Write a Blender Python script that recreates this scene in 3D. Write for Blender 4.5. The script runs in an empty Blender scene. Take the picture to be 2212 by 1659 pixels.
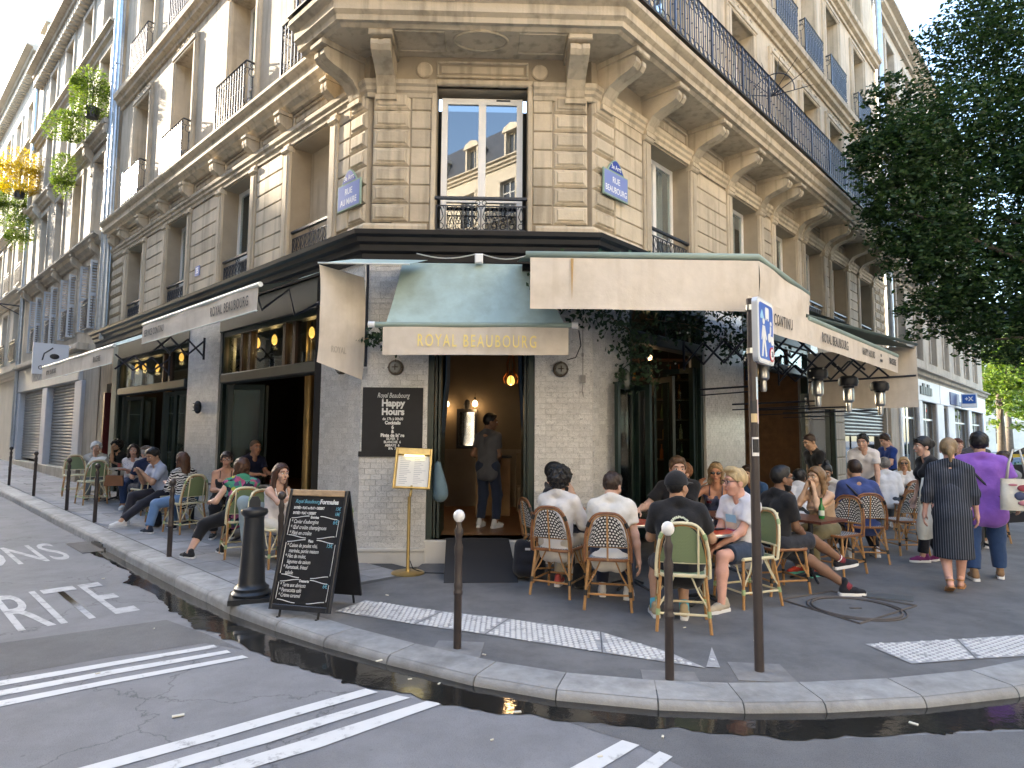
import bpy, bmesh, math, random
import numpy as np
from mathutils import Matrix, Vector
R = math.radians
scene = bpy.context.scene
col = scene.collection
rng = random.Random(7)

# ------------------------------------------------------------------ camera
PITCH, ROLL = R(4.651), 0.0077
fw = Vector((0, math.cos(PITCH), math.sin(PITCH)))
rt0 = Vector((1, 0, 0)); up0 = rt0.cross(fw)
rt = rt0 * math.cos(ROLL) + up0 * math.sin(ROLL)
up = up0 * math.cos(ROLL) - rt0 * math.sin(ROLL)
cam = bpy.data.cameras.new('camera'); cam_o = bpy.data.objects.new('camera', cam); col.objects.link(cam_o)
cam.sensor_width = 36; cam.lens = 36 * 1360 / 2212; cam.clip_start = .05; cam.clip_end = 2000
m = Matrix.Identity(4)
for i in range(3):
    m[i][0], m[i][1], m[i][2] = rt[i], up[i], -fw[i]
m[2][3] = 1.7
cam_o.matrix_world = m
scene.camera = cam_o

# ------------------------------------------------------------------ sky, sun, exposure
SUN_EL = R(20.5)
sun_h = Vector((-.852, .523, 0)).normalized()
sun_dir = (sun_h * math.cos(SUN_EL) + Vector((0, 0, math.sin(SUN_EL)))).normalized()
world = bpy.data.worlds.new('World'); scene.world = world; world.use_nodes = True
nt = world.node_tree; nt.nodes.clear()
sky = nt.nodes.new('ShaderNodeTexSky'); sky.sky_type = 'NISHITA'; sky.sun_disc = False
sky.sun_elevation = SUN_EL; sky.sun_rotation = math.atan2(sun_h.x, sun_h.y)
sky.air_density = 1.0; sky.dust_density = 1.2; sky.ozone_density = 1.0
bg = nt.nodes.new('ShaderNodeBackground'); bg.inputs[1].default_value = .15
wo = nt.nodes.new('ShaderNodeOutputWorld')
nt.links.new(sky.outputs[0], bg.inputs[0]); nt.links.new(bg.outputs[0], wo.inputs[0])
sun = bpy.data.lights.new('sun', 'SUN'); sun.energy = 2.9; sun.angle = R(.53); sun.color = (1, .88, .70)
sun_o = bpy.data.objects.new('sun', sun); col.objects.link(sun_o)
sun_o.rotation_euler = (-sun_dir).to_track_quat('-Z', 'Y').to_euler(); sun_o.location = (-30, 20, 40)
vs = scene.view_settings
vs.view_transform = 'Standard'; vs.look = 'None'; vs.gamma = 1; vs.use_curve_mapping = False
vs.exposure = 3.2
scene.cycles.max_bounces = 8; scene.cycles.diffuse_bounces = 4; scene.cycles.glossy_bounces = 4
scene.cycles.transparent_max_bounces = 12; scene.cycles.transmission_bounces = 4
scene.cycles.use_denoising = True
scene.cycles.sample_clamp_indirect = 6

# ------------------------------------------------------------------ frames of the place
TH = R(1.59)
CD = Vector((math.cos(TH), math.sin(TH), 0)); NI = Vector((-math.sin(TH), math.cos(TH), 0))
P0 = Vector((0, 8.55, 0)); UL, UR = -2.04, 1.10
PL = P0 + CD * UL; PR = P0 + CD * UR
DR = (CD + NI) * math.sqrt(.5); NR = (CD - NI) * math.sqrt(.5)
DL = (-CD + NI) * math.sqrt(.5); NL = (-CD - NI) * math.sqrt(.5)
def frame(o, x, y):
    z = Vector((0, 0, 1)); M = Matrix.Identity(4)
    for i in range(3):
        M[i][0], M[i][1], M[i][2], M[i][3] = x[i], y[i], z[i], o[i]
    return M
# facade frames: x to the right as seen from the street, y into the wall, z up
CF = frame(P0, CD, NI); LF = frame(PL, -DL, -NL); RF = frame(PR, DR, -NR)
def zg(x, y):
    u = (x - PL.x) * DL.x + (y - PL.y) * DL.y
    return .0175 * max(0., u) if u < 30 else .525
def Lw(u, v, z=0.): return PL + DL * u + NL * v + Vector((0, 0, z))
def Rw(u, v, z=0.): return PR + DR * u + NR * v + Vector((0, 0, z))

# ------------------------------------------------------------------ mesh helpers
I4 = Matrix.Identity(4)
WM = {}
def W(o): return WM.get(o.name, I4) if o else I4
def tag(o, label=None, cat=None, group=None, kind=None):
    if label: o['label'] = label
    if cat: o['category'] = cat
    if group: o['group'] = group
    if kind: o['kind'] = kind
    return o
def put(o, M, parent=None):
    if parent is not None:
        o.parent = parent; o.matrix_basis = W(parent).inverted() @ M
    else:
        o.matrix_basis = M
    WM[o.name] = M.copy()
    return o
def T(x=0, y=0, z=0): return Matrix.Translation((x, y, z))
def RZ(a): return Matrix.Rotation(a, 4, 'Z')
def thing(name, label=None, cat=None, M=None, group=None, kind=None):
    o = bpy.data.objects.new(name, None); o.empty_display_size = .2; col.objects.link(o)
    put(o, M or I4); return tag(o, label, cat, group, kind)
def part_of(name, parent, M=None):
    o = bpy.data.objects.new(name, None); o.empty_display_size = .1; col.objects.link(o)
    return put(o, M if M is not None else W(parent), parent)

class MB:
    def __init__(s): s.v = []; s.f = []; s.mi = []; s.k = 0
    def add(s, vs_, fs):
        b = len(s.v); s.v += [tuple(p) for p in vs_]
        for f in fs: s.f.append(tuple(i + b for i in f)); s.mi.append(s.k)
        return s
    def box(s, x0, x1, y0, y1, z0, z1):
        if x0 > x1: x0, x1 = x1, x0
        if y0 > y1: y0, y1 = y1, y0
        if z0 > z1: z0, z1 = z1, z0
        return s.add([(x0,y0,z0),(x1,y0,z0),(x1,y1,z0),(x0,y1,z0),(x0,y0,z1),(x1,y0,z1),(x1,y1,z1),(x0,y1,z1)],
              [(0,3,2,1),(4,5,6,7),(0,1,5,4),(1,2,6,5),(2,3,7,6),(3,0,4,7)])
    def obox(s, M, sx, sy, sz):
        c = [(a*sx/2, b*sy/2, d*sz/2) for d in (-1,1) for a, b in ((-1,-1),(1,-1),(1,1),(-1,1))]
        return s.add([M @ Vector(p) for p in c], [(0,3,2,1),(4,5,6,7),(0,1,5,4),(1,2,6,5),(2,3,7,6),(3,0,4,7)])
    def block(s, x0, x1, z0, z1, yf, yb, ch=.02, fr=0):
        # front (yf) is the near face, chamfered by ch
        c = ch
        vs_ = [(x0,yb,z0),(x1,yb,z0),(x1,yb,z1),(x0,yb,z1),(x0,yf+c,z0),(x1,yf+c,z0),(x1,yf+c,z1),(x0,yf+c,z1),
              (x0+c,yf,z0+c),(x1-c,yf,z0+c),(x1-c,yf,z1-c),(x0+c,yf,z1-c)]
        fs = [(0,1,5,4),(1,2,6,5),(2,3,7,6),(3,0,4,7),(4,5,9,8),(5,6,10,9),(6,7,11,10),(7,4,8,11),(8,9,10,11),(3,2,1,0)]
        return s.add(vs_, fs)
    def tube(s, pts, r, n=8, closed=False, caps=True, flat=1.):
        pts = [Vector(p) for p in pts]; N = len(pts)
        rs = r if isinstance(r, (list, tuple)) else [r] * N
        tg = []
        for i in range(N):
            a = pts[i-1] if (i > 0 or closed) else pts[i]; b = pts[(i+1) % N] if (i < N-1 or closed) else pts[i]
            d = b - a; tg.append(d.normalized() if d.length > 1e-9 else Vector((0,0,1)))
        ref = Vector((0,0,1)) if abs(tg[0].z) < .9 else Vector((1,0,0))
        nrm = (ref - tg[0] * ref.dot(tg[0])).normalized()
        vs_ = []
        for i in range(N):
            nrm = nrm - tg[i] * nrm.dot(tg[i])
            if nrm.length < 1e-6: nrm = tg[i].orthogonal()
            nrm.normalize(); bi = tg[i].cross(nrm)
            for k in range(n):
                a = 2*math.pi*k/n; vs_.append(pts[i] + nrm*(math.cos(a)*rs[i]) + bi*(math.sin(a)*rs[i]*flat))
        fs = []
        for i in range(N if closed else N-1):
            j = (i+1) % N
            for k in range(n):
                l = (k+1) % n; fs.append((i*n+k, i*n+l, j*n+l, j*n+k))
        if caps and not closed:
            fs.append(tuple(reversed(range(n)))); fs.append(tuple((N-1)*n+k for k in range(n)))
        return s.add(vs_, fs)
    def lathe(s, prof, n=16, c=(0,0,0), M=None, caps=True):
        vs_ = []
        for (r, z) in prof:
            for k in range(n):
                a = 2*math.pi*k/n; p = Vector((c[0]+r*math.cos(a), c[1]+r*math.sin(a), c[2]+z)); vs_.append(M @ p if M else p)
        fs = []
        for i in range(len(prof)-1):
            for k in range(n):
                l = (k+1) % n; fs.append((i*n+k, i*n+l, (i+1)*n+l, (i+1)*n+k))
        if caps:
            fs.append(tuple(reversed(range(n)))); fs.append(tuple((len(prof)-1)*n+k for k in range(n)))
        return s.add(vs_, fs)
    def prism(s, poly, y0, y1, M=None):
        # polygon in x,z extruded along y
        n = len(poly); vs_ = [Vector((x, y0, z)) for x, z in poly] + [Vector((x, y1, z)) for x, z in poly]
        if M: vs_ = [M @ p for p in vs_]
        return s.add(vs_, [tuple(range(n)), tuple(reversed(range(n, 2*n)))] + [(i, i+n, (i+1) % n + n, (i+1) % n) for i in range(n)])
    def slab(s, poly, z0, z1):
        n = len(poly); vs_ = [Vector((x, y, z0)) for x, y in poly] + [Vector((x, y, z1)) for x, y in poly]
        return s.add(vs_, [tuple(reversed(range(n))), tuple(range(n, 2*n))] + [(i, (i+1) % n, (i+1) % n + n, i+n) for i in range(n)])
    def sheet(s, fn, nu, nv, thick=0.):
        # surface fn(a,b) a,b in 0..1
        b = [fn(i/nu, j/nv) for i in range(nu+1) for j in range(nv+1)]
        fs = [(i*(nv+1)+j, (i+1)*(nv+1)+j, (i+1)*(nv+1)+j+1, i*(nv+1)+j+1) for i in range(nu) for j in range(nv)]
        return s.add(b, fs)
    def sphere(s, c, r, n=10, M=None):
        rr = r if isinstance(r, (tuple, list)) else (r, r, r)
        m = max(4, n//2); vs_ = []
        for i in range(1, m):
            a = math.pi*i/m
            for k in range(n):
                b = 2*math.pi*k/n; vs_.append((rr[0]*math.sin(a)*math.cos(b), rr[1]*math.sin(a)*math.sin(b), rr[2]*math.cos(a)))
        vs_ += [(0,0,rr[2]), (0,0,-rr[2])]
        vs_ = [Vector(p) for p in vs_]
        if M: vs_ = [M @ p for p in vs_]
        vs_ = [p + Vector(c) for p in vs_]
        t, bt = len(vs_)-2, len(vs_)-1
        fs = [(i*n+k, (i+1)*n+k, (i+1)*n+(k+1) % n, i*n+(k+1) % n) for i in range(m-2) for k in range(n)]
        fs += [(t, k, (k+1) % n) for k in range(n)] + [(bt, (m-2)*n+(k+1) % n, (m-2)*n+k) for k in range(n)]
        return s.add(vs_, fs)
    def moulding(s, path, prof, side=1.):
        # profile [(out, z)] swept along a 2D path with mitred corners; out is to the right of travel * side
        P = [Vector((p[0], p[1])) for p in path]; N = len(P); offs = []
        for i in range(N):
            d0 = (P[i]-P[i-1]).normalized() if i else None; d1 = (P[i+1]-P[i]).normalized() if i < N-1 else None
            n0 = Vector((d0.y, -d0.x))*side if d0 else None; n1 = Vector((d1.y, -d1.x))*side if d1 else None
            if n0 is None: o = n1
            elif n1 is None: o = n0
            else:
                h = (n0+n1).normalized(); o = h / max(.2, h.dot(n0))
            offs.append(o)
        m = len(prof); vs_ = [(P[i].x+offs[i].x*o, P[i].y+offs[i].y*o, z) for i in range(N) for o, z in prof]
        fs = [(i*m+k, (i+1)*m+k, (i+1)*m+k+1, i*m+k+1) for i in range(N-1) for k in range(m-1)]
        fs += [tuple(range(m)), tuple(reversed(range((N-1)*m, N*m)))]
        return s.add(vs_, fs)
    def mesh(s, name, smooth=False, recalc=True):
        me = bpy.data.meshes.new(name); me.from_pydata([tuple(p) for p in s.v], [], s.f)
        if any(s.mi): me.polygons.foreach_set('material_index', s.mi)
        if recalc:
            bm = bmesh.new(); bm.from_mesh(me); bmesh.ops.recalc_face_normals(bm, faces=bm.faces); bm.to_mesh(me); bm.free()
        if smooth:
            me.polygons.foreach_set('use_smooth', [True]*len(me.polygons))
            if smooth is not True and smooth > 0: me.set_sharp_from_angle(angle=R(smooth))
        me.update(); return me
def obj(name, mb, mat, parent=None, M=None, smooth=False, label=None, cat=None, group=None, kind=None, recalc=True):
    me = mb if isinstance(mb, bpy.types.Mesh) else mb.mesh(name, smooth, recalc)
    if mat is not None and not me.materials:
        for mm in (mat if isinstance(mat, (list, tuple)) else [mat]): me.materials.append(mm)
    o = bpy.data.objects.new(name, me); col.objects.link(o)
    put(o, M if M is not None else (W(parent) if parent else I4), parent)
    return tag(o, label, cat, group, kind)
def dup_tree(root, M, label=None, group=None):
    def rec(src, par):
        c = src.copy(); col.objects.link(c)
        rel = W(root).inverted() @ W(src)
        put(c, M @ rel, par)
        for ch in KIDS.get(src.name, src.children): rec(ch, c)
        return c
    r = rec(root, None)
    if label: r['label'] = label
    if group: r['group'] = group
    return r
KIDS = {}
def text_mesh(body, size=1., w=1., bold=0., extrude=.002, align='CENTER', shear=0., spacing=1.):
    cu = bpy.data.curves.new('text', 'FONT'); cu.body = body; cu.size = size; cu.align_x = align; cu.align_y = 'CENTER'
    cu.extrude = extrude; cu.offset = bold; cu.shear = shear; cu.space_character = spacing; cu.resolution_u = 3
    o = bpy.data.objects.new('text', cu)
    if 'textscene' not in bpy.data.scenes: bpy.data.scenes.new('textscene')
    ts = bpy.data.scenes['textscene']; ts.collection.objects.link(o); vl = ts.view_layers[0]; vl.update()
    me = bpy.data.meshes.new_from_object(o.evaluated_get(vl.depsgraph))
    bpy.data.objects.remove(o); bpy.data.curves.remove(cu)
    me.materials.clear()
    if w != 1.: me.transform(Matrix.Scale(w, 4, (1, 0, 0)))
    return me
STAND = Matrix.Rotation(R(90), 4, 'X')      # text lying in x,y turned up into x,z, facing -y
# ------------------------------------------------------------------ materials
MATS = {}
def mat(name, col_=(.5,.5,.5), rough=.6, metal=0., spec=.5, var=0., vscale=3., bump=0., bscale=40., dirt=None, dscale=1.5, rnd=0.,
        emit=None, estr=0., trans=0., alpha=1., sheen=0., sub=0., coord='Object', stretch=None, damt=.5, streak=None):
    if name in MATS: return MATS[name]
    m = bpy.data.materials.new(name); m.use_nodes = True; n = m.node_tree.nodes; l = m.node_tree.links
    b = n['Principled BSDF']; c4 = (*col_, 1)
    b.inputs['Base Color'].default_value = c4; b.inputs['Roughness'].default_value = rough; b.inputs['Metallic'].default_value = metal
    b.inputs['Specular IOR Level'].default_value = spec
    if sub: b.inputs['Subsurface Weight'].default_value = sub; b.inputs['Subsurface Scale'].default_value = .01; b.inputs['Subsurface Radius'].default_value = (1, .4, .25)
    if sheen: b.inputs['Sheen Weight'].default_value = sheen
    if emit: b.inputs['Emission Color'].default_value = (*emit, 1); b.inputs['Emission Strength'].default_value = estr
    tc = n.new('ShaderNodeTexCoord'); src = tc.outputs[coord]
    if stretch:
        mp = n.new('ShaderNodeMapping'); mp.inputs['Scale'].default_value = stretch; l.new(src, mp.inputs[0]); src = mp.outputs[0]
    cur = None
    def noise(scale, detail=4., rough_=.6):
        t = n.new('ShaderNodeTexNoise'); t.inputs['Scale'].default_value = scale; t.inputs['Detail'].default_value = detail; t.inputs['Roughness'].default_value = rough_
        l.new(src, t.inputs['Vector']); return t.outputs[0]
    def mix(fac, a, b_, mode='MIX'):
        x = n.new('ShaderNodeMix'); x.data_type = 'RGBA'; x.blend_type = mode
        for v, s_ in ((fac, x.inputs[0]), (a, x.inputs[6]), (b_, x.inputs[7])):
            if isinstance(v, (int, float)): s_.default_value = v
            elif isinstance(v, tuple): s_.default_value = v
            else: l.new(v, s_)
        return x.outputs[2]
    cur = c4
    if var:
        mr = n.new('ShaderNodeMapRange'); mr.inputs[1].default_value = .3; mr.inputs[2].default_value = .7; mr.inputs[3].default_value = 1-var; mr.inputs[4].default_value = 1+var
        l.new(noise(vscale, 6.), mr.inputs[0])
        cur = mix(1., cur, mr.outputs[0], 'MULTIPLY')
    if dirt:
        mr = n.new('ShaderNodeMapRange'); mr.inputs[1].default_value = .48; mr.inputs[2].default_value = .72; mr.inputs[4].default_value = damt
        l.new(noise(dscale, 8., .65), mr.inputs[0]); cur = mix(mr.outputs[0], cur, (*dirt, 1))
    if streak:
        mp2 = n.new('ShaderNodeMapping'); mp2.inputs['Scale'].default_value = (7, 7, .55); l.new(tc.outputs[coord], mp2.inputs[0]); t2 = n.new('ShaderNodeTexNoise'); t2.inputs['Scale'].default_value = 1.; t2.inputs['Detail'].default_value = 6; l.new(mp2.outputs[0], t2.inputs['Vector'])
        m2 = n.new('ShaderNodeMapRange'); m2.inputs[1].default_value = .5; m2.inputs[2].default_value = .75; m2.inputs[4].default_value = streak[1]; l.new(t2.outputs[0], m2.inputs[0]); cur = mix(m2.outputs[0], cur, (*streak[0], 1))
    if rnd:
        oi = n.new('ShaderNodeObjectInfo'); mr = n.new('ShaderNodeMapRange'); mr.inputs[3].default_value = 1-rnd; mr.inputs[4].default_value = 1+rnd
        l.new(oi.outputs['Random'], mr.inputs[0]); cur = mix(1., cur, mr.outputs[0], 'MULTIPLY')
    if not isinstance(cur, tuple): l.new(cur, b.inputs['Base Color'])
    if bump:
        bp = n.new('ShaderNodeBump'); bp.inputs['Strength'].default_value = 1.; bp.inputs['Distance'].default_value = bump
        l.new(noise(bscale, 5.), bp.inputs['Height']); l.new(bp.outputs[0], b.inputs['Normal'])
    MATS[name] = m; return m
def glass(name, tint=(.9,.95,.95), refl=1.45, rough=.01, thin=True):
    if name in MATS: return MATS[name]
    m = bpy.data.materials.new(name); m.use_nodes = True; n = m.node_tree.nodes; l = m.node_tree.links; n.remove(n['Principled BSDF'])
    lw = n.new('ShaderNodeLayerWeight'); lw.inputs[0].default_value = .5; f0 = ((refl-1)/(refl+1))**2
    pw = n.new('ShaderNodeMath'); pw.operation = 'POWER'; pw.inputs[1].default_value = 5.; l.new(lw.outputs['Facing'], pw.inputs[0])
    fr = n.new('ShaderNodeMath'); fr.operation = 'MULTIPLY_ADD'; fr.inputs[1].default_value = 1-f0; fr.inputs[2].default_value = f0; l.new(pw.outputs[0], fr.inputs[0])
    g = n.new('ShaderNodeBsdfGlossy'); g.inputs['Roughness'].default_value = rough
    t = n.new('ShaderNodeBsdfTransparent'); t.inputs[0].default_value = (*tint, 1)
    mx = n.new('ShaderNodeMixShader'); l.new(fr.outputs[0], mx.inputs[0]); l.new(t.outputs[0], mx.inputs[1]); l.new(g.outputs[0], mx.inputs[2])
    l.new(mx.outputs[0], n['Material Output'].inputs[0]); MATS[name] = m; return m
def nodes_mat(name):
    m = bpy.data.materials.new(name); m.use_nodes = True; MATS[name] = m
    return m, m.node_tree.nodes, m.node_tree.links, m.node_tree.nodes['Principled BSDF']
def ramp(n, stops, interp='LINEAR'):
    r = n.new('ShaderNodeValToRGB'); e = r.color_ramp; e.interpolation = interp
    while len(e.elements) < len(stops): e.elements.new(.5)
    for el, (p, c) in zip(e.elements, stops): el.position = p; el.color = (*c, 1)
    return r
STONE = mat('limestone', (.54,.455,.335), .85, spec=.2, var=.13, vscale=1.3, bump=.006, bscale=22, dirt=(.27,.225,.165), dscale=.9, damt=.6, rnd=.13, streak=((.21,.175,.125),.7))
STONE2 = mat('limestone_grey', (.50,.44,.35), .85, spec=.2, var=.14, vscale=1.1, bump=.006, bscale=22, dirt=(.24,.205,.165), dscale=.7, damt=.65, rnd=.06, streak=((.22,.19,.15),.55))
STONE3 = mat('limestone_pale', (.60,.54,.44), .85, spec=.2, var=.1, vscale=1., bump=.004, bscale=22, rnd=.05)
STONE_D = mat('limestone_soot', (.36,.31,.23), .9, spec=.15, var=.16, vscale=2., bump=.005, bscale=20, dirt=(.2,.17,.13), dscale=1.2)
JOINT = mat('stone_joint', (.36,.30,.22), .9, spec=.1, var=.1)
IRON = mat('wrought_iron', (.018,.022,.032), .42, spec=.5, var=.2, vscale=20)
IRON_B = mat('railing_paint', (.022,.03,.055), .32, spec=.6)
BLACKP = mat('black_fascia_paint', (.011,.011,.013), .45, spec=.3, var=.15, vscale=6)
GREENP = mat('dark_green_paint', (.011,.024,.019), .4, spec=.5, var=.2, vscale=5)
GREENG = mat('grey_green_fascia', (.040,.046,.042), .5, spec=.4, var=.12, vscale=3)
PVC = mat('white_window_paint', (.78,.76,.72), .45, spec=.4, var=.04, vscale=4)
ZINC = mat('zinc', (.42,.46,.50), .35, metal=.75, var=.15, vscale=8)
SLATE = mat('slate_roof', (.07,.08,.10), .5, var=.2, vscale=6)
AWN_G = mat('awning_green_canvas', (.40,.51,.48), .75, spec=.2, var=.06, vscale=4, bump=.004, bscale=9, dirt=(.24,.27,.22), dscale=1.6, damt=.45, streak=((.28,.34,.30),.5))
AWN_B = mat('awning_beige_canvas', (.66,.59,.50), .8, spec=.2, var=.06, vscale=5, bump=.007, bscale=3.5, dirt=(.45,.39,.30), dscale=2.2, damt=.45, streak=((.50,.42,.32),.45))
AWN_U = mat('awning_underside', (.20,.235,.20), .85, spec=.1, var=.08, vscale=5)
GLASSW = glass('window_glass', (.82,.86,.86), 1.55)
GLASSM = glass('mirror_window_glass', (.30,.34,.36), 2.3)
GLASSD = glass('door_glass', (.72,.80,.78), 1.6)
DRINKG = glass('drinking_glass', (.93,.95,.95), 1.35)
GREENBOT = mat('green_bottle_glass', (.01,.16,.03), .08, spec=.7)
WHITE = mat('white_plain', (.8,.8,.79), .55, var=.03)
BLACK = mat('black_plain', (.015,.015,.017), .45)
CHALK = mat('chalkboard', (.012,.012,.014), .55, spec=.4, var=.25, vscale=6)
GOLD = mat('gold_lettering', (.88,.72,.26), .45)
DARKTXT = mat('dark_lettering', (.06,.055,.05), .7)
BRASS = mat('aged_brass', (.50,.36,.14), .32, metal=.9, var=.2, vscale=6)
WOODF = mat('wood_floor', (.16,.07,.03), .35, var=.35, vscale=3, stretch=(1,9,1))
WOOD = mat('brown_wood', (.20,.11,.05), .5, var=.25, vscale=5)
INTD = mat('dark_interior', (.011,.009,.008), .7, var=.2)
CREAM = mat('cream_interior', (.20,.16,.11), .7, var=.08)
STEEL = mat('brushed_steel', (.62,.61,.58), .28, metal=1., var=.1, vscale=12)
BULB = mat('bulb_glow', (.3,.12,.02), .4, emit=(1,.46,.09), estr=.34)
BULBW = mat('bulb_glow_white', (1,.8,.55), .4, emit=(1,.66,.34), estr=.9)
LEAFD = mat('ivy_leaf', (.03,.06,.028), .5, spec=.3, var=.3, vscale=9)
def mk_marble():
    m, n, l, b = nodes_mat('marble_tile')
    tc = n.new('ShaderNodeTexCoord'); oi = n.new('ShaderNodeObjectInfo'); ad = n.new('ShaderNodeVectorMath'); ad.operation = 'MULTIPLY_ADD'
    cx = n.new('ShaderNodeCombineXYZ'); l.new(oi.outputs['Random'], cx.inputs[0]); l.new(oi.outputs['Random'], cx.inputs[2])
    ad.inputs[1].default_value = (17, 5, 31); l.new(cx.outputs[0], ad.inputs[0]); l.new(tc.outputs['Object'], ad.inputs[2])
    w = n.new('ShaderNodeTexNoise'); w.inputs['Scale'].default_value = 9.; w.inputs['Detail'].default_value = 6; w.inputs['Distortion'].default_value = 3.0; l.new(ad.outputs[0], w.inputs['Vector'])
    r = ramp(n, [(.38,(.60,.59,.57)),(.465,(.70,.69,.67)),(.50,(.34,.34,.335)),(.535,(.70,.69,.67)),(.68,(.64,.63,.61))]); l.new(w.outputs[0], r.inputs[0])
    mr = n.new('ShaderNodeMapRange'); mr.inputs[3].default_value = .88; mr.inputs[4].default_value = 1.06; l.new(oi.outputs['Random'], mr.inputs[0])
    x = n.new('ShaderNodeMix'); x.data_type = 'RGBA'; x.blend_type = 'MULTIPLY'; x.inputs[0].default_value = 1; l.new(r.outputs[0], x.inputs[6]); l.new(mr.outputs[0], x.inputs[7])
    l.new(x.outputs[2], b.inputs['Base Color']); b.inputs['Roughness'].default_value = .28; return m
MARBLE = mk_marble()
GROUT = mat('tile_grout', (.50,.49,.465), .8, var=.06)
def mk_asphalt(name, c0, c1, rough, patch=.5, speck=.5, cr=True):
    m, n, l, b = nodes_mat(name); tc = n.new('ShaderNodeTexCoord'); s = tc.outputs['Object']
    def noi(sc, d=5., ro=.6):
        t = n.new('ShaderNodeTexNoise'); t.inputs['Scale'].default_value = sc; t.inputs['Detail'].default_value = d; t.inputs['Roughness'].default_value = ro; l.new(s, t.inputs['Vector']); return t
    big = noi(.55, 6.); rp = ramp(n, [(.35,c0),(.65,c1)]); l.new(big.outputs[0], rp.inputs[0])
    fine = noi(140, 2.); rf = ramp(n, [(.3,(.62,.62,.62)),(.5,(1,1,1)),(.75,(1.0,1.0,1.0)),(.84,(1.55,1.55,1.55))]); l.new(fine.outputs[0], rf.inputs[0])
    x = n.new('ShaderNodeMix'); x.data_type = 'RGBA'; x.blend_type = 'MULTIPLY'; x.inputs[0].default_value = speck; l.new(rp.outputs[0], x.inputs[6]); l.new(rf.outputs[0], x.inputs[7])
    st = noi(2.3, 8., .7); rs = ramp(n, [(.38,(.66,.66,.66)),(.60,(1,1,1))]); l.new(st.outputs[0], rs.inputs[0])
    y = n.new('ShaderNodeMix'); y.data_type = 'RGBA'; y.blend_type = 'MULTIPLY'; y.inputs[0].default_value = patch; l.new(x.outputs[2], y.inputs[6]); l.new(rs.outputs[0], y.inputs[7])
    gv = n.new('ShaderNodeTexVoronoi'); gv.inputs['Scale'].default_value = 2.6; l.new(s, gv.inputs['Vector']); gr = ramp(n, [(.035,(.62,.62,.62)),(.055,(1,1,1))]); l.new(gv.outputs['Distance'], gr.inputs[0])
    g2 = n.new('ShaderNodeMix'); g2.data_type = 'RGBA'; g2.blend_type = 'MULTIPLY'; g2.inputs[0].default_value = .75; l.new(y.outputs[2], g2.inputs[6]); l.new(gr.outputs[0], g2.inputs[7])
    out = g2.outputs[2]
    if cr:
        vo = n.new('ShaderNodeTexVoronoi'); vo.feature = 'DISTANCE_TO_EDGE'; vo.inputs['Scale'].default_value = .33
        dn = noi(1.8, 6.); ad = n.new('ShaderNodeVectorMath'); ad.operation = 'MULTIPLY_ADD'; ad.inputs[1].default_value = (.9,.9,.9); l.new(dn.outputs[1], ad.inputs[0]); l.new(s, ad.inputs[2]); l.new(ad.outputs[0], vo.inputs['Vector'])
        rc = ramp(n, [(0,(.45,.45,.45)),(.0045,(1,1,1))]); l.new(vo.outputs[0], rc.inputs[0])
        z = n.new('ShaderNodeMix'); z.data_type = 'RGBA'; z.blend_type = 'MULTIPLY'; z.inputs[0].default_value = .8; l.new(out, z.inputs[6]); l.new(rc.outputs[0], z.inputs[7]); out = z.outputs[2]
    l.new(out, b.inputs['Base Color']); b.inputs['Roughness'].default_value = rough; b.inputs['Specular IOR Level'].default_value = .35
    bp = n.new('ShaderNodeBump'); bp.inputs['Distance'].default_value = .004; l.new(fine.outputs[0], bp.inputs['Height']); l.new(bp.outputs[0], b.inputs['Normal'])
    return m
ROADM = mk_asphalt('road_asphalt', (.185,.187,.198), (.225,.227,.236), .8)
ROADC = mk_asphalt('road_asphalt_coarse', (.12,.12,.125), (.165,.165,.165), .85, speck=1., cr=False)
PAVEM = mk_asphalt('pavement_asphalt', (.140,.138,.138), (.180,.177,.175), .8, patch=.8, speck=.4, cr=False)
GRANITE = mat('granite_kerb', (.29,.29,.285), .75, spec=.3, var=.16, vscale=9, bump=.004, bscale=60, dirt=(.14,.135,.13), dscale=2.5, damt=.7, rnd=.12)
SLABM = mat('granite_slab', (.25,.25,.255), .75, spec=.3, var=.14, vscale=6, bump=.003, bscale=60, dirt=(.15,.145,.14), dscale=1.8, damt=.6, rnd=.16)
SLABJ = mat('slab_joint', (.07,.068,.065), .9)
WATER = mat('gutter_water', (.020,.019,.017), .05, spec=.6, var=.3, vscale=2.5, bump=.0016, bscale=7)
def mk_paint(name, c, wear):
    m, n, l, b = nodes_mat(name); tc = n.new('ShaderNodeTexCoord')
    t = n.new('ShaderNodeTexNoise'); t.inputs['Scale'].default_value = 7; t.inputs['Detail'].default_value = 9; t.inputs['Roughness'].default_value = .75; l.new(tc.outputs['Object'], t.inputs['Vector'])
    r = ramp(n, [(.30,(.16,.16,.165)),(.30+wear,c),(.75,tuple(x*1.08 for x in c))]); l.new(t.outputs[0], r.inputs[0]); l.new(r.outputs[0], b.inputs['Base Color'])
    b.inputs['Roughness'].default_value = .7; return m
PAINT = mk_paint('road_paint', (.56,.56,.55), .14)
PAINT2 = mk_paint('worn_road_paint', (.44,.44,.44), .22)
TACT = mk_paint('tactile_white', (.36,.355,.35), .22); TACTS = mk_paint('tactile_stud', (.60,.595,.58), .16)
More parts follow.
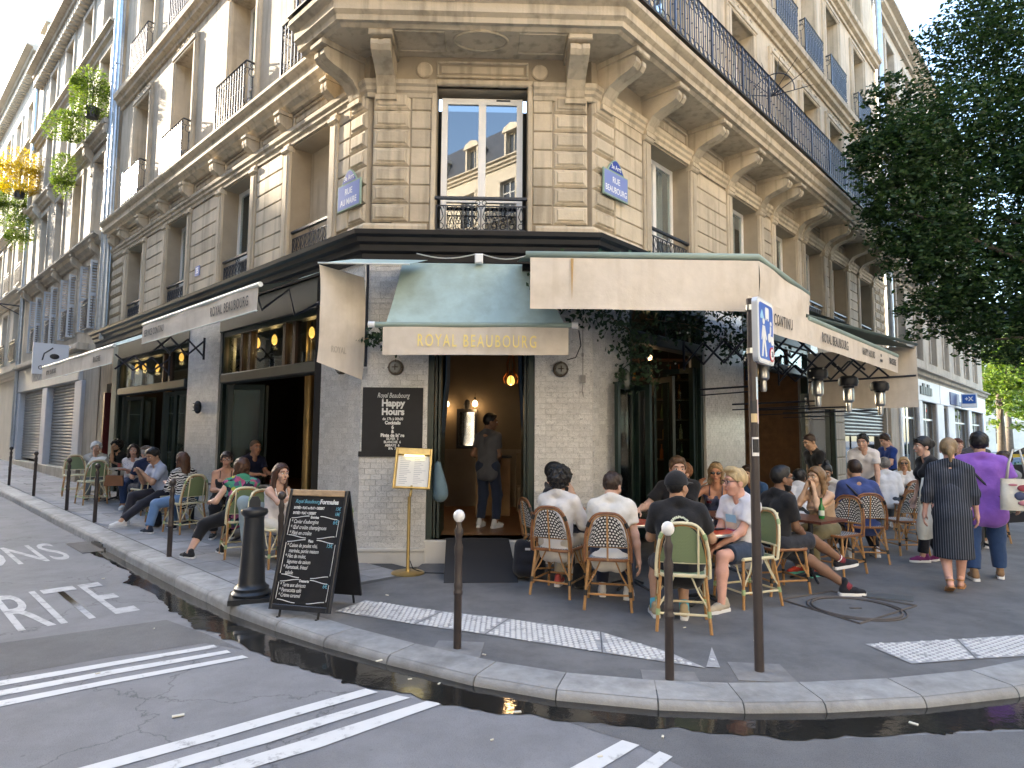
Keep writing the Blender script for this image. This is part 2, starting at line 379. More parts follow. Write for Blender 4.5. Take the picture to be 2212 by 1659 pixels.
# ------------------------------------------------------------------ ground, kerb, markings
KERB = []
u = 34.
while u > -.8: KERB.append(Lw(u, 1.97)); u -= .95
KERB += [Vector((x, y, 0)) for x, y in ((-2.78,6.44),(-2.11,5.86),(-1.55,5.42),(-.94,5.0),(-.25,4.59),(.31,4.36),(.96,4.22),(1.5,4.18),(2.03,4.2),(2.73,4.29),(3.48,4.47),(4.3,4.8),(5.2,5.35),(6.4,6.35),(9,9.1),(14,14.4),(22,22.9),(36,37.7))]
KERB = [Vector((p.x, p.y)) for p in KERB]
def kz(p):   # kerb upstand: dropped towards the crossing
    t = max(0., min(1., (-p.x - .6) / 3.6)) if p.x < 2.2 else max(0., min(1., (p.x - 2.2) / 3.))
    return .05 + .075 * t
def kerb_n(i):
    a = KERB[max(0, i-1)]; b = KERB[min(len(KERB)-1, i+1)]; d = (b-a).normalized(); return Vector((-d.y, d.x))   # towards the pavement
# road: a fine sheet near, big beyond
def rz(x, y):
    t = max(0., min(1., (-x - .4)/3.6)); return zg(x, y) - .068 - .06*t*t*(3-2*t) + (.006*math.sin(x*.9+.4)*math.sin(y*.7) if abs(x) < 12 and abs(y) < 12 else 0)
def fit(x, y): k = (1.7-(rz(x, y)-zg(x, y)))/1.8; return x*k, y*k
gx = [-320,-160,-90,-60,-45,-36] + [-30 + .75*i for i in range(81)] + [33,40,55,80,140,300]
gy = [-260,-120,-70,-45,-30,-22] + [-16 + .75*i for i in range(81)] + [48,54,62,75,100,160,320]
mb = MB(); ny = len(gy)
mb.add([(x, y, rz(x, y)) for x in gx for y in gy],
       [(i*ny+j, (i+1)*ny+j, (i+1)*ny+j+1, i*ny+j+1) for i in range(len(gx)-1) for j in range(ny-1)])
obj('road', mb, ROADM, smooth=True, kind='structure')
# pavement surface from kerb back to under the buildings
mb = MB(); us = [i*.6 for i in range(-1, 60)]
mb.add([Lw(max(-.85, u_), v_, zg(*Lw(max(-.85, u_), v_)[:2])) for u_ in us for v_ in (1.95, -.3)], [(2*i, 2*i+2, 2*i+3, 2*i+1) for i in range(len(us)-1)])
i0 = next(i for i, p in enumerate(KERB) if (p-Vector((PL.x, PL.y))).dot(Vector((DL.x, DL.y))) < -.86)
q0 = Lw(-.85, 1.95); q1 = Lw(-.85, -.3); q2 = Lw(.0, -1.5)
ring = [(q0.x, q0.y)] + [tuple(KERB[i] + kerb_n(i)*.02) for i in range(i0, len(KERB))] + [(28, 42), tuple(Rw(8, -1)[:2]), tuple(Rw(1, -1.2)[:2]), (q2.x, q2.y), (q1.x, q1.y)]
mb.add([(x, y, 0.) for x, y in ring], [tuple(range(len(ring)))])
pavement = obj('pavement', mb, PAVEM, smooth=True, kind='structure')
# kerb stones, one by one
kerb = thing('kerb', kind='structure')
def kerb_stone(pa, pb, na, nb, w=.32):
    mb = MB(); rings = []
    for t in (.007, .5, .993):
        p = pa.lerp(pb, t); n = na.lerp(nb, t).normalized(); zt = zg(p.x, p.y) + .006; k = kz(p)
        prof = [(-.02, zt-k-.18), (-.012, zt-.05), (.004, zt-.018), (.035, zt), (w, zt+.002), (w, zt-.25)]
        rings.append([(p.x+n.x*o, p.y+n.y*o, z) for o, z in prof])
    vs_ = [q for r_ in rings for q in r_]; m = 6
    fs = [(i*m+k, (i+1)*m+k, (i+1)*m+(k+1) % m, i*m+(k+1) % m) for i in range(2) for k in range(m)] + [tuple(range(m)), tuple(reversed(range(2*m, 3*m)))]
    mb.add(vs_, fs); return mb
for i in range(len(KERB)-1):
    a, b_ = KERB[i], KERB[i+1]; L = (b_-a).length
    if L > 2.2:
        k = int(L/1.1)
        for j in range(k):
            n0 = kerb_n(i).lerp(kerb_n(i+1), j/k); n1 = kerb_n(i).lerp(kerb_n(i+1), (j+1)/k)
            obj('kerb_stone', kerb_stone(a.lerp(b_, j/k), a.lerp(b_, (j+1)/k), n0, n1), GRANITE, kerb, smooth=35)
    else: obj('kerb_stone', kerb_stone(a, b_, kerb_n(i), kerb_n(i+1)), GRANITE, kerb, smooth=35)
# granite slabs of the narrow left pavement
slabs = thing('pavement_slabs', kind='structure')
mb = MB(); mb.add([Lw(a, b_, zg(*Lw(a, b_)[:2])+.003) for a, b_ in ((-1.1,-.3),(-1.1,1.64),(0,1.64),(0,-.3),(29.9,1.64),(29.9,-.3))], [(0,1,2,3),(3,2,4,5)])
obj('slab_bed', mb, SLABJ, slabs)
u = -1.0; row = 0
while u < 29.5:
    du = rng.uniform(.52,.6); v = 1.635; first = True
    while v > -.05:
        dv = rng.uniform(.6,.95) if not (first and row % 2) else .4
        first = False; v2 = max(-.08, v - dv)
        if v2 < .12: v2 = -.08
        g = .006; mb = MB(); c = Lw(u+du/2, (v+v2)/2); zc = zg(c.x, c.y) + .006 + rng.uniform(-.002,.003)
        pts = [Lw(u+g, v-g), Lw(u+du-g, v-g), Lw(u+du-g, v2+g), Lw(u+g, v2+g)]
        mb.slab([(q.x, q.y) for q in pts], 0, 0)
        n4 = 4
        for k in range(4):
            q = pts[k]; mb.v[k] = (q.x, q.y, zg(q.x,q.y)-.02); mb.v[k+4] = (q.x, q.y, zg(q.x,q.y)+.0065+(zc-zg(c.x,c.y)-.006))
        obj('slab', mb, SLABM, slabs); v = v2
    u += du; row += 1
# water standing in the gutter
WOUT = [(-6.6,9.75),(-6.1,9.25),(-5.45,8.75),(-4.73,8.01),(-4.55,7.62),(-4.22,7.37),(-3.7,6.92),(-3.42,6.5),(-3.1,6.24),(-2.89,5.94),(-2.66,5.86),(-2.39,5.6),(-1.95,5.23),(-1.62,4.99),(-1.24,4.78),(-1.08,4.67),(-.52,4.42),(-.11,4.25),(.39,4.13),(.93,4.05),(1.27,3.97),(1.9,3.93),(2.53,3.99),(2.78,4.05),(3.2,4.05),(4,4.3),(5.2,5.0)]
def nearest_kerb(p):
    best = None
    for i in range(len(KERB)-1):
        a, b_ = KERB[i], KERB[i+1]; d = b_-a; t = max(0, min(1, (p-a).dot(d)/d.length_squared)); q = a + d*t
        if best is None or (q-p).length < (best-p).length: best = q
    return best
def fine(pts, k):
    out = []
    for i in range(len(pts)-1):
        for j in range(k):
            a, b_ = Vector(pts[i]), Vector(pts[i+1]); out.append(a.lerp(b_, j/k))
    return out + [Vector(pts[-1])]
WOUT = [fit(*q) for q in WOUT]
mb = MB(); vs_ = []; fo = fine(WOUT, 9); r2 = random.Random(3)
for i, p in enumerate(fo):
    k = nearest_kerb(p); n = (p-k).normalized(); p = p + n*(r2.uniform(-.018,.018) + .03*math.sin(i*.55)*math.sin(i*.21))
    for t in (0., .5, 1.): q = k.lerp(p, t); vs_.append((q.x, q.y, rz(q.x, q.y) + .006 + .004*(1-t)))
mb.add(vs_, [(i*3+j, (i+1)*3+j, (i+1)*3+j+1, i*3+j+1) for i in range(len(fo)-1) for j in range(2)])
obj('gutter_water', mb, WATER, smooth=True, kind='structure')
# coarser patch of asphalt along the gutter
def ground_poly(name, polys, m, dz=.004, kind='structure', fn=rz):
    mb = MB()
    for poly in polys:
        n = len(poly); mb.add([(x, y, fn(x, y)+dz) for x, y in poly], [tuple(range(n))])
    return obj(name, mb, m, kind=kind)
ground_poly('asphalt_patch', [[(-4.45,5.6),(-3.35,6.3),(-2.75,5.85),(-2.2,5.38),(-2.62,5.58),(-3.25,5.25),(-3.75,4.9),(-4.6,4.3),(-5.2,5.0)]], ROADC, .002)
ground_poly('asphalt_patch', [[(.3,4.1),(.9,4.0),(1.3,3.9),(1.9,3.86),(2.6,3.93),(3.4,4.0),(4.2,4.2),(4.2,2.8),(2.2,2.9),(1.1,3.3),(.75,3.75)]], ROADC, .002)
# triple white bands across the junction
def band(pts_a, pts_b, m=PAINT, k=10):
    a = fine([fit(*q) for q in pts_a], k); b_ = fine([fit(*q) for q in pts_b], k); N = min(len(a), len(b_)); mb = MB()
    mb.add([(q.x, q.y, rz(q.x, q.y)+.0045) for i in range(N) for q in (a[i], b_[i])], [(2*i, 2*i+2, 2*i+3, 2*i+1) for i in range(N-1)])
    return obj('road_marking', mb, m, kind='structure')
def ext(pts): # carry a band on out of the picture
    a, b_ = Vector(pts[0]), Vector(pts[1]); d = (a-b_).normalized(); d2 = Vector((d.x*.98-d.y*-.1, d.y*.98-d.x*.1)).normalized()
    return [tuple(a+d*1.1+d2*1.6)] + [tuple(p) for p in pts]
for a, b_ in (([(-3.68,4.71),(-3.13,5.1),(-2.52,5.52)],[(-3.61,4.62),(-3.08,5.01),(-2.46,5.46)]),
              ([(-3.54,4.54),(-3.03,4.93),(-2.35,5.39)],[(-3.47,4.45),(-2.97,4.84),(-2.29,5.33)]),
              ([(-3.41,4.37),(-2.91,4.75),(-2.17,5.27)],[(-3.34,4.28),(-2.86,4.67),(-2.1,5.22)]),
              ([(-2.3,3.54),(-1.79,3.96),(-1.02,4.62)],[(-2.17,3.50),(-1.69,3.89),(-.92,4.56)]),
              ([(-1.96,3.53),(-1.5,3.91),(-.78,4.51)],[(-1.84,3.49),(-1.4,3.83),(-.68,4.47)]),
              ([(-1.62,3.53),(-1.2,3.87),(-.56,4.42)],[(-1.47,3.48),(-1.08,3.78),(-.45,4.38)]),
              ([(.30,3.54),(.48,3.71),(.67,3.89)],[(.46,3.53),(.61,3.68),(.76,3.83)]),
              ([(.62,3.50),(.74,3.63),(.86,3.76)],[(.74,3.50),(.83,3.60),(.92,3.70)])):
    band(ext(a), ext(b_))
# painted words
def road_word(s, end, h, wx, m=PAINT2):
    me = text_mesh(s, 1., 1., .004, 0., 'RIGHT')
    xs = [v.co.x for v in me.vertices]; ys = [v.co.y for v in me.vertices]; x1 = max(xs); y0, y1 = min(ys), max(ys)
    bx = -NL; by = DL
    for v in me.vertices:
        q = Vector((end[0], end[1], 0)) + bx*((v.co.x-x1)*wx) + by*((v.co.y-y0)/(y1-y0)*h); q.x, q.y = fit(q.x, q.y); v.co = (q.x, q.y, rz(q.x, q.y)+.005)
    me.materials.append(m); o = bpy.data.objects.new('road_lettering', me); col.objects.link(o); put(o, I4); tag(o, kind='structure')
road_word('PRIORITE', (-3.74, 6.54), 1.58, .53)
road_word('PIETONS', (-6.02, 8.85), 1.52, .53)
# tactile paving with studs
def tactile(polys):
    for poly in polys:
        t = thing('tactile_slab', kind='structure'); n = len(poly); mb = MB()
        mb.add([(x, y, zg(x,y)+.007) for x, y in poly], [tuple(range(n))]); 
        obj('slab', mb, TACT, t)
        mb = MB(); P = [Vector(p) for p in poly]
        def inside(q):
            s_ = [ (P[(i+1) % n]-P[i]).cross(q-P[i]) for i in range(n)]; return all(x > .012 for x in s_) or all(x < -.012 for x in s_)
        mx = min(p.x for p in P); Mx = max(p.x for p in P); my = min(p.y for p in P); My = max(p.y for p in P); a = mx; r_ = 0
        while a < Mx:
            b_ = my + (r_ % 2)*.027
            while b_ < My:
                if inside(Vector((a, b_))): mb.lathe([(.021,0),(.019,.005),(.012,.007)], 6, (a, b_, zg(a,b_)+.006))
                b_ += .054
            a += .047; r_ += 1
        obj('studs', mb, TACTS, t, smooth=30, kind='stuff')
tactile([[(-1.68,6.19),(-1.48,6.60),(-.66,6.22),(-.86,5.80)],[(-.65,6.215),(-.02,5.99),(-.22,5.53),(-.85,5.795)],[(-.01,5.985),(.78,5.62),(.72,5.10),(-.21,5.525)],[(.79,5.615),(1.25,5.12),(1.44,4.78),(.73,5.095)],[(1.45,4.80),(1.63,5.24),(1.55,4.79)],
         [(2.93,5.35),(3.78,5.49),(3.60,5.02),(3.03,4.90)],[(3.79,5.49),(4.62,5.66),(4.30,5.13),(3.61,5.02)],[(4.63,5.66),(5.4,6.1),(5.0,5.5),(4.31,5.13)]])
# manhole cover and hatch set in the pavement
mh = thing('manhole_cover', kind='structure')
mb = MB(); c = Vector((3.45, 6.45))
ring = [(c.x+.40*math.cos(a)*1.0, c.y+.40*math.sin(a)) for a in [2*math.pi*i/40 for i in range(40)]]
mb.tube([(x, y, .007) for x, y in ring], .012, 5, closed=True); mb.tube([(c.x+.44*math.cos(a), c.y+.44*math.sin(a), .006) for a in [2*math.pi*i/40 for i in range(40)]], .008, 5, closed=True)
sq = [(2.83,6.75),(3.55,7.13),(4.12,6.55),(3.2,5.92)]
mb.tube([(x, y, .005) for x, y in sq], .011, 4, closed=True); mb.box(c.x-.06, c.x+.06, c.y-.01, c.y+.01, .004, .009)
obj('frame', mb, mat('cast_iron_rust', (.085,.07,.06), .7, var=.2), mh)
hp = [(3.72,7.2),(4.35,6.95),(4.2,6.72),(3.62,6.98)]
mb = MB(); mb.slab(hp, .002, .008); obj('hatch_cover', mb, mat('hatch_metal', (.13,.14,.145), .5, metal=.4), kind='structure')
for cx, cy in ((1.81,4.72),(-.42,5.17),(1.12,4.55)):
    mb = MB(); s_ = .21; mb.slab([(cx-s_,cy-s_*.8),(cx+s_*.9,cy-s_),(cx+s_,cy+s_*.7),(cx-s_*.8,cy+s_*.9)], -.02, .0068)
    obj('pavement_patch', mb, mat('patched_asphalt', (.19,.185,.18), .85, var=.2, vscale=8), kind='structure')
# street drain
dr = thing('street_drain', kind='structure'); mb = MB()
A = [Vector(p) for p in ((-6.95,10.0),(-6.55,10.42),(-5.85,9.72),(-6.2,9.3))]
for i in range(12):
    t0, t1 = i/12, (i+.55)/12
    q = [A[0].lerp(A[3], t0), A[1].lerp(A[2], t0), A[1].lerp(A[2], t1), A[0].lerp(A[3], t1)]
    mb.slab([(p.x, p.y) for p in q], rz(q[0].x,q[0].y)-.01, rz(q[0].x,q[0].y)+.012)
obj('grate_bars', mb, mat('drain_iron', (.16,.16,.17), .5, metal=.5), dr)
mb = MB(); q = nearest_kerb(Vector((-6.1,10.0)));
for dx in (-.3,-.15,0,.15,.3):
    p = q + Vector((DL.x, DL.y))*dx; h = .085*(1-(dx/.42)**2)
    mb.obox(T(p.x+NL.x*.012, p.y+NL.y*.012, zg(p.x,p.y)-.125+h/2) @ RZ(math.atan2(DL.y, DL.x)), .15, .03, h)
obj('inlet', mb, BLACK, dr)
# litter on the road
lit = [(-.98,4.87,.05),(-.72,4.70,.03),(-.5,4.62,.03),(-2.1,4.15,.07),(.05,4.17,.05),(.9,3.85,.03),(-.2,5.02,.03),(1.75,4.6,.03),(2.5,4.05,.05),(-5.0,7.9,.03),(-3.3,6.0,.02),(-3.1,4.9,.03),(-.1,3.8,.02),(.5,3.62,.03),(1.55,5.75,.03),(2.05,5.4,.04),(-1.9,7.0,.03),(-1.3,6.8,.04)]
r3 = random.Random(4)
for x, y, s_ in lit:
    mb = MB(); on = y > 4.6 and (x > -2.2) and not (-.9 < x < -.4)
    z = (zg(x,y) if on else rz(x,y)) + .006
    mb.obox(T(x, y, z+.004) @ RZ(r3.uniform(0,3)), s_, s_*.4, .006)
    obj('litter', mb, mat('paper_scrap', (.6,.57,.48), .8), label='small pale scrap of litter lying on the ground', cat='litter', group='scraps of litter on the ground')
# ------------------------------------------------------------------ corner building with the cafe
cafe = thing('corner_building', 'beige stone corner building with black iron balcony above a cafe', 'building', T(*P0))
AXL = [1.58, 4.28, 7.35, 10.25]; AXR = [2.18, 5.16, 7.35, 9.2, 11.2, 13.75]
LE, RE = 12.2, 15.9          # ends of the left and right fronts
ZB = 4.47                    # foot of first floor
def wall(name, F, x0, x1, z0, z1, ops, m, parent, y0=0., y1=.35):
    mb = MB(); xs = sorted({x0, x1, *[a for o in ops for a in o[:2] if x0 < a < x1]})
    for a, b in zip(xs, xs[1:]):
        c = (a+b)/2; hol = sorted([(o[2], o[3]) for o in ops if o[0] < c < o[1]]); z = z0
        for h0, h1 in hol:
            if h0 > z + 1e-4: mb.box(a, b, y0, y1, z, h0)
            z = max(z, h1)
        if z < z1 - 1e-4: mb.box(a, b, y0, y1, z, z1)
    return obj(name, mb, m, parent, F)
CURT = mat('net_curtain', (.50,.48,.45), .9, var=.06, vscale=8)
ROOMD = mat('unlit_room', (.05,.047,.043), .9)  # near-black colour stands in for the shade inside the rooms
def window(F, x0, x1, z0, z1, yin, parent, fr=.07, tr=None, gl=None, curtain=True, m=None, mull=True):
    mb = MB(); y0, y1 = yin, yin+.06
    mb.box(x0, x0+fr, y0, y1, z0, z1); mb.box(x1-fr, x1, y0, y1, z0, z1); mb.box(x0+fr, x1-fr, y0+.002, y1, z1-fr, z1); mb.box(x0+fr, x1-fr, y0+.002, y1, z0, z0+fr)
    xc = (x0+x1)/2
    if mull: mb.box(xc-fr*.62, xc+fr*.62, y0-.012, y1, z0+fr, z1-fr)
    zz = [z0+fr, z1-fr]
    if tr:
        for side in ((x0+fr, xc-fr*.62), (xc+fr*.62, x1-fr)) if mull else ((x0+fr, x1-fr),): mb.box(side[0], side[1], y0-.006, y1-.002, tr-.035, tr+.035)
        zz = [z0+fr, tr-.035, tr+.035, z1-fr]
    w = obj('window', mb, m or PVC, parent, F)
    cols_ = ((x0+fr, xc-fr*.62), (xc+fr*.62, x1-fr)) if mull else ((x0+fr, x1-fr),)
    for a, b in cols_:
        for c, d in zip(zz[::2], zz[1::2]):
            p = MB(); p.box(a, b, y0+.022, y0+.028, c, d); obj('pane', p, gl or GLASSW, w, F)
    if curtain:
        p = MB(); N = 36
        for a, b in ((x0+fr, x0+fr+(x1-x0)*.36), (x1-fr-(x1-x0)*.36, x1-fr)):
            p.sheet(lambda s, t, a=a, b=b: (a+(b-a)*s, y0+.16+.018*math.sin(s*26), z0+.03+(z1-z0-.06)*t), N, 1)
        obj('curtain', p, CURT, w, F, smooth=True)
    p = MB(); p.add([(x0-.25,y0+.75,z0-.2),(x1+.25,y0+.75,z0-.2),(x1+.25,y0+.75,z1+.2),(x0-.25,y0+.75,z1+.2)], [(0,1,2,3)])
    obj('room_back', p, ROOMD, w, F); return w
def ring_pts(cx, y, cz, r, n=10, a0=0, a1=2*math.pi): return [(cx+r*math.cos(a0+(a1-a0)*i/n), y, cz+r*math.sin(a0+(a1-a0)*i/n)) for i in range(n+1)]
def low_rail(F, x0, x1, z0, z1, y, parent, n=11):
    mb = MB(); mb.box(x0-.02, x1+.02, y-.035, y+.02, z1-.035, z1); mb.box(x0, x1, y-.008, y+.008, z1-.13, z1-.115); mb.box(x0, x1, y-.008, y+.008, z0+.03, z0+.045)
    mb.tube(ring_pts((x0+x1)/2-.045, y, z1-.075, .032, 8), .006, 4); mb.tube(ring_pts((x0+x1)/2+.045, y, z1-.075, .032, 8), .006, 4)
    r = obj('window_railing', mb, IRON, parent, F); st = (x1-x0)/n
    b = MB(); h = z1-.12-z0-.04
    b.box(-.006, .006, -.006, .006, 0, h); b.tube(ring_pts(st/2, 0, h-st*.36, st*.36, 8, 0, math.pi), .006, 4); b.tube(ring_pts(st/2, 0, st*.42, st*.34, 10), .006, 4)
    b.tube([(st/2, 0, st*.9), (st*.2, 0, h*.55), (st/2, 0, h-.02)], .006, 4); b.tube([(st/2, 0, st*.9), (st*.8, 0, h*.55), (st/2, 0, h-.02)], .006, 4)
    me = b.mesh('baluster')
    for i in range(n): obj('baluster', me, IRON, r, F @ T(x0+st*i, y, z0+.04))
    return r
def console_prof(p, h, top=.10):
    # side profile (out, z) of an S-shaped stone bracket hanging h under z=0
    return [(0,-h),(.06*p,-h),(.12*p,-h*.93),(.16*p,-h*.80),(.30*p,-h*.62),(.52*p,-h*.52),(.75*p,-h*.46),(.90*p,-h*.40),(.97*p,-h*.30),(.97*p,-h*.20),(.90*p,-h*.14),(.94*p,-h*.13),(p,-h*.06),(p,0),(0,0)]
def console(F, x, ztop, p, h, w, parent, m=STONE):
    mb = MB(); pr = console_prof(p, h)
    for a, b, s_ in ((-w/2, -w*.12, 1.), (-w*.12, w*.12, .975), (w*.12, w/2, 1.)):
        k = len(pr); vs_ = [(x+a, -o*s_, ztop+z) for o, z in pr] + [(x+b, -o*s_, ztop+z) for o, z in pr]
        mb.add(vs_, [tuple(range(k)), tuple(reversed(range(k, 2*k)))] + [(i, i+k, (i+1) % k+k, (i+1) % k) for i in range(k)])
    mb.block(x-w*.62, x+w*.62, ztop-h*.13, ztop-.002, -p*1.05, -.002, .015); mb.box(x-w*.56, x+w*.56, -p*.10-.03, -.001, ztop-h-.06, ztop-h+.01)
    return obj('console', mb, m, parent, F)
def courses(F, x0, x1, z0, z1, n, parent, yf=-.03, boss=False, m=STONE, gap=.013):
    ph = (z1-z0)/n
    for i in range(n):
        mb = MB(); a, b = z0+ph*i+gap/2, z0+ph*(i+1)-gap/2
        if boss:
            mb.block(x0, x1, a, b, yf, .06, .028); mb.block(x0+.05, x1-.05, a+.045, b-.045, yf-.022, yf-.001, .016)
        else: mb.block(x0, x1, a, b, yf, .06, .012)
        obj('stone_block', mb, m, parent, F)
def strip(F, x0, x1, z0, z1, parent, yf=-.05):
    mb = MB(); mb.block(x0, x1, z0, z1, yf, .05, .012); mb.box(x0+.055, x1-.055, yf-.012, yf-.001, z0+.1, z1-.14); mb.block(x0-.02, x1+.02, z1-.09, z1, yf-.04, .04, .02)
    return obj('pilaster_strip', mb, STONE, parent, F)
# ---- first floor
ZT = 6.38
opsC = [(-1.09, .19, ZB, 6.6)]
opsL = [(-(c+.61), -(c-.61), ZB, ZT) for c in AXL]
opsR = [(c-.64, c+.64, ZB, ZT) for c in AXR]
wall('first_floor_wall', CF, UL+.36, UR-.36, 4.0, 7.1, opsC, JOINT, cafe)
wall('first_floor_wall', LF, -LE, -.001, 4.0, 7.1, opsL, JOINT, cafe)
wall('first_floor_wall', RF, .001, RE, 4.0, 7.1, opsR, JOINT, cafe)
courses(CF, -1.965, -1.455, 4.62, 6.50, 7, cafe, -.03, True); courses(CF, -1.44, -1.16, 4.62, 6.50, 7, cafe, -.022)
courses(CF, .27, .54, 4.62, 6.50, 7, cafe, -.022); courses(CF, .555, 1.035, 4.62, 6.50, 7, cafe, -.03, True)
courses(LF, -.42, -.01, 4.62, 6.50, 7, cafe, -.03, True); courses(LF, -.76, -.43, 4.62, 6.50, 7, cafe, -.022)
courses(RF, .01, .54, 4.62, 6.50, 7, cafe, -.03, True); courses(RF, .555, 1.30, 4.62, 6.50, 7, cafe, -.022)
for a, b in ((2.47,3.42),(5.17,6.47),(8.22,9.37)): courses(LF, -b, -a, 4.5, 6.38, 7, cafe, -.025)
courses(LF, -12.15, -11.14, 4.5, 6.6, 8, cafe, -.035, True)
for a, b in ((3.08,4.27),(6.02,6.47),(8.22,8.33),(10.07,10.32),(12.12,12.87)): courses(RF, a, b, 4.5, 6.38, 7, cafe, -.025)
courses(RF, 14.66, 15.25, 4.5, 6.5, 7, cafe, -.03, True); courses(RF, 15.27, 15.85, 4.5, 6.5, 7, cafe, -.03, True)
for c in AXL:
    for s_ in (-1, 1): strip(LF, -(c+s_*.735)-.11, -(c+s_*.735)+.11, ZB, 6.40, cafe)
for c in AXR:
    for s_ in (-1, 1): strip(RF, c+s_*.765-.11, c+s_*.765+.11, ZB, 6.40, cafe)
for x in (-1.125, .225):
    mb = MB(); mb.block(x-.034, x+.034, ZB, 6.64, -.045, .05, .012); obj('window_jamb', mb, STONE, cafe, CF)
mb = MB(); mb.block(-1.16, .26, 6.60, 6.68, -.06, .05, .015); obj('window_lintel', mb, STONE, cafe, CF)
FP = [Lw(LE, 0), PL, PR, Rw(RE, 0)]; FP2 = [(p.x, p.y) for p in FP]
def mould(name, prof, m=STONE, path=FP2, parent=None): mb = MB(); mb.moulding(path, prof); return obj(name, mb, m, parent or cafe, I4)
mould('plinth_course', [(-.01,4.46),(.05,4.46),(.05,4.56),(.03,4.6),(-.01,4.6)], path=[(PL+DL*.4).to_2d()[:], PL.to_2d()[:], (PL+CD*.84).to_2d()[:]])
mould('plinth_course', [(-.01,4.46),(.05,4.46),(.05,4.56),(.03,4.6),(-.01,4.6)], path=[(P0+CD*.31).to_2d()[:], PR.to_2d()[:], (PR+DR*1.25).to_2d()[:]])
BAND = [(-.01,6.41),(.035,6.41),(.04,6.47),(.07,6.50),(.07,6.55),(.10,6.58),(.105,6.64),(-.01,6.64)]
mould('capital_band', BAND, path=[Lw(LE,0).to_2d()[:], PL.to_2d()[:], (PL+CD*.94).to_2d()[:]])
mould('capital_band', BAND, path=[(P0+CD*.27).to_2d()[:], PR.to_2d()[:], Rw(RE,0).to_2d()[:]])
# frieze panels, discs and flutes
def panel(F, x0, x1, z0, z1, parent, d=.03, t=.035):
    mb = MB()
    for a, b, c, e in ((x0,x1,z1-t,z1),(x0,x1,z0,z0+t),(x0,x0+t,z0+t,z1-t),(x1-t,x1,z0+t,z1-t)): mb.block(a, b, c, e, -d, .01, .01)
    mb.block(x0+t*2, x1-t*2, z0+t*2, z1-t*2, -d*.5, .01, .008); return obj('frieze_panel', mb, STONE, parent, F)
panel(CF, -1.10, .20, 6.72, 6.97, cafe)
for x in (-1.27, .36):
    mb = MB(); mb.lathe([(.115,0),(.115,.02),(.098,.035),(.0001,.03)], 24, M=T(x, 0, 6.83) @ Matrix.Rotation(R(90), 4, 'X')); obj('disc', mb, STONE, cafe, CF, smooth=30)
for c in AXL: panel(LF, -(c+.58), -(c-.58), 6.68, 6.90, cafe)
for a, b in ((2.55,3.35),(5.25,6.4),(8.3,9.3)): panel(LF, -b, -a, 6.68, 6.90, cafe)
for c in AXR: panel(RF, c-.6, c+.6, 6.68, 6.95, cafe)
for a, b in ((3.15,4.2),(12.2,12.8)): panel(RF, a, b, 6.68, 6.95, cafe)
# balcony slab over the corner and the right front
SL = [(-.05,7.03),(.62,7.03),(.66,7.07),(.72,7.07),(.73,7.14),(.78,7.18),(.78,7.30),(.83,7.33),(.87,7.36),(.87,7.43),(.82,7.47),(-.05,7.47)]
spath = [Lw(.72,0).to_2d()[:], PL.to_2d()[:], PR.to_2d()[:], Rw(15.4,0).to_2d()[:]]
bal = mould('balcony', SL, path=spath)
mb = MB(); sp = [(p[0], p[1]) for p in spath]
mb.moulding(spath, [(-.05,7.471),(.895,7.471),(.90,7.49),(.885,7.505),(-.05,7.505)]); obj('lead_capping', mb, BLACK, bal, I4)
mb = MB(); mb.tube([CF @ Vector((-.47+.36*math.cos(a), -.40+.21*math.sin(a), 7.026)) for a in [2*math.pi*i/36 for i in range(36)]], .022, 6, closed=True); obj('soffit_ring', mb, STONE, bal, I4, smooth=True)
for a, b in ((-1.6,-.95),(.05,.68)):
    mb = MB(); q = [(a,-.15),(b,-.15),(b,-.58),(a,-.58)]; mb.tube([CF @ Vector((x, y, 7.028)) for x, y in q], .012, 4, closed=True); obj('soffit_moulding', mb, STONE, bal, I4)
for x in (-1.79, .86): console(CF, x, 7.03, .60, .62, .26, cafe)
console(LF, -.26, 7.03, .66, .62, .26, cafe); console(RF, .28, 7.03, .66, .62, .26, cafe)
for x in (1.45,2.95,4.40,5.93,6.59,8.11,8.46,9.96,10.44,11.96,13.0,14.5): console(RF, x, 7.03, .66, .58, .24, cafe)
# ledge of the left front
LEDGE = [(-.01,6.95),(.06,6.95),(.08,7.0),(.17,7.03),(.19,7.10),(.26,7.14),(.26,7.27),(.31,7.30),(.34,7.34),(.34,7.39),(.30,7.42),(-.01,7.42)]
led = mould('string_course', LEDGE, path=[Lw(LE+.25,0).to_2d()[:], Lw(.66,0).to_2d()[:]])
for x in (.86,2.32,3.55,5.02,6.62,8.09,9.52,10.98,11.9): console(LF, -x, 6.96, .24, .52, .17, cafe)
# ---- windows of the first floor
window(CF, -1.03, .13, ZB+.02, 6.52, .16, cafe, .085, 5.02, GLASSM, curtain=False)
mb = MB(); mb.box(-.25, -.05, .145, .158, 6.485, 6.50); obj('vent_slot', mb, BLACK, cafe, CF)
low_rail(CF, -1.07, .17, ZB+.02, 4.99, -.02, cafe, 10)
for i, c in enumerate(AXL):
    if i == 0:
        mb = MB(); mb.box(-(c+.62), -(c-.62), .34, .40, ZB, ZT+.05); obj('blind_niche', mb, STONE, cafe, LF)
    else: window(LF, -(c+.61), -(c-.61), ZB+.02, ZT+.001, .28, cafe, .075, 5.05)
    low_rail(LF, -(c+.6), -(c-.6), ZB+.03, 4.97, .05, cafe, 9)
for c in AXR:
    window(RF, c-.64, c+.64, ZB+.02, ZT+.001, .30, cafe, .08, 5.05)
    low_rail(RF, c-.62, c+.62, ZB+.03, 5.02, .03, cafe, 9)
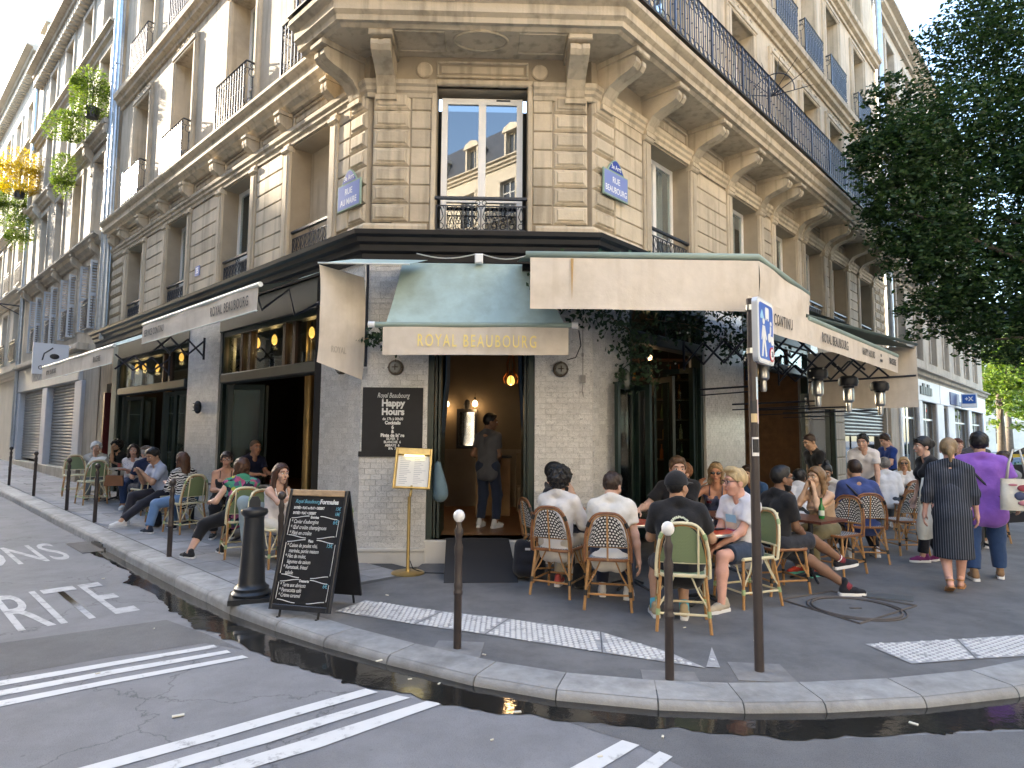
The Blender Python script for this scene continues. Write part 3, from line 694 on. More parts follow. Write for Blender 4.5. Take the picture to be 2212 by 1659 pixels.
# ---- upper floors
def upper(F, axes, x0, x1, sgn, rail_floors, off):
    ops = [(sgn*c-.56, sgn*c+.56, z+.1, z+h) for c in axes for z, h in ((7.45,2.75),(11.0,2.5),(14.3,2.3),(17.5,2.0))]
    wall('upper_wall', F, x0, x1, 7.1, 20.2, ops, STONE, cafe, 0., .4)
    for c in axes:
        c *= sgn
        for z, h in ((7.45,2.75),(11.0,2.5),(14.3,2.3)):
            mb = MB(); a = .56; t = .17
            for q in ((c-a-t, c-a-.004, z+.02, z+h-.001), (c+a+.004, c+a+t, z+.02, z+h-.001)): mb.block(*q, -.065, .02, .02); mb.block(q[0]+.05, q[1]-.02, q[2], q[3], -.085, -.06, .01)
            mb.block(c-a-t, c+a+t, z+h, z+h+.2, -.066, .02, .02); mb.block(c-a-t+.03, c+a+t-.03, z+h+.06, z+h+.16, -.088, -.06, .01)
            obj('window_surround', mb, STONE, cafe, F)
            window(F, c-.56, c+.56, z+.1, z+h+.001, .33, cafe, .07, z+1.05 if z < 8 else z+h-.6)
        mb = MB(); r4 = random.Random(int(c*10)+50)      # carved garland over the window
        for k in range(26): mb.sphere((c-.5+k*.04, -.02-.012*r4.random(), 10.46+.035*math.sin(k*.9)+r4.uniform(-.02,.02)), (.03,.03,.035), 6)
        obj('carved_garland', mb, STONE, cafe, F, smooth=True)
    return
upper(LF, AXL, -LE, -.001, -1, (7.45,), 0); upper(RF, AXR, .001, RE, 1, (), 0)
wall('upper_wall', CF, UL+.36, UR-.36, 7.1, 20.2, [(-1.05,.12,7.55,10.2),(-1.05,.12,11.1,13.5),(-1.05,.12,14.4,16.6)], STONE, cafe, 0., .4)
for z, h in ((7.45,2.75),(11.0,2.5),(14.3,2.3)): window(CF, -1.05, .12, z+.1, z+h, .3, cafe)
LG3 = [(-.01,10.62),(.05,10.62),(.06,10.70),(.15,10.74),(.17,10.82),(.24,10.86),(.26,10.97),(-.01,10.98)]
mould('string_course', LG3); mould('string_course', [(o, z+3.25) for o, z in LG3]); mould('string_course', [(o*1.5, z+6.6) for o, z in LG3])
mb = MB(); mb.slab([tuple(p) for p in (Lw(LE,.05).to_2d(), (PL+(CD*-.02)-NI*.05).to_2d(), (PR-NI*.05).to_2d(), Rw(RE,.05).to_2d(), Rw(RE,-9).to_2d(), Lw(LE,-9).to_2d())], 20.2, 20.5); obj('roof', mb, SLATE, cafe, I4)
# iron balcony railing, baluster by baluster
def balustrade(name, F, pts_fn, L, z, n, parent, h=.95, m=IRON_B, post=8):
    mb = MB(); st = L/n
    for zz, r in ((h, .020), (h-.13, .008), (.10, .010), (.02, .012)): mb.tube([pts_fn(L*i/max(1,n//4)) + Vector((0,0,z+zz)) for i in range(max(1,n//4)+1)], r, 4)
    rl = obj(name, mb, m, parent, I4)
    b = MB(); w = st
    b.box(-.009, .009, -.007, .007, .02, h-.01)
    b.tube(ring_pts(w/2, 0, h-.065, .045, 8), .008, 4); b.tube(ring_pts(w/2, 0, h-.20, w*.36, 8), .008, 4); b.tube(ring_pts(w/2, 0, .18, w*.40, 8), .008, 4); b.tube(ring_pts(w/2, 0, .06, .035, 6), .008, 4)
    b.tube([(w/2, 0, .25), (w/2, 0, h-.26)], .007, 4); b.sphere((w/2, 0, h*.5), .016, 6)
    me = b.mesh('baluster'); p = MB(); p.box(-.016, .016, -.014, .014, 0, h+.02); pm = p.mesh('post')
    for i in range(n):
        a, c = pts_fn(st*i), pts_fn(st*(i+1)); d = (c-a).normalized()
        M = frame(a + Vector((0,0,z)), d, Vector((-d.y, d.x, 0)))
        obj('baluster', me, m, rl, M)
        if i % post == 0: obj('post', pm, m, rl, M)
    return rl
balustrade('balcony_railing', None, lambda s: Rw(s-.2, .80), 15.5, 7.5, 106, cafe)
balustrade('balcony_railing', None, lambda s: (PL+CD*(-.33)-NI*.80) + CD*s, 3.8, 7.5, 24, cafe)
balustrade('balcony_railing', None, lambda s: Lw(.62-s, .80), .72, 7.5, 5, cafe)
def balconette(F, c, z, parent, p=.16, w=1.36, h=.93):
    for f, L in ((lambda s: F @ Vector((c-w/2+s, -p, 0)), w), (lambda s: F @ Vector((c-w/2, -s, 0)), p), (lambda s: F @ Vector((c+w/2, -s, 0)), p)):
        balustrade('balconette', None, f, L, z, 12 if L > .5 else 1, parent, h, IRON_S, 99)
IRON_S = mat('balconette_iron', (.05,.055,.065), .28, spec=.8, metal=.4)
for c in AXL: balconette(LF, -c, 7.45, cafe, .22); 
for c in AXL[1:]: balconette(LF, -c, 11.0, cafe, .2)
for c in AXR[2:]: balconette(RF, c, 11.0, cafe, .2)
# anti-climb fan of spikes on the balcony
fan = MB(); o = Rw(4.6, .8, 8.0); M_ = frame(o, DR, -NR)
for k in range(7):
    a = R(-5+k*27); fan.tube([M_ @ Vector((0, 0, .1)), M_ @ Vector((0, -.75*math.cos(a), .1+.75*math.sin(a)))], [.013,.004], 5)
fan.tube([M_ @ Vector((0, -.42*math.cos(R(a)), .1+.42*math.sin(R(a)))) for a in range(-5, 160, 15)], .011, 5)
obj('spiked_fan', fan, IRON, cafe, I4)
# drain pipes
def pipe(name, pts, r, parent, m=ZINC, clips=()):
    mb = MB(); mb.tube(pts, r, 10)
    for q in clips: mb.lathe([(r*1.2,-.03),(r*1.2,.03)], 10, q)
    return obj(name, mb, m, parent, I4, smooth=40)
pipe('drain_pipe', [Lw(12.35, .12, 20), Lw(12.35, .12, 8), Lw(12.35, .12, 4.2)], .085, cafe, clips=[Lw(12.35,.12,z) for z in (5.8,9,12)])
pipe('drain_pipe', [Lw(12.72, .14, 20), Lw(12.72, .14, 4.4)], .07, cafe, clips=[Lw(12.72,.14,z) for z in (5.4,9,12)])
pipe('drain_pipe', [Rw(16.1, .12, 20), Rw(16.1, .12, 3.9)], .12, cafe)
# ------------------------------------------------------------------ cafe at street level
# black cornice all round
BC = [(-.01,4.06),(.05,4.06),(.06,4.16),(.11,4.19),(.12,4.27),(.17,4.30),(.18,4.36),(.23,4.39),(.24,4.45),(.20,4.465),(-.01,4.465)]
mould('black_cornice', BC, BLACKP, [Lw(13.3,0).to_2d()[:], PL.to_2d()[:], PR.to_2d()[:], Rw(9.2,0).to_2d()[:]])
TW, TH_ = .152, .0745
tile_count = [0]
def tile_mesh(w):
    mb = MB(); mb.block(.0015, w-.0015, .0015, TH_-.0015, -.007, .0, .002); return mb.mesh('tile')
TILES = {}
def marble_pier(F, x0, x1, z0, z1, single=0, zs=(9,9)):
    mb = MB(); mb.box(x0, x1, .0015, .3, z0, z1); pr = obj('marble_pier', mb, GROUT, cafe, F)
    rest = MB(); z = z0; r_ = 0
    while z < z1-.01:
        x = x0; first = True
        while x < x1-.004:
            w = TW*(.5 if (first and r_ % 2) else 1); w = min(w, x1-x); first = False
            if w < .02: break
            h = min(TH_, z1-z)
            if h > TH_-.001 and zs[0] <= z <= zs[1] and tile_count[0] < 298:
                key = round(w, 4); TILES.setdefault(key, tile_mesh(w)); o = obj('tile', TILES[key], MARBLE, pr, F @ T(x, 0, z)); tile_count[0] += 1
            else: rest.block(x+.0015, x+w-.0015, z+.0015, z+h-.0015, -.007, 0, .002)
            x += w
        z += TH_; r_ += 1
    if rest.v: obj('tiles', rest, MARBLE_J, pr, F, kind='stuff')
    return pr
MARBLE_J = MARBLE.copy(); MARBLE_J.name = 'marble_tiles_joined'; MATS['marble_tiles_joined'] = MARBLE_J
# joined tiles take their shade from a cell pattern instead of the object
n_ = MARBLE_J.node_tree.nodes; l_ = MARBLE_J.node_tree.links
oi = next(x for x in n_ if x.type == 'OBJECT_INFO'); tc = next(x for x in n_ if x.type == 'TEX_COORD')
sc_ = n_.new('ShaderNodeVectorMath'); sc_.operation = 'MULTIPLY'; sc_.inputs[1].default_value = (1/TW, 1, 1/TH_); l_.new(tc.outputs['Object'], sc_.inputs[0])
fl = n_.new('ShaderNodeVectorMath'); fl.operation = 'FLOOR'; l_.new(sc_.outputs[0], fl.inputs[0])
wn = n_.new('ShaderNodeTexWhiteNoise'); l_.new(fl.outputs[0], wn.inputs['Vector'])
for lk in list(l_):
    if lk.from_node == oi: to = lk.to_socket; l_.remove(lk); l_.new(wn.outputs['Value'], to)
marble_pier(CF, UL+.001, -1.14, .20, 4.06, zs=(.2,2.75)); marble_pier(CF, .31, UR-.001, .20, 4.06, zs=(.5,1.9))
marble_pier(LF, -1.05, -.002, .22, 4.06); marble_pier(LF, -6.32, -4.76, .28, 4.06); marble_pier(RF, .002, .93, .2, 4.06); marble_pier(RF, 3.32, 4.92, .2, 4.06); marble_pier(RF, 8.75, 9.3, .2, 4.06)
mb = MB(); mb.block(-1.14, .31, 3.30, 4.06, .02, .3, .01); obj('door_lintel', mb, GREENG, cafe, CF)
PLM = mat('marble_plinth', (.62,.60,.56), .35, var=.1, vscale=5, dirt=(.42,.40,.37), dscale=2.5)
def plinth(F, x0, x1, z0=-.05, z1=.2):
    mb = MB(); mb.block(x0, x1, z0, z1, -.045, .3, .012); mb.block(x0+.001, x1-.001, z1-.045, z1+.001, -.062, -.04, .008); return obj('plinth', mb, PLM, cafe, F)
plinth(CF, UL-.02, -1.14); plinth(CF, .31, UR+.02); plinth(LF, -1.05, .02, -.05, .2); plinth(LF, -6.32, -4.76, -.02, .27); plinth(RF, -.02, .93); plinth(RF, 3.32, 4.92)
mb = MB(); mb.block(-1.16, .33, -.03, .30, -.02, .45, .015); obj('door_step', mb, PLM, cafe, CF)
# threshold ramp
rp = MB(); rp.add([(-.80,-1.13,.005),(.06,-1.10,.005),(-.03,-.02,.335),(-.86,-.02,.335),(-.80,-1.13,-.01),(.06,-1.10,-.01),(-.03,-.02,.29),(-.86,-.02,.29)], [(0,1,2,3),(7,6,5,4),(0,4,5,1),(1,5,6,2),(2,6,7,3),(3,7,4,0)])
obj('doormat_ramp', rp, mat('black_rubber', (.022,.022,.024), .75, bump=.003, bscale=120), None, CF, label='black rubber ramp leading up to the corner cafe door', cat='ramp')
# interior: floor, ceiling, back walls
def poly_part(name, pts, z, m):
    mb = MB(); mb.add([(p.x, p.y, z) for p in pts], [tuple(range(len(pts)))]); return obj(name, mb, m, cafe, I4)
inn = [Lw(11.6,-.05), PL+NI*.05, PR+NI*.05, Rw(9.2,-.05), Rw(9.2,-6.5), Rw(3.2,-6.5) + NI*1.0, Lw(4,-6.5), Lw(11.6,-6)]
poly_part('cafe_floor', inn, .30, WOODF); poly_part('cafe_ceiling', inn, 4.02, mat('cafe_ceiling_paint', (.06,.04,.022), .6))
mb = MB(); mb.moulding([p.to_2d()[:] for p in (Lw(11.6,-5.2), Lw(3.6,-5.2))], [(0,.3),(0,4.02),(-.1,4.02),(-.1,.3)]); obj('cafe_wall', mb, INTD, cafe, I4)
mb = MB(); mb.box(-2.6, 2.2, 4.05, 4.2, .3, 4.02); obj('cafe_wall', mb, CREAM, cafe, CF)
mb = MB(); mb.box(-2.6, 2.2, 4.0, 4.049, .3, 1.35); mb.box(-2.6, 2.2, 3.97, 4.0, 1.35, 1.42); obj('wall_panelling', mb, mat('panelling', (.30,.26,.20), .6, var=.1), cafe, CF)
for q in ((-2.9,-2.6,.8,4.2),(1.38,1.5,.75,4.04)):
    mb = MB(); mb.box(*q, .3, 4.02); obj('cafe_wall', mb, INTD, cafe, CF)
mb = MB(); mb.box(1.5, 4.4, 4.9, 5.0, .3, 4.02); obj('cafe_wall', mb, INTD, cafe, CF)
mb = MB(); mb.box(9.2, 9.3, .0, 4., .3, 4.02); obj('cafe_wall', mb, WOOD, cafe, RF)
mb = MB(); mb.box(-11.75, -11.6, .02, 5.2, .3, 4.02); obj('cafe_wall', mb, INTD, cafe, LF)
# door frame and door leaves of the corner entrance
mb = MB(); mb.box(-1.138, -1.06, .03, .16, .302, 3.30); mb.box(.23, .308, .03, .16, .302, 3.30); mb.box(-1.06, .23, .03, .16, 3.14, 3.298)
for x in (-1.05,-1.0): mb.box(x, x+.03, .1, .95, .31, 3.12)
for x in (.17,.21): mb.box(x, x+.03, .1, .95, .31, 3.12)
obj('door_frame', mb, GREENP, cafe, CF)
for s_, x in ((1,-.93), (-1,.14)):
    mb = MB(); mb.sheet(lambda a, b, x=x, s_=s_: (x+s_*(.03*math.sin(a*20)-.10*(1-b)**2*(0 if b > .5 else 1)), .35+a*.5, 1.3+b*1.9), 24, 8)
    obj('door_curtain', mb, mat('blue_curtain', (.03,.055,.09), .85), cafe, CF, smooth=True)
# shop openings with green frames
def opening(F, x0, x1, zb, ztr, zt, mulls, parent, fasc=True):
    mb = MB(); w = .09
    mb.box(x0, x0+w, .03, .2, zb, zt); mb.box(x1-w, x1, .03, .2, zb, zt); mb.box(x0+w, x1-w, .03, .2, zt-.09, zt)
    fr = obj('shop_front_frame', mb, GREENP, parent, F)
    b = MB(); b.block(x0+w, x1-w, ztr-.09, ztr+.09, -.03, .2, .02); obj('transom_bar', b, GREENG, fr, F)
    xs = [x0+w] + list(mulls) + [x1-w]
    for m_ in mulls: q = MB(); q.box(m_-.045, m_+.045, .05, .17, ztr+.092, zt-.092); obj('mullion', q, mat('dark_mullion', (.06,.03,.015), .45), fr, F)
    for a, b_ in zip(xs, xs[1:]):
        q = MB(); q.box(a+.046, b_-.046, .095, .102, ztr+.093, zt-.093); obj('pane', q, GLASSD, fr, F)
    if fasc:
        q = MB(); q.block(x0-.04, x1+.04, zt+.001, 4.058, -.02, .25, .012); obj('fascia_board', q, GREENG, fr, F)
    return fr
opening(LF, -4.74, -1.06, .1, 2.70, 3.58, (-3.95,-3.62,-2.35,-2.02), cafe); opening(LF, -11.2, -6.34, .2, 2.72, 3.56, (-8.0,-7.6), cafe)
opening(RF, .95, 3.30, .1, 3.2, 3.75, (2.1,), cafe); opening(RF, 4.94, 8.74, .1, 3.2, 3.75, (6.2,7.5), cafe)
def leaf(F, hinge, ang, w, z0, z1, parent, y=.1, glassm=None, fr=.09):
    M = F @ T(hinge, y, 0) @ RZ(ang); mb = MB(); t = .025
    mb.box(0, fr, -t, t, z0, z1); mb.box(w-fr, w, -t, t, z0, z1); mb.box(fr, w-fr, -t, t, z1-fr, z1); mb.box(fr, w-fr, -t, t, z0, z0+.45)
    d = obj('folding_door', mb, GREENP, parent, M); p = MB(); p.box(fr, w-fr, -.004, .004, z0+.45, z1-fr); obj('pane', p, glassm or GLASSD, d, M); return d
leaf(LF, -4.62, R(38), .75, .31, 2.6, cafe); leaf(LF, -4.55, R(66), .7, .31, 2.6, cafe); leaf(LF, -1.2, R(112), .62, .31, 2.6, cafe)
for a in (-11.0,-8.0): leaf(LF, a, R(20), .8, .31, 2.6, cafe); leaf(LF, a+.1, R(55), .75, .31, 2.6, cafe)
leaf(LF, -7.3, R(20), .7, .31, 2.6, cafe)
leaf(RF, .97, R(-168), .66, .25, 2.45, cafe, -.03, GLASSM); leaf(RF, 1.02, R(-100), .30, .25, 2.45, cafe, -.03, GLASSM)
leaf(RF, 3.2, R(100), .6, .31, 2.9, cafe); leaf(RF, 3.1, R(80), .6, .31, 2.9, cafe); leaf(RF, 2.4, R(60), .7, .31, 2.7, cafe)
leaf(RF, 5.05, R(70), .6, .31, 2.9, cafe); leaf(RF, 8.0, R(-60), .6, .31, 2.7, cafe, 0., GLASSM); leaf(RF, 8.6, R(-100), .6, .31, 2.7, cafe, 0., GLASSM)
# brass columns
for F, x, y in ((LF,-2.75,.75),(LF,-8.3,.8),(LF,-9.9,.8),(RF,5.7,.7),(RF,6.3,.75)):
    mb = MB(); mb.lathe([(.10,.3),(.10,.36),(.082,.4),(.082,3.9),(.1,4.0)], 18, (x, y, 0)); obj('brass_column', mb, mat('dull_brass', (.30,.205,.085), .42, metal=.8, var=.25, vscale=3), cafe, F, smooth=40)
# grey-green end post, red post and stone jamb on the left
mb = MB(); mb.box(-11.62, -11.22, -.02, .3, .1, 4.05); obj('shop_post', mb, mat('grey_green_paint', (.30,.34,.30), .6, var=.1), cafe, LF)
mb = MB(); mb.box(-12.2, -11.75, .1, .3, .15, 2.9); mb.box(-12.22, -12.08, -.05, .1, .15, 2.75); obj('red_doorway', mb, mat('dark_red_paint', (.12,.015,.02), .45), cafe, LF)
wall('street_wall', LF, -13.3, -11.63, .1, 4.05, [(-12.22,-11.72,.1,3.0)], STONE, cafe, .02, .5)
wall('street_wall', RF, 9.3, RE, 0, 4.0, [(9.45,10.2,0,3.1),(11.35,15.75,0,3.3)], STONE2, cafe, .01, .4)
for z in (.3,.75,1.2,1.65,2.1,2.55): mb = MB(); mb.block(10.3, 11.2, z, z+.42, -.03, .05, .015); obj('stone_block', mb, STONE2, cafe, RF)
# bulbs: left transom row
def bulb_lamp(p, label, r=.048, h=.155, m=BULB, ztop=4.0, cat='lamp', grp=None, watt=0., tube_=True):
    t = thing('pendant_lamp', label, cat, T(p.x, p.y, p.z), grp)
    mb = MB(); mb.lathe([(.012,h*.95),(r*.75,h*.75),(r,h*.4),(r,h*.1),(r*.7,-h*.15),(.005,-h*.25)], 12); obj('bulb', mb, m, t, T(*p), smooth=True)
    mb = MB(); mb.lathe([(.02,h*.95),(.022,h*1.35),(.01,h*1.5)], 8); mb.tube([(0,0,h*1.4),(0,0,ztop-p.z)], .004, 5); obj('flex_and_socket', mb, BLACK, t, T(*p))
    if watt:
        l = bpy.data.lights.new('lamp_light', 'POINT'); l.energy = watt; l.color = (1,.62,.28); l.shadow_soft_size = .05; lo = bpy.data.objects.new('lamp_light', l); col.objects.link(lo); put(lo, T(p.x, p.y, p.z-.08), t)
    return t
LB = [(2.1,3.30),(2.9,3.30),(3.41,3.31),(4.08,3.32),(4.68,3.32)]
for i, (u_, z) in enumerate(LB): bulb_lamp(Lw(u_, -.4, z), ['glowing filament bulb, first from the corner of the left window row','glowing filament bulb, second from the corner of the left window row','glowing filament bulb, middle of the row in the left cafe window','glowing filament bulb, fourth from the corner of the left window row','glowing filament bulb, last of the row beside the marble pier'][i], watt=.45, grp='filament bulbs in the left window')
for i, (u_, z) in enumerate(((7.93,3.36),(9.51,3.22),(10.5,3.33),(11.1,3.34))): bulb_lamp(Lw(u_, -.4, z), ['glowing filament bulb beside the pier in the far left window','glowing filament bulb, second in the far left cafe window','glowing filament bulb, third in the far left cafe window','glowing filament bulb at the far end of the far left cafe window'][i], watt=.4, grp='filament bulbs in the far left window')
cw = CF @ Vector((.02, 1.4, 2.52)); bulb_lamp(cw, 'caged copper pendant lamp glowing inside the corner doorway', .06, .13, BULB, watt=.8)
cage = MB(); 
for k in range(8): a = 2*math.pi*k/8; cage.tube([(.03*math.cos(a),.03*math.sin(a),.45),(.07*math.cos(a),.07*math.sin(a),.3),(.05*math.cos(a),.05*math.sin(a),.2),(.12*math.cos(a),.12*math.sin(a),.08),(.10*math.cos(a),.10*math.sin(a),0)], .006, 4)
t_ = bpy.data.objects['pendant_lamp'] if False else None
obj('lamp_cage', cage, mat('copper', (.5,.2,.08), .35, metal=.9), None, T(*cw), label='copper wire cage round the doorway pendant bulb', cat='lamp cage')
for x, y, z, lb in ((-1.18,3.9,2.27,'round glowing wall bulb left of the mirror inside the doorway'),(-.62,3.9,2.28,'round glowing wall bulb right of the mirror inside the doorway')):
    q = CF @ Vector((x, y, z)); bulb_lamp(q, lb, .055, .11, BULBW, q.z+.25, watt=.45)
# framed mirror, picture and counter inside the doorway
def on_cf(name, label, cat, mb, m, M=CF): return obj(name, mb, m, None, M, label=label, cat=cat)
t = thing('wall_mirror', 'dark framed wall mirror inside the corner doorway', 'mirror', CF @ T(-.78, 3.95, 1.85))
mb = MB(); mb.box(-.20,-.15,0,.05,-.42,.36); mb.box(.15,.20,0,.05,-.42,.36); mb.box(-.15,.15,0,.05,.30,.36); mb.box(-.15,.15,0,.05,-.42,-.36); mb.sphere((0,.02,.44),(.07,.03,.12),8); obj('frame', mb, BLACK, t)
mb = MB(); mb.box(-.15,.15,.02,.03,-.36,.30); obj('glass', mb, mat('mirror_silver', (.6,.6,.58), .05, metal=1.), t)
mb = MB(); mb.box(.75,1.25,3.95,3.99,1.5,2.4); on_cf('picture_panel', 'pale grey panel on the wall inside the doorway', 'picture', mb, mat('panel_grey', (.30,.32,.34), .6))
t = thing('counter', 'wooden counter inside the corner doorway', 'counter', CF @ T(-.5, 2.6, .3))
mb = MB(); mb.box(-.05,.55,0,.5,0,1.0); obj('body', mb, mat('counter_wood', (.26,.15,.06), .5, var=.2, vscale=4), t); mb = MB(); mb.box(-.08,.58,-.03,.53,1.0,1.04); obj('top', mb, BLACK, t)
t = thing('banquette', 'cream button-back banquette against the inside wall', 'bench', CF @ T(.9, 3.2, .3)); mb = MB(); mb.box(-.7,.8,0,.7,0,.45); obj('seat', mb, CREAM, t); mb = MB(); mb.box(-.7,.8,.5,.7,.45,1.05); obj('backrest', mb, CREAM, t)
# bar shelves with bottles behind the right opening
t = thing('bar_shelves', 'dark wooden bar shelves inside the right opening', 'shelf', CF @ T(2.75, 4.5, .3))
for k in range(6): mb = MB(); mb.box(-1.2,1.2,0,.3,.9+k*.42,.93+k*.42); obj('shelf_board', mb, mat('shelf_wood', (.10,.05,.025), .5), t)
mb = MB(); mb.box(-1.2,-1.15,0,.3,0,3.4); mb.box(1.15,1.2,0,.3,0,3.4); mb.box(-1.2,1.2,.3,.34,0,3.4); obj('shelf_frame', mb, INTD, t)
bot = MB(); bot.lathe([(.035,0),(.038,.02),(.038,.17),(.03,.2),(.013,.23),(.013,.30),(.016,.31)], 8); bme = [bot.mesh('bottle', 40) for _ in range(4)]
for me, c in zip(bme, ((.25,.08,.02),(.06,.10,.04),(.35,.30,.22),(.30,.16,.03))): me.materials.append(mat('bottle_%.2f' % c[0], c, .12, spec=.7))
r5 = random.Random(11)
for k in range(5):
    for i in range(11):
        if r5.random() < .8: obj('bottle', bme[r5.randrange(4)], None, None, CF @ T(1.7+i*.2+r5.uniform(-.04,.04), 4.62, 1.23+k*.42), label='small bottle standing on the dark bar shelves', cat='bottle', group='bottles on the bar shelves')
for x, y, z in ((2.0,3.6,2.85),(2.6,2.8,3.1),(3.05,3.2,1.75),(2.2,3.8,2.1)):
    q = CF @ Vector((x, y, z)); bulb_lamp(q, 'small glowing bulb hanging in the dark bar', .04, .08, BULBW, 4.0, grp='small bulbs in the dark bar', watt=.5)
# ------------------------------------------------------------------ neighbouring buildings
PANE_D = mat('dark_pane', (.04,.045,.05), .04, spec=.8)
SHUT = mat('grey_louvre_paint', (.48,.50,.52), .6, var=.06)
def simple_window(F, x0, x1, z0, z1, yin, parent, fr=.06, m=None):
    mb = MB(); xc = (x0+x1)/2; y0, y1 = yin, yin+.05
    mb.box(x0, x0+fr, y0, y1, z0, z1); mb.box(x1-fr, x1, y0, y1, z0, z1); mb.box(x0+fr, x1-fr, y0, y1, z1-fr, z1); mb.box(x0+fr, x1-fr, y0, y1, z0, z0+fr); mb.box(xc-fr*.5, xc+fr*.5, y0-.01, y1, z0+fr, z1-fr)
    zt = z0+(z1-z0)*.68; mb.box(x0+fr, xc-fr*.5, y0, y1, zt-.025, zt+.025); mb.box(xc+fr*.5, x1-fr, y0, y1, zt-.025, zt+.025)
    w = obj('window', mb, m or PVC, parent, F); p = MB(); p.box(x0+fr, x1-fr, y0+.02, y0+.03, z0+fr, z1-fr); obj('pane', p, PANE_D, w, F); return w
def simple_rail(F, x0, x1, z, y, parent, h=.9, name='railing', n=None):
    mb = MB(); n = n or max(4, int((x1-x0)/.13))
    for zz in (z+.05, z+h-.12, z+h): mb.box(x0, x1, y-.01, y+.01, zz-.012, zz+.012)
    for i in range(n+1): x = x0+(x1-x0)*i/n; mb.box(x-.008, x+.008, y-.008, y+.008, z+.05, z+h)
    return obj(name, mb, IRON, parent, F)
def town_house(name, label, F, x0, x1, z1, axes, floors, courses_, m, ww=1.15, wood=None, rails=(), surround=True, depth=10., roof=3., dent=False, dormers=True, zb=0., hole=()):
    b = thing(name, label, 'building', F @ T((x0+x1)/2, 0, 0))
    ops = [(c-ww/2, c+ww/2, a, e) for c in axes for a, e in floors] + list(hole)
    wall('wall', F, x0, x1, zb, z1, ops, m, b, 0., .35)
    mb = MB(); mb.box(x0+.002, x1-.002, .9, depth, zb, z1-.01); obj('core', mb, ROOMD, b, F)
    for c in axes:
        for k, (a, e) in enumerate(floors):
            simple_window(F, c-ww/2, c+ww/2, a, e, .2, b)
            if surround:
                q = MB(); t = .16
                q.block(c-ww/2-t, c-ww/2-.003, a, e, -.05, .02, .015); q.block(c+ww/2+.003, c+ww/2+t, a, e, -.05, .02, .015); q.block(c-ww/2-t, c+ww/2+t, e+.001, e+.18, -.06, .02, .015)
                obj('window_surround', q, m, b, F)
            if k in rails: simple_rail(F, c-ww/2-.05, c+ww/2+.05, a, -.12, b, .92)
    for z, p in courses_:
        q = MB(); q.prism([(0,0),(0,0)], 0, 0) if False else None
        k = [(0,z-.35),(.25*p,z-.35),(.3*p,z-.27),(.6*p,z-.22),(.65*p,z-.1),(p,z-.06),(p,z),(0,z)]
        n = len(k); q = MB(); q.add([(x0, -o, zz) for o, zz in k]+[(x1, -o, zz) for o, zz in k], [tuple(range(n)), tuple(reversed(range(n,2*n)))]+[(i,(i+1)%n,(i+1)%n+n,i+n) for i in range(n)])
        obj('string_course', q, m, b, F)
    if dent:
        z, p = courses_[-1]; q = MB(); x = x0+.1
        while x < x1-.1: q.box(x, x+.16, -p*.55, -.001, z-.62, z-.352); x += .32
        obj('dentils', q, m, b, F, kind='stuff')
    if roof:
        q = MB(); q.add([(x0,.25,z1-.02),(x1,.25,z1-.02),(x1,1.35,z1+roof),(x0,1.35,z1+roof),(x1,depth-.3,z1+roof),(x0,depth-.3,z1+roof),(x1,depth-.3,z1-.02),(x0,depth-.3,z1-.02)], [(0,1,2,3),(3,2,4,5),(5,4,6,7),(0,3,5,7),(1,6,4,2),(0,7,6,1)])
        rf = obj('roof', q, SLATE, b, F)
        if dormers:
            for c in axes:
                d = MB(); d.box(c-.55, c-.42, .25, 1.1, z1+.3, z1+2.0); d.box(c+.42, c+.55, .25, 1.1, z1+.3, z1+2.0); d.box(c-.42, c+.42, .25, 1.1, z1+.3, z1+.5); d.prism([(c-.68,z1+2.0),(c+.68,z1+2.0),(c+.5,z1+2.3),(c,z1+2.45),(c-.5,z1+2.3)], .15, 1.3); d.box(c-.42, c+.42, .5, .55, z1+.5, z1+2.0)
                obj('dormer', d, m, rf, F); p = MB(); p.box(c-.36, c-.03, .49, .498, z1+.6, z1+1.9); p.box(c+.03, c+.36, .49, .498, z1+.6, z1+1.9); obj('dormer_panes', p, PANE_D, rf, F)
        for c in (x0+.4, (x0+x1)/2): q = MB(); q.box(c, c+1.6, 3, 3.8, z1+roof-.5, z1+roof+1.4); obj('chimney', q, mat('chimney_brick', (.33,.2,.14), .9), rf, F)
    return b
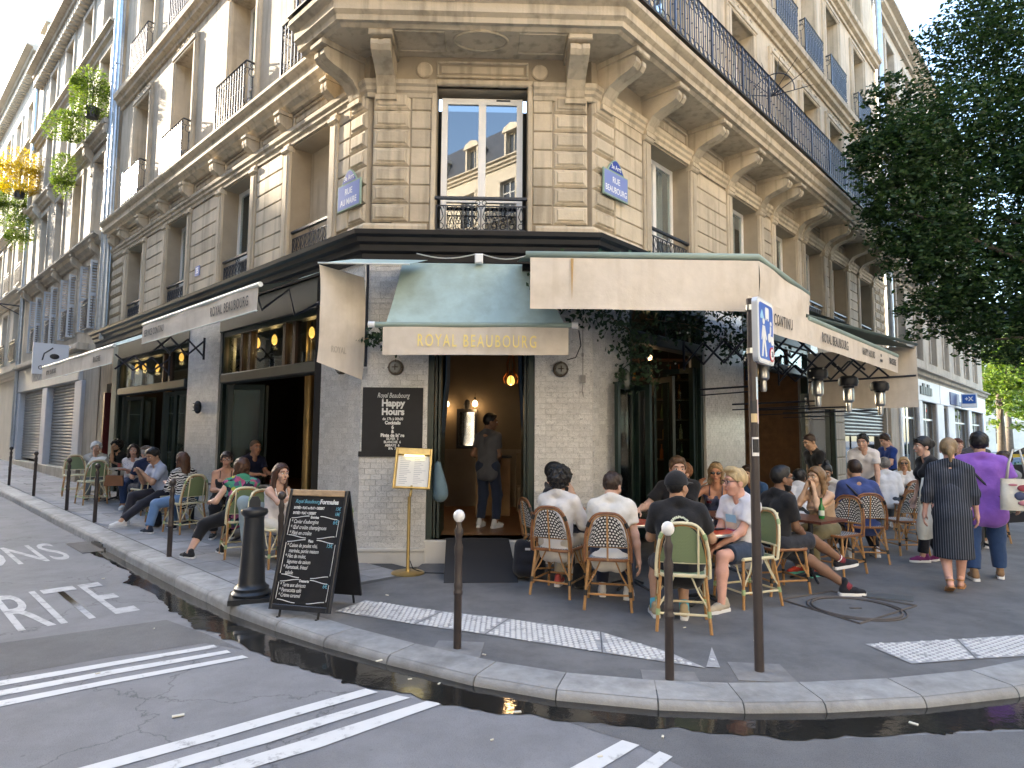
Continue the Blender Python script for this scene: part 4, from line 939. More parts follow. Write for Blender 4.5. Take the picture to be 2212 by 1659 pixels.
# left neighbour
ax = [-14.2,-16.7,-19.2,-21.7,-23.5]
b2 = town_house('left_neighbour_building', 'grey-beige stone town house left of the corner building, zinc drain pipe between', LF, -24.4, -12.92, 16.3, ax[:4], [(4.65,6.65),(7.5,9.9),(10.9,13.1),(13.9,15.6)], [(7.3,.35),(10.6,.28),(13.6,.28),(16.5,.55)], STONE2, 1.1, dent=True, hole=[(-19.0,-15.1,-.5,3.2),(-23.9,-19.6,-.5,3.2)], rails=(0,))
mb = MB()
for x in (-13.2,-15.4,-17.95,-20.4,-22.9): console(LF, x-.35, 7.2, .3, .75, .2, b2, STONE2); console(LF, x+.35, 10.5, .3, .9, .2, b2, STONE2)
for c in ax[:4]:      # louvred shutters swung open at the first floor
    for s_ in (-1, 1):
        x = c+s_*.57; M = LF @ T(x-s_*.02, -.22, 4.65) @ RZ(R(84 if s_ > 0 else 96)); q = MB(); w = .5; h = 1.98
        q.box(0,.05,-.015,.015,0,h); q.box(w-.05,w,-.015,.015,0,h); q.box(.05,w-.05,-.015,.015,0,.07); q.box(.05,w-.05,-.015,.015,h-.07,h); q.box(.05,w-.05,-.015,.015,h*.5-.04,h*.5+.04)
        for k in range(22): 
            z = .09+k*(h-.16)/22; q.obox(T(w/2, 0, z+.03) @ Matrix.Rotation(R(35), 4, 'X'), w-.1, .05, .008)
        obj('shutter', q, SHUT, b2, M)
    for k in range(5):
        z = 4.75+k*.36
        q = MB(); q.block(c+.75, c+1.75, z, z+.34, -.028, .02, .012); obj('stone_block', q, STONE2, b2, LF)
pipe('drain_pipe', [Lw(24.3, .15, 16), Lw(24.3, .15, 1.)], .08, b2)
# optician's shop with roller shutters
SHM = mat('roller_shutter_metal', (.30,.29,.27), .45, metal=.35, var=.2, vscale=1.5)
q = MB(); q.block(-24.2, -14.7, 3.22, 4.1, -.12, .2, .03); obj('shop_fascia', q, mat('grey_shop_paint', (.50,.49,.46), .6, var=.05), b2, LF)
q = MB(); q.block(-24.3, -14.3, 4.1, 4.3, -.3, .1, .04); obj('shop_cornice', q, STONE2, b2, LF)
for a, b_ in ((-18.9,-15.2),(-23.8,-19.7)):
    sh = part_of('roller_shutter', b2, LF); z = .62; k = 0
    zb_ = zg(*Lw(-(a+b_)/2, 0)[:2])+.3
    z = zb_; q = MB(); prof = []
    q.box(a, b_, .13, .15, zb_, 3.22); obj('shutter_back', q, SHM, sh, LF)
    sm = MB(); sm.prism([(0,0),(0,0),(0,0)], 0, 0) if False else None
    sl = MB(); w = b_-a; pr = [(.0,.0),(.035,.01),(.05,.04),(.045,.075),(.0,.098)]; n = len(pr)
    sl.add([(0, .13-o, zz) for o, zz in pr]+[(w, .13-o, zz) for o, zz in pr], [tuple(range(n)), tuple(reversed(range(n,2*n)))]+[(i,(i+1)%n,(i+1)%n+n,i+n) for i in range(n)]); me = sl.mesh('slat')
    while z < 3.12: obj('slat', me, SHM, sh, LF @ T(a, 0, z)); z += .1
GREYS = mat('pale_shop_pilaster', (.55,.55,.56), .6, var=.05)
for a, b_ in ((-15.15,-14.35),(-19.65,-18.95),(-24.3,-23.85)): q = MB(); q.block(a, b_, .1, 3.21, -.1, .3, .02); obj('shop_pilaster', q, GREYS, b2, LF)
q = MB(); q.block(-24.3, -14.35, .0, .6, -.13, .12, .02); obj('shop_plinth', q, STONE2, b2, LF)
t = text_mesh('OVISION', .5, .9, .004, .004); o = obj('shop_lettering', t, mat('grey_lettering', (.28,.28,.28), .6), b2, LF @ T(-20.6, -.127, 3.66) @ STAND)
# second neighbour further up the street
b3 = town_house('far_left_building', 'far pale stone town house at the end of the left street, in sunlight', LF, -46, -24.45, 17.6, [-26.2,-28.9,-31.6,-34.3,-37,-39.7,-42.4], [(4.6,6.9),(7.9,10.2),(11.1,13.3),(14.1,16.0)], [(4.2,.3),(7.5,.4),(10.8,.3),(13.8,.3),(17.8,.6)], STONE3, 1.2, dent=True, rails=(0,1,2), zb=-.2)
# building at the right with white shop fronts
b4 = town_house('right_neighbour_building', 'stone building with white shop fronts beyond the corner building, behind the tree', RF, 16.3, 37.5, 16.5, [18.1,20.9,23.6,26.4,29.2,32,34.8], [(4.7,7.0),(7.9,10.2),(11,13.2),(14,15.8)], [(4.25,.35),(7.5,.45),(10.7,.3),(13.7,.3),(16.7,.5)], STONE2, 1.15, rails=(1,2), hole=[(17.6,20.2,-.1,3.1),(20.8,23.6,-.1,3.1),(25.0,26.0,-.1,3.0),(27.6,31.6,-.1,3.1),(32.5,36.5,-.1,3.1)])
WSH = mat('white_shop_front', (.66,.67,.68), .5, var=.04)
for a, b_ in ((17.3,17.6),(20.2,20.8),(23.6,25.0),(26.0,27.6),(31.6,32.5),(36.5,37.4)): q = MB(); q.block(a, b_, 0, 3.3, -.07, .1, .02); obj('shop_pilaster', q, WSH, b4, RF)
q = MB(); q.block(17.3, 24.1, 3.1, 3.92, -.09, .1, .02); obj('shop_fascia', q, WSH, b4, RF); q = MB(); q.block(24.2, 37.4, 3.1, 3.92, -.09, .1, .02); obj('shop_fascia', q, mat('white_shop_fascia', (.78,.78,.79), .5), b4, RF)
for a, b_ in ((17.65,20.15),(20.85,23.55),(25.05,25.95),(27.65,31.55),(32.55,36.45)):
    q = MB(); xc = (a+b_)/2
    for x in (a, xc, b_): q.box(x-.04, x+.04, .1, .16, .1, 3.08)
    q.box(a, b_, .1, .16, 2.4, 2.47); q.box(a, b_, .1, .16, 0, .5)
    w = obj('shop_window', q, ZINC, b4, RF); p = MB(); p.box(a, b_, .12, .13, .5, 3.05); obj('pane', p, GLASSM, w, RF)
    q = MB(); q.box(a, b_, .9, .95, 0, 3.1); obj('display', q, mat('shop_display', (.35,.36,.38), .8, var=.5, vscale=1.5), w, RF)
q = MB()
for k in range(5): q.box(20.3+k*.42, 20.3+k*.42+.36, -.13, -.09, 3.35, 3.35+(.42 if k % 2 else .3))
obj('shop_lettering', q, mat('grey_green_letters', (.12,.14,.12), .6), b4, RF)
q = MB(); q.block(26.3, 28.6, 3.2, 3.75, -.13, -.09, .01); q.block(28.7, 30.6, 3.2, 3.4, -.13, -.09, .01); obj('shop_lettering', q, mat('blue_grey_letters', (.08,.10,.22), .5), b4, RF)
# shutter of the closed shop under the corner building
sh = part_of('roller_shutter', cafe, RF); q = MB(); q.box(11.4, 15.7, .16, .18, 1.75, 3.3); obj('shutter_back', q, SHM, sh, RF); z = 1.75; me = None
sl = MB(); w = 4.3; pr = [(.0,.0),(.035,.01),(.05,.04),(.045,.075),(.0,.098)]; n = len(pr)
sl.add([(0, .15-o, zz) for o, zz in pr]+[(w, .15-o, zz) for o, zz in pr], [tuple(range(n)), tuple(reversed(range(n,2*n)))]+[(i,(i+1)%n,(i+1)%n+n,i+n) for i in range(n)]); me = sl.mesh('slat')
while z < 3.2: obj('slat', me, SHM, sh, RF @ T(11.4, 0, z)); z += .1
q = MB(); q.box(11.4, 15.7, .2, .21, .1, 1.75); obj('shop_pane', q, GLASSM, cafe, RF); q = MB(); q.box(11.3, 15.8, .35, .38, 0, 3.3); obj('shop_back', q, INTD, cafe, RF)
# across the two streets (seen in reflections, and shading the junction)
OF = frame(Rw(0, 17.5), -DR, NR)
for a, b_, h, lb in ((-14,6.5,18.5,'pale stone house across the wide street, behind the viewer'),(7,30,17.0,'cream stone house with dormers across the wide street, behind the viewer'),(30.5,52,18,'stone house across the wide street, furthest behind the viewer'),(-40,-14.5,17.5,'stone house across the wide street, to the right of the viewer')):
    n = int((b_-a)/2.9); axs = [a+1.6+i*(b_-a-3.2)/(n-1) for i in range(n)]
    town_house('opposite_building', lb, OF, a, b_, h, axs, [(.9,3.2),(4.4,6.7),(7.6,10.0),(10.9,13.1),(14,16.0)], [(4.0,.3),(7.3,.5),(10.6,.3),(13.7,.4),(h+.2,.5)], STONE3, 1.15, rails=(2,3), zb=-.2)
PF = frame(Lw(0, 10.3), DL, NL)
for a, b_, h, lb in ((-8,12,15.8,'stone house across the narrow street, nearest to the junction'),(12.3,30,16.0,'stone house across the narrow street, second from the junction'),(30.3,49.9,19.6,'stone house across the narrow street, third from the junction'),(50,56.9,21.5,'narrow stone house across the narrow street'),(57,62.4,22.9,'slim stone house across the narrow street'),(62.5,79,25.3,'tall stone house far up across the narrow street'),(95,112,18,'last stone house across the narrow street')):  # unseen row; heights and gap stepped to shape the shadow on the left front
    n = max(1, int((b_-a)/3.)); axs = [a+(i+.5)*(b_-a)/n for i in range(n)]
    town_house('street_opposite_building', lb, PF, a, b_, h, axs, [(.9,3.2),(4.4,6.7),(7.6,10.0),(10.9,13.1)], [(4.0,.3),(7.3,.4),(h+.2,.4)], STONE2, 1.15, roof=3.2, dormers=False, zb=-.2, depth=11)
# ------------------------------------------------------------------ awnings
def thick_sheet(fn, nu, nv, t=.004):
    # two-sided canvas with a little thickness: slots 0 top, 1 underside
    mb = MB(); b = [Vector(fn(i/nu, j/nv)) for i in range(nu+1) for j in range(nv+1)]; n = nv+1
    def nrm(i, j):
        a = b[min(i+1,nu)*n+j]-b[max(i-1,0)*n+j]; c = b[i*n+min(j+1,nv)]-b[i*n+max(j-1,0)]; v = a.cross(c); return v.normalized() if v.length else Vector((0,0,1))
    s2 = [b[i*n+j]+nrm(i,j)*t for i in range(nu+1) for j in range(n)]
    F_ = [(i*n+j, (i+1)*n+j, (i+1)*n+j+1, i*n+j+1) for i in range(nu) for j in range(nv)]
    mb.k = 0; mb.add(b, F_); mb.k = 1; mb.add(s2, [tuple(reversed(f)) for f in F_]); return mb
def canvas(name, fn, nu, nv, m0, m1, parent, M, t=.004): return obj(name, thick_sheet(fn, nu, nv, t), [m0, m1], parent, M, smooth=True, recalc=False)
ARM = mat('awning_arm_paint', (.018,.022,.035), .4)
BAR = mat('awning_bar', (.62,.66,.62), .4, var=.05)
BARG = mat('awning_green_bar', (.26,.33,.28), .6, var=.1)
def word(s, size, w, m, parent, M, bold=0., sp=1.05): return obj('lettering', text_mesh(s, size, w, bold, .0012, spacing=sp), m, parent, M @ STAND)
# centre
t = thing('corner_awning', 'green canvas awning with gold ROYAL BEAUBOURG valance over the corner door', 'awning', CF @ T(-.47, -.1, 3.0)); M = CF
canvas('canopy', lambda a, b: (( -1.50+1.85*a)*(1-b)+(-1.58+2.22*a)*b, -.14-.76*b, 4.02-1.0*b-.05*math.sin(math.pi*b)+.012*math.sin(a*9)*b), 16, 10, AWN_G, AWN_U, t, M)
mb = MB(); mb.tube([(-1.72,-.92,3.03),(.72,-.92,3.05)], .034, 10); obj('roller_bar', mb, BARG, t, M, smooth=40)
mb = MB(); mb.tube([(-1.78,-.92,3.03),(-1.70,-.92,3.03)], .04, 10); obj('bar_end', mb, WHITE, t, M); mb = MB(); mb.tube([(.70,-.92,3.05),(.78,-.92,3.05)], .04, 10); obj('bar_end', mb, WHITE, t, M)
canvas('valance', lambda a, b: (-1.60+2.26*a, -.935-.006*math.sin(a*11+b*3), 3.005+.02*a-.345*b), 30, 6, AWN_B, AWN_B, t, M, .003)
word('ROYAL BEAUBOURG', .215, .60, GOLD, t, CF @ T(-.455, -.955, 2.83) @ Matrix.Rotation(R(.3),4,'Y'), .002, 1.28)
for x in (-1.45,.5):
    mb = MB(); mb.tube([(x,-.1,3.1),(x,-.9,3.03)], .018, 6); obj('arm', mb, ARM, t, M)
# small box and slack cable under the cornice
mb = MB(); mb.block(-.52, -.41, 4.0, 4.13, -.26, -.18, .015); j = obj('junction_box', mb, WHITE, None, CF, label='small white junction box under the black cornice above the door', cat='box')
for a, b in ((-1.3,-.52),(-.41,.2)):
    mb = MB(); mb.tube([(a+(b-a)*k/8, -.24, 4.12-.06*math.sin(math.pi*k/8)) for k in range(9)], .008, 5); obj('cable', mb, mat('grey_cable', (.5,.5,.48), .6), None, CF, label='slack grey cable left of the white junction box' if a < -1 else 'slack grey cable right of the white junction box', cat='cable')
# left awning with scissor arms
def scissor(parent, F, x0, z, v0, v1, n=3, h=.30):
    mb = MB(); st = (v1-v0)/n
    for i in range(n):
        a, b = v0+st*i, v0+st*(i+1)
        mb.tube([(x0,-a,z-h/2),(x0,-b,z+h/2)], .018, 5); mb.tube([(x0+.02,-a,z+h/2),(x0+.02,-b,z-h/2)], .018, 5)
    mb.tube([(x0,-v0,z-h*.7),(x0,-v0,z+h*.7)], .022, 5)
    return obj('scissor_arm', mb, ARM, parent, F)
def left_awning(label, u0, u1, zb, v, txt, zw=4.03, val=.33):
    t = thing('street_awning', label, 'awning', LF @ T(-(u0+u1)/2, -.15, zb))
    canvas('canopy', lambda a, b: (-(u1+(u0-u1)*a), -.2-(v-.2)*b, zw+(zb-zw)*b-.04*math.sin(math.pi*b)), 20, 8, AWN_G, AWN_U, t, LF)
    mb = MB(); mb.tube([(-u1-.04,-v-.02,zb),(-u0+.04,-v-.02,zb)], .035, 10); obj('roller_bar', mb, BAR, t, LF, smooth=40)
    canvas('valance', lambda a, b: (-(u1+(u0-u1)*a), -v-.04-.008*math.sin(a*17+2*b), zb-.015-val*b), 40, 4, AWN_B, AWN_B, t, LF, .003)
    mb = MB(); mb.tube([(-u1,-v-.04,zb-.02-val),(-u0,-v-.04,zb-.02-val)], .012, 6); obj('hem_rod', mb, BAR, t, LF)
    for s, u_, sz, w in txt: word(s, sz, w, DARKTXT, t, LF @ T(-u_, -v-.058, zb-.02-val*.52), .001, 1.15)
    return t
a1 = left_awning('beige and green awning lettered ROYAL BEAUBOURG nearest the corner on the left front', .75, 5.4, 3.66, 1.1, (('ROYAL BEAUBOURG',1.62,.20,.62),('SERVICE CONTINU',4.75,.17,.62)))
scissor(a1, LF, -5.15, 3.3, .15, 1.05)
mb = MB(); mb.tube([(-.9,-.12,3.62),(-1.25,-.35,3.42),(-.95,-.6,3.72),(-1.35,-.8,3.45),(-1.0,-1.05,3.62)], .020, 6); obj('folding_arm', mb, ARM, a1, LF)
a2 = left_awning('far beige and green awning lettered BRASSERIE on the left front', 6.85, 13.2, 3.4, 1.2, (('BRASSERIE',7.9,.17,.62),('ROYAL BEAUBOURG',12.1,.17,.62)), 3.95)
scissor(a2, LF, -7.0, 3.1, .15, 1.15)
# folded side piece left of the corner door
t = thing('side_awning', 'faded beige side blind with pale green top left of the corner awning', 'awning', CF @ T(-2.2, -.6, 3.8))
canvas('canopy', lambda a, b: ((-2.12+.98*a)*(1-b)+(-2.40+1.08*a)*b, -.28-.62*b, 4.02-.23*b), 10, 6, AWN_G, AWN_U, t, CF)
mb = MB(); mb.tube([(-2.42,-.9,3.79),(-1.30,-.9,3.79)], .012, 6); obj('front_hem', mb, BAR, t, CF)
canvas('curtain', lambda a, b: (-2.40+.42*a+.03*math.sin(b*3), -.90+.62*a+.02*math.sin(b*9), 3.77-1.2*b-.16*a*b), 8, 14, AWN_B, AWN_B, t, CF)
mb = MB(); mb.tube([(-2.41,-.9,3.3),(-1.99,-.32,3.1)], .014, 6); obj('side_bar', mb, ARM, t, CF); mb = MB(); mb.tube([(-1.97,-.12,4.0),(-1.97,-.12,2.6)], .022, 6); obj('upright', mb, ARM, t, CF)
word('ROYAL', .12, .62, mat('faded_lettering', (.45,.40,.33), .8), t, CF @ T(-2.2,-.63,2.75) @ RZ(R(55)))
# right front awning: upper level with deep plain valance
cx0, cx1 = .13, 2.74
t = thing('terrace_awning', 'deep beige awning with green edge over the right terrace, rust streak on its valance', 'awning', CF @ T(1.4, -1.6, 3.1))
edge = [Vector((cx0,-1.6)), Vector((cx1,-1.6))]
e2 = CF.inverted() @ Rw(1.62, 2.3)
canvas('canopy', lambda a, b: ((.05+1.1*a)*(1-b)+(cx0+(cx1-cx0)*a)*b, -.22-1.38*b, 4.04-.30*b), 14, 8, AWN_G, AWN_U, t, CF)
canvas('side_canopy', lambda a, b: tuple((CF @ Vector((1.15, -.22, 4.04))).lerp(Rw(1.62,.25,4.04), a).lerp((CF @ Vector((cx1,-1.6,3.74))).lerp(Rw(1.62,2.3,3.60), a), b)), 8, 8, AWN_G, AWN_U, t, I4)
pathv = [CF @ Vector((cx0,-1.6,0)), CF @ Vector((cx1,-1.6,0)), Rw(1.62,2.3)]
mb = MB(); mb.tube([CF @ Vector((cx0-.03,-1.6,3.73)), CF @ Vector((cx1,-1.6,3.74)), Rw(1.62,2.3,3.58)], .042, 10); obj('rolled_edge', mb, BARG, t, I4, smooth=True)
canvas('valance', lambda a, b: tuple(CF @ Vector((cx0+.02+(cx1-cx0-.02)*a, -1.63-.012*math.sin(a*14+b*4)*b, 3.69-.58*b))), 40, 6, AWN_B, AWN_B, t, I4)
canvas('side_valance', lambda a, b: tuple((CF @ Vector((cx1,-1.63,3.69-.60*b))).lerp(Rw(1.62,2.33,3.55-.58*b), a) + NR*.015*math.sin(a*9+b*5)), 16, 6, AWN_B, AWN_B, t, I4)
mb = MB(); mb.add([(.60,-1.648,3.68),(.635,-1.648,3.68),(.615,-1.652,3.2)], [(0,1,2)]); obj('rust_streak', mb, mat('rust_stain', (.46,.30,.13), .9), t, CF)
mb = MB(); mb.box(.12, 1.2, -.25, -.15, 3.9, 4.0); obj('cassette', mb, BLACKP, t, CF)
# right long awning with lettered valance and end curtain
t = thing('terrace_side_awning', 'long beige lettered awning over the right terrace with end curtain', 'awning', RF @ T(4.5, -2.3, 3.0))
canvas('canopy', lambda a, b: (1.0+7.0*a, -.25-2.05*b, 3.98-.62*b+.18*a*b), 20, 8, AWN_U, AWN_U, t, RF)
mb = MB(); mb.tube([(1.5,-2.3,3.28),(8.0,-2.32,3.62)], .03, 8); obj('front_tube', mb, mat('dark_green_bar', (.05,.07,.055), .6), t, RF, smooth=40)
mb = MB(); mb.tube([(1.55,-2.3,3.25),(6.36,-2.3,3.22)], .045, 10); obj('rolled_edge', mb, BARG, t, RF, smooth=40)
canvas('valance', lambda a, b: (-.35+6.7*a, -2.33-.01*math.sin(a*30)*b, 3.23-.33*b), 50, 4, AWN_B, AWN_B, t, RF, .003)
word('SERVICE CONTINU', .19, .60, DARKTXT, t, RF @ T(.35, -2.35, 3.06), .001, 1.2); word('ROYAL BEAUBOURG', .19, .60, DARKTXT, t, RF @ T(2.6, -2.35, 3.05), .001, 1.15); word('HAPPY HOURS', .16, .60, DARKTXT, t, RF @ T(4.3, -2.35, 3.06), .001, 1.15); word('BRASSERIE', .16, .60, DARKTXT, t, RF @ T(5.85, -2.35, 3.06), .001, 1.1)
word('17H', .07, .7, DARKTXT, t, RF @ T(5.05, -2.35, 3.10)); word('MINUIT', .07, .7, DARKTXT, t, RF @ T(5.07, -2.35, 3.01))
canvas('end_curtain', lambda a, b: (8.0+.02*math.sin(b*7+a*4), -.2-2.12*a, 3.60-1.27*b), 10, 12, AWN_B, AWN_B, t, RF)
mb = MB(); mb.tube([(7.97,-.2,2.95),(7.97,-2.3,2.98)], .02, 6); obj('curtain_rail', mb, ARM, t, RF)
for x in (2.2,4.6,6.2): scissor(t, RF, x, 3.0, .2, 2.2, 6, .34)
# heaters hanging under the awning
for i, (x, y, z, lb) in enumerate(((3.0,-1.15,2.62,'steel terrace heater on the left, behind the road sign'),(4.3,-1.55,2.42,'steel terrace heater just right of the road sign'),(5.5,-1.7,2.36,'steel terrace heater, third from the left under the awning'),(6.8,-1.9,2.34,'steel terrace heater at the right end under the awning'))):
    h = thing('terrace_heater', lb, 'heater', RF @ T(x, y, z), 'terrace heaters under the awning'); Mh = RF @ T(x, y, z)
    mb = MB(); mb.lathe([(.05,-.03),(.085,0),(.09,.02),(.09,.22),(.08,.24)], 16); obj('burner_can', mb, STEEL, h, Mh, smooth=40)
    mb = MB(); mb.lathe([(.15,.28),(.17,.34),(.16,.42),(.11,.46),(.1,.26),(.09,.24)], 18); obj('reflector', mb, BLACK, h, Mh, smooth=40)
    mb = MB(); mb.lathe([(.04,-.2),(.05,-.16),(.05,-.03)], 12); obj('valve', mb, STEEL, h, Mh, smooth=40)
    mb = MB(); mb.tube([(0,0,-.1),(0,-y-.05,-.12)], .016, 6); mb.tube([(0,0,-.18),(0,-y-.05,-.22)], .01, 6); obj('wall_arm', mb, ARM, h, Mh)
# ivy and fairy lights under the right awning
def leaves(center_fn, n, s0, s1, seed, zdown=0.):
    r = random.Random(seed); mb = MB()
    for _ in range(n):
        c = center_fn(r); a = Vector((r.uniform(-1,1), r.uniform(-1,1), r.uniform(-1,.6))).normalized(); b = a.orthogonal().normalized(); b.rotate(Matrix.Rotation(r.uniform(0,6.28), 3, a)); s_ = r.uniform(s0, s1); d = a.cross(b)
        mb.add([c-b*s_, c+d*s_*.55+a*.1*s_, c+b*s_, c-d*s_*.55+a*.1*s_], [(0,1,2,3)])
    return mb
def garland(label, pts, n, rad, seed, s0=.03, s1=.055):
    t = thing('ivy_garland', label, 'garland', T(*pts[0]))
    def fn(r):
        k = r.random()*(len(pts)-1); i = int(k); p = pts[i].lerp(pts[min(i+1,len(pts)-1)], k-i); return p + Vector((r.gauss(0,rad), r.gauss(0,rad), r.gauss(0,rad)))
    mb = leaves(fn, n, s0, s1, seed); obj('leaves', mb, LEAFD, t, I4, recalc=False, kind='stuff'); mb = MB(); mb.tube(pts, .008, 5); obj('stem', mb, WOOD, t, I4); return t
c_ = lambda x, y, z: CF @ Vector((x, y, z))
garland('trailing ivy between the side blind and the corner awning', [c_(-2.0,-.2,2.95), c_(-1.75,-.3,3.0), c_(-1.5,-.3,2.85)], 190, .07, 1)
garland('dark ivy mass hanging under the right awning beside the marble pier', [c_(.75,-.3,3.5), c_(1.15,-.35,3.35), Rw(.5,.25,3.2), Rw(.75,.25,2.85), Rw(.95,.2,2.55)], 800, .15, 2)
garland('dark ivy along the ceiling of the right awning', [c_(.35,-.4,3.62), c_(1.4,-.8,3.7), Rw(1.6,1.0,3.7), Rw(3.2,1.1,3.55)], 1000, .14, 3)
garland('dark ivy along the opening under the right awning', [Rw(.9,.3,3.4), Rw(2.0,.4,3.45), Rw(3.3,.5,3.3), Rw(4.6,.6,3.2)], 900, .15, 5)
fl_ = MB(); r6 = random.Random(5)
for i in range(46):
    p = Rw(r6.uniform(.6,4.8), r6.uniform(.4,1.9), r6.uniform(2.65,3.45)); fl_.sphere(p, .014, 6)
obj('fairy_lights', fl_, mat('fairy_bulb', (.7,.68,.62), .3), None, I4, label='string of small unlit fairy light bulbs under the right awning', cat='string lights', kind='stuff')
# ------------------------------------------------------------------ signs, lamps, street furniture
BOLM = mat('bollard_paint', (.045,.034,.030), .4, spec=.5, var=.15, vscale=8)
PROF = [(.032,-.05),(.032,.42),(.038,.43),(.038,.45),(.032,.46),(.036,.49),(.036,.51),(.031,.52),(.030,.72),(.034,.75),(.036,.80),(.024,.84),(.032,.90),(.036,.93),(.022,.96),(.020,1.0)]
def bollard(x, y, label, white, H=1.16):
    z = zg(x, y); k = H/1.16; t = thing('bollard', label, 'bollard', T(x, y, z), 'slim iron bollards along the kerb'); M = T(x, y, z)
    mb = MB(); mb.lathe([(r, zz*k) for r, zz in PROF], 14); obj('post', mb, BOLM, t, M, smooth=40)
    mb = MB(); mb.sphere((0,0,1.045*k), (.047,.047,.052), 14); obj('ball', mb, mat('white_ball', (.72,.71,.68), .4, var=.15, vscale=12) if white else BOLM, t, M, smooth=True)
bollard(-.42, 5.17, 'slim black bollard with white ball standing alone before the cafe door', True)
bollard(1.12, 4.56, 'slim black bollard with white ball in front of the green chair', True)
bollard(-2.62, 7.28, 'slim brown bollard behind the chalkboard', False, 1.1)
for (u_, v_), lb in zip(((1.94,1.66),(5.8,1.62),(7.86,1.62),(11.06,1.62),(14.3,1.62)), ('slim brown bollard between the wide black bollard and the drain','slim brown bollard, fourth from the chalkboard on the left kerb','slim brown bollard beside the white-haired diner on the left kerb','slim brown bollard in front of the right roller shutter','slim brown bollard furthest up the left kerb')):
    p = Lw(u_, v_); bollard(p.x, p.y, lb, False, 1.1)
# wide cast-iron bollard
p = Vector((-2.66, 6.62)); M = T(p.x, p.y, 0) @ RZ(R(20)); t = thing('wide_bollard', 'wide black tapered cast-iron bollard left of the chalkboard', 'bollard', M)
CAST = mat('black_cast_iron', (.020,.022,.026), .38, spec=.5, var=.15, vscale=7)
mb = MB(); mb.block(-.21,.21,0,.06,-.21,.21,.01); mb.v = [(a, b, c) for a, b, c in mb.v]; mb = MB(); mb.slab([(-.21,-.21),(.21,-.21),(.21,.21),(-.21,.21)], 0, .05); obj('foot', mb, CAST, t, M)
mb = MB(); mb.lathe([(.19,.05),(.195,.075),(.17,.10),(.172,.13),(.14,.15),(.128,.18),(.098,.80),(.10,.84),(.128,.865),(.135,.89),(.125,.915),(.085,.925),(.06,.94)], 24); obj('shaft', mb, CAST, t, M, smooth=45)
mb = MB(); mb.prism([(-.055,.93),(.055,.93),(.055,1.0),(.03,1.045),(-.03,1.045),(-.055,1.0)], -.022, .022); obj('lifting_lug', mb, CAST, t, M)
# A-frame chalkboard
def board_frame(o, xdir, lean):
    # origin bottom centre; x along board, y into board (leaning back), z up the face
    x = xdir.normalized(); yb = Vector((-x.y, x.x, 0)); z = (Vector((0,0,1))*math.cos(lean) + yb*math.sin(lean)).normalized(); y = x.cross(z)*-1
    y = z.cross(x); M = Matrix.Identity(4)
    for i in range(3): M[i][0], M[i][1], M[i][2], M[i][3] = x[i], y[i], z[i], o[i]
    return M
A0, A1 = Vector((-2.165,5.99,0)), Vector((-1.745,5.885,0)); xd = (A1-A0); mid = (A0+A1)/2
FB = board_frame(mid, xd, R(15)); t = thing('chalkboard', 'black A-frame chalkboard menu with white handwriting by the kerb', 'menu board', T(*mid))
w, z0, z1 = .285, .07, 1.19
mb = MB(); mb.box(-w,w,.005,.02,z0+.03,z1-.02); obj('board', mb, CHALK, t, FB)
DKW = mat('board_frame_paint', (.02,.021,.025), .35, spec=.5, var=.3, vscale=10)
for nm, q in (('frame_side',(-w-.03,-w,z0,z1)),('frame_side',(w,w+.03,z0,z1)),('frame_bottom',(-w,w,z0,z0+.05))): mb = MB(); mb.block(q[0],q[1],q[2],q[3],-.014,.03,.006); obj(nm, mb, DKW, t, FB)
mb = MB(); mb.block(-w+.002,w-.002,z1-.06,z1,-.012,.03,.006); obj('frame_top', mb, mat('worn_wood', (.42,.29,.17), .7, var=.25, vscale=6, stretch=(2,8,8)), t, FB)
for x in (-.2,.2): mb = MB(); mb.tube([(x,.012,z0+.01),(x,.012,.002)], .012, 6); mb.tube([(x,-.02,.004),(x,.03,.004)], .012, 6); obj('foot', mb, BLACK, t, FB)
apex = FB @ Vector((0,.02,z1)); back = board_frame(Vector((mid.x-(xd.normalized().y)*-.0,mid.y,0)), xd, 0)
yb = Vector((-xd.normalized().y, xd.normalized().x, 0)); ob = mid + yb*.66; bl = math.hypot((apex-ob).x, (apex-ob).y)
BB = board_frame(ob, xd, -math.atan2(((apex-ob).to_2d()).length, apex.z))
mb = MB(); mb.box(-w-.03,w+.03,-.01,.015,.09,z1*1.0); obj('back_board', mb, CHALK, t, BB)
for x in (-.22,.22): mb = MB(); mb.tube([(x,0,.09),(x,0,.0)], .012, 6); obj('foot', mb, BLACK, t, BB)
CH_W = mat('chalk_white', (.74,.74,.72), .9, var=.1, vscale=30); CH_B = mat('chalk_blue', (.16,.42,.55), .9)
def chalk(s, x, z, size, m=CH_W, wd=.8, align='LEFT', sh=.15, bold=0.): obj('chalk_lettering', text_mesh(s, size, wd, bold, .0006, align, sh), m, t, FB @ T(x, .0035, z) @ STAND)
zz = z1-.10
chalk('Royal Beaubourg', -.24, zz-.015, .052, CH_B, .75, sh=.35); chalk('Formules', .03, zz-.015, .062, CH_W, .85, sh=0., bold=.0022)
chalk('ENTRÉE + PLAT ou PLAT + DESSERT', -.245, zz-.078, .034, CH_W, .62, sh=0., bold=.0009); chalk('15€', .205, zz-.078, .05, CH_B, .7, sh=.2)
chalk('ENTRÉE + PLAT + DESSERT', -.245, zz-.128, .034, CH_W, .62, sh=0., bold=.0009); chalk('18€', .205, zz-.128, .05, CH_B, .7, sh=.2)
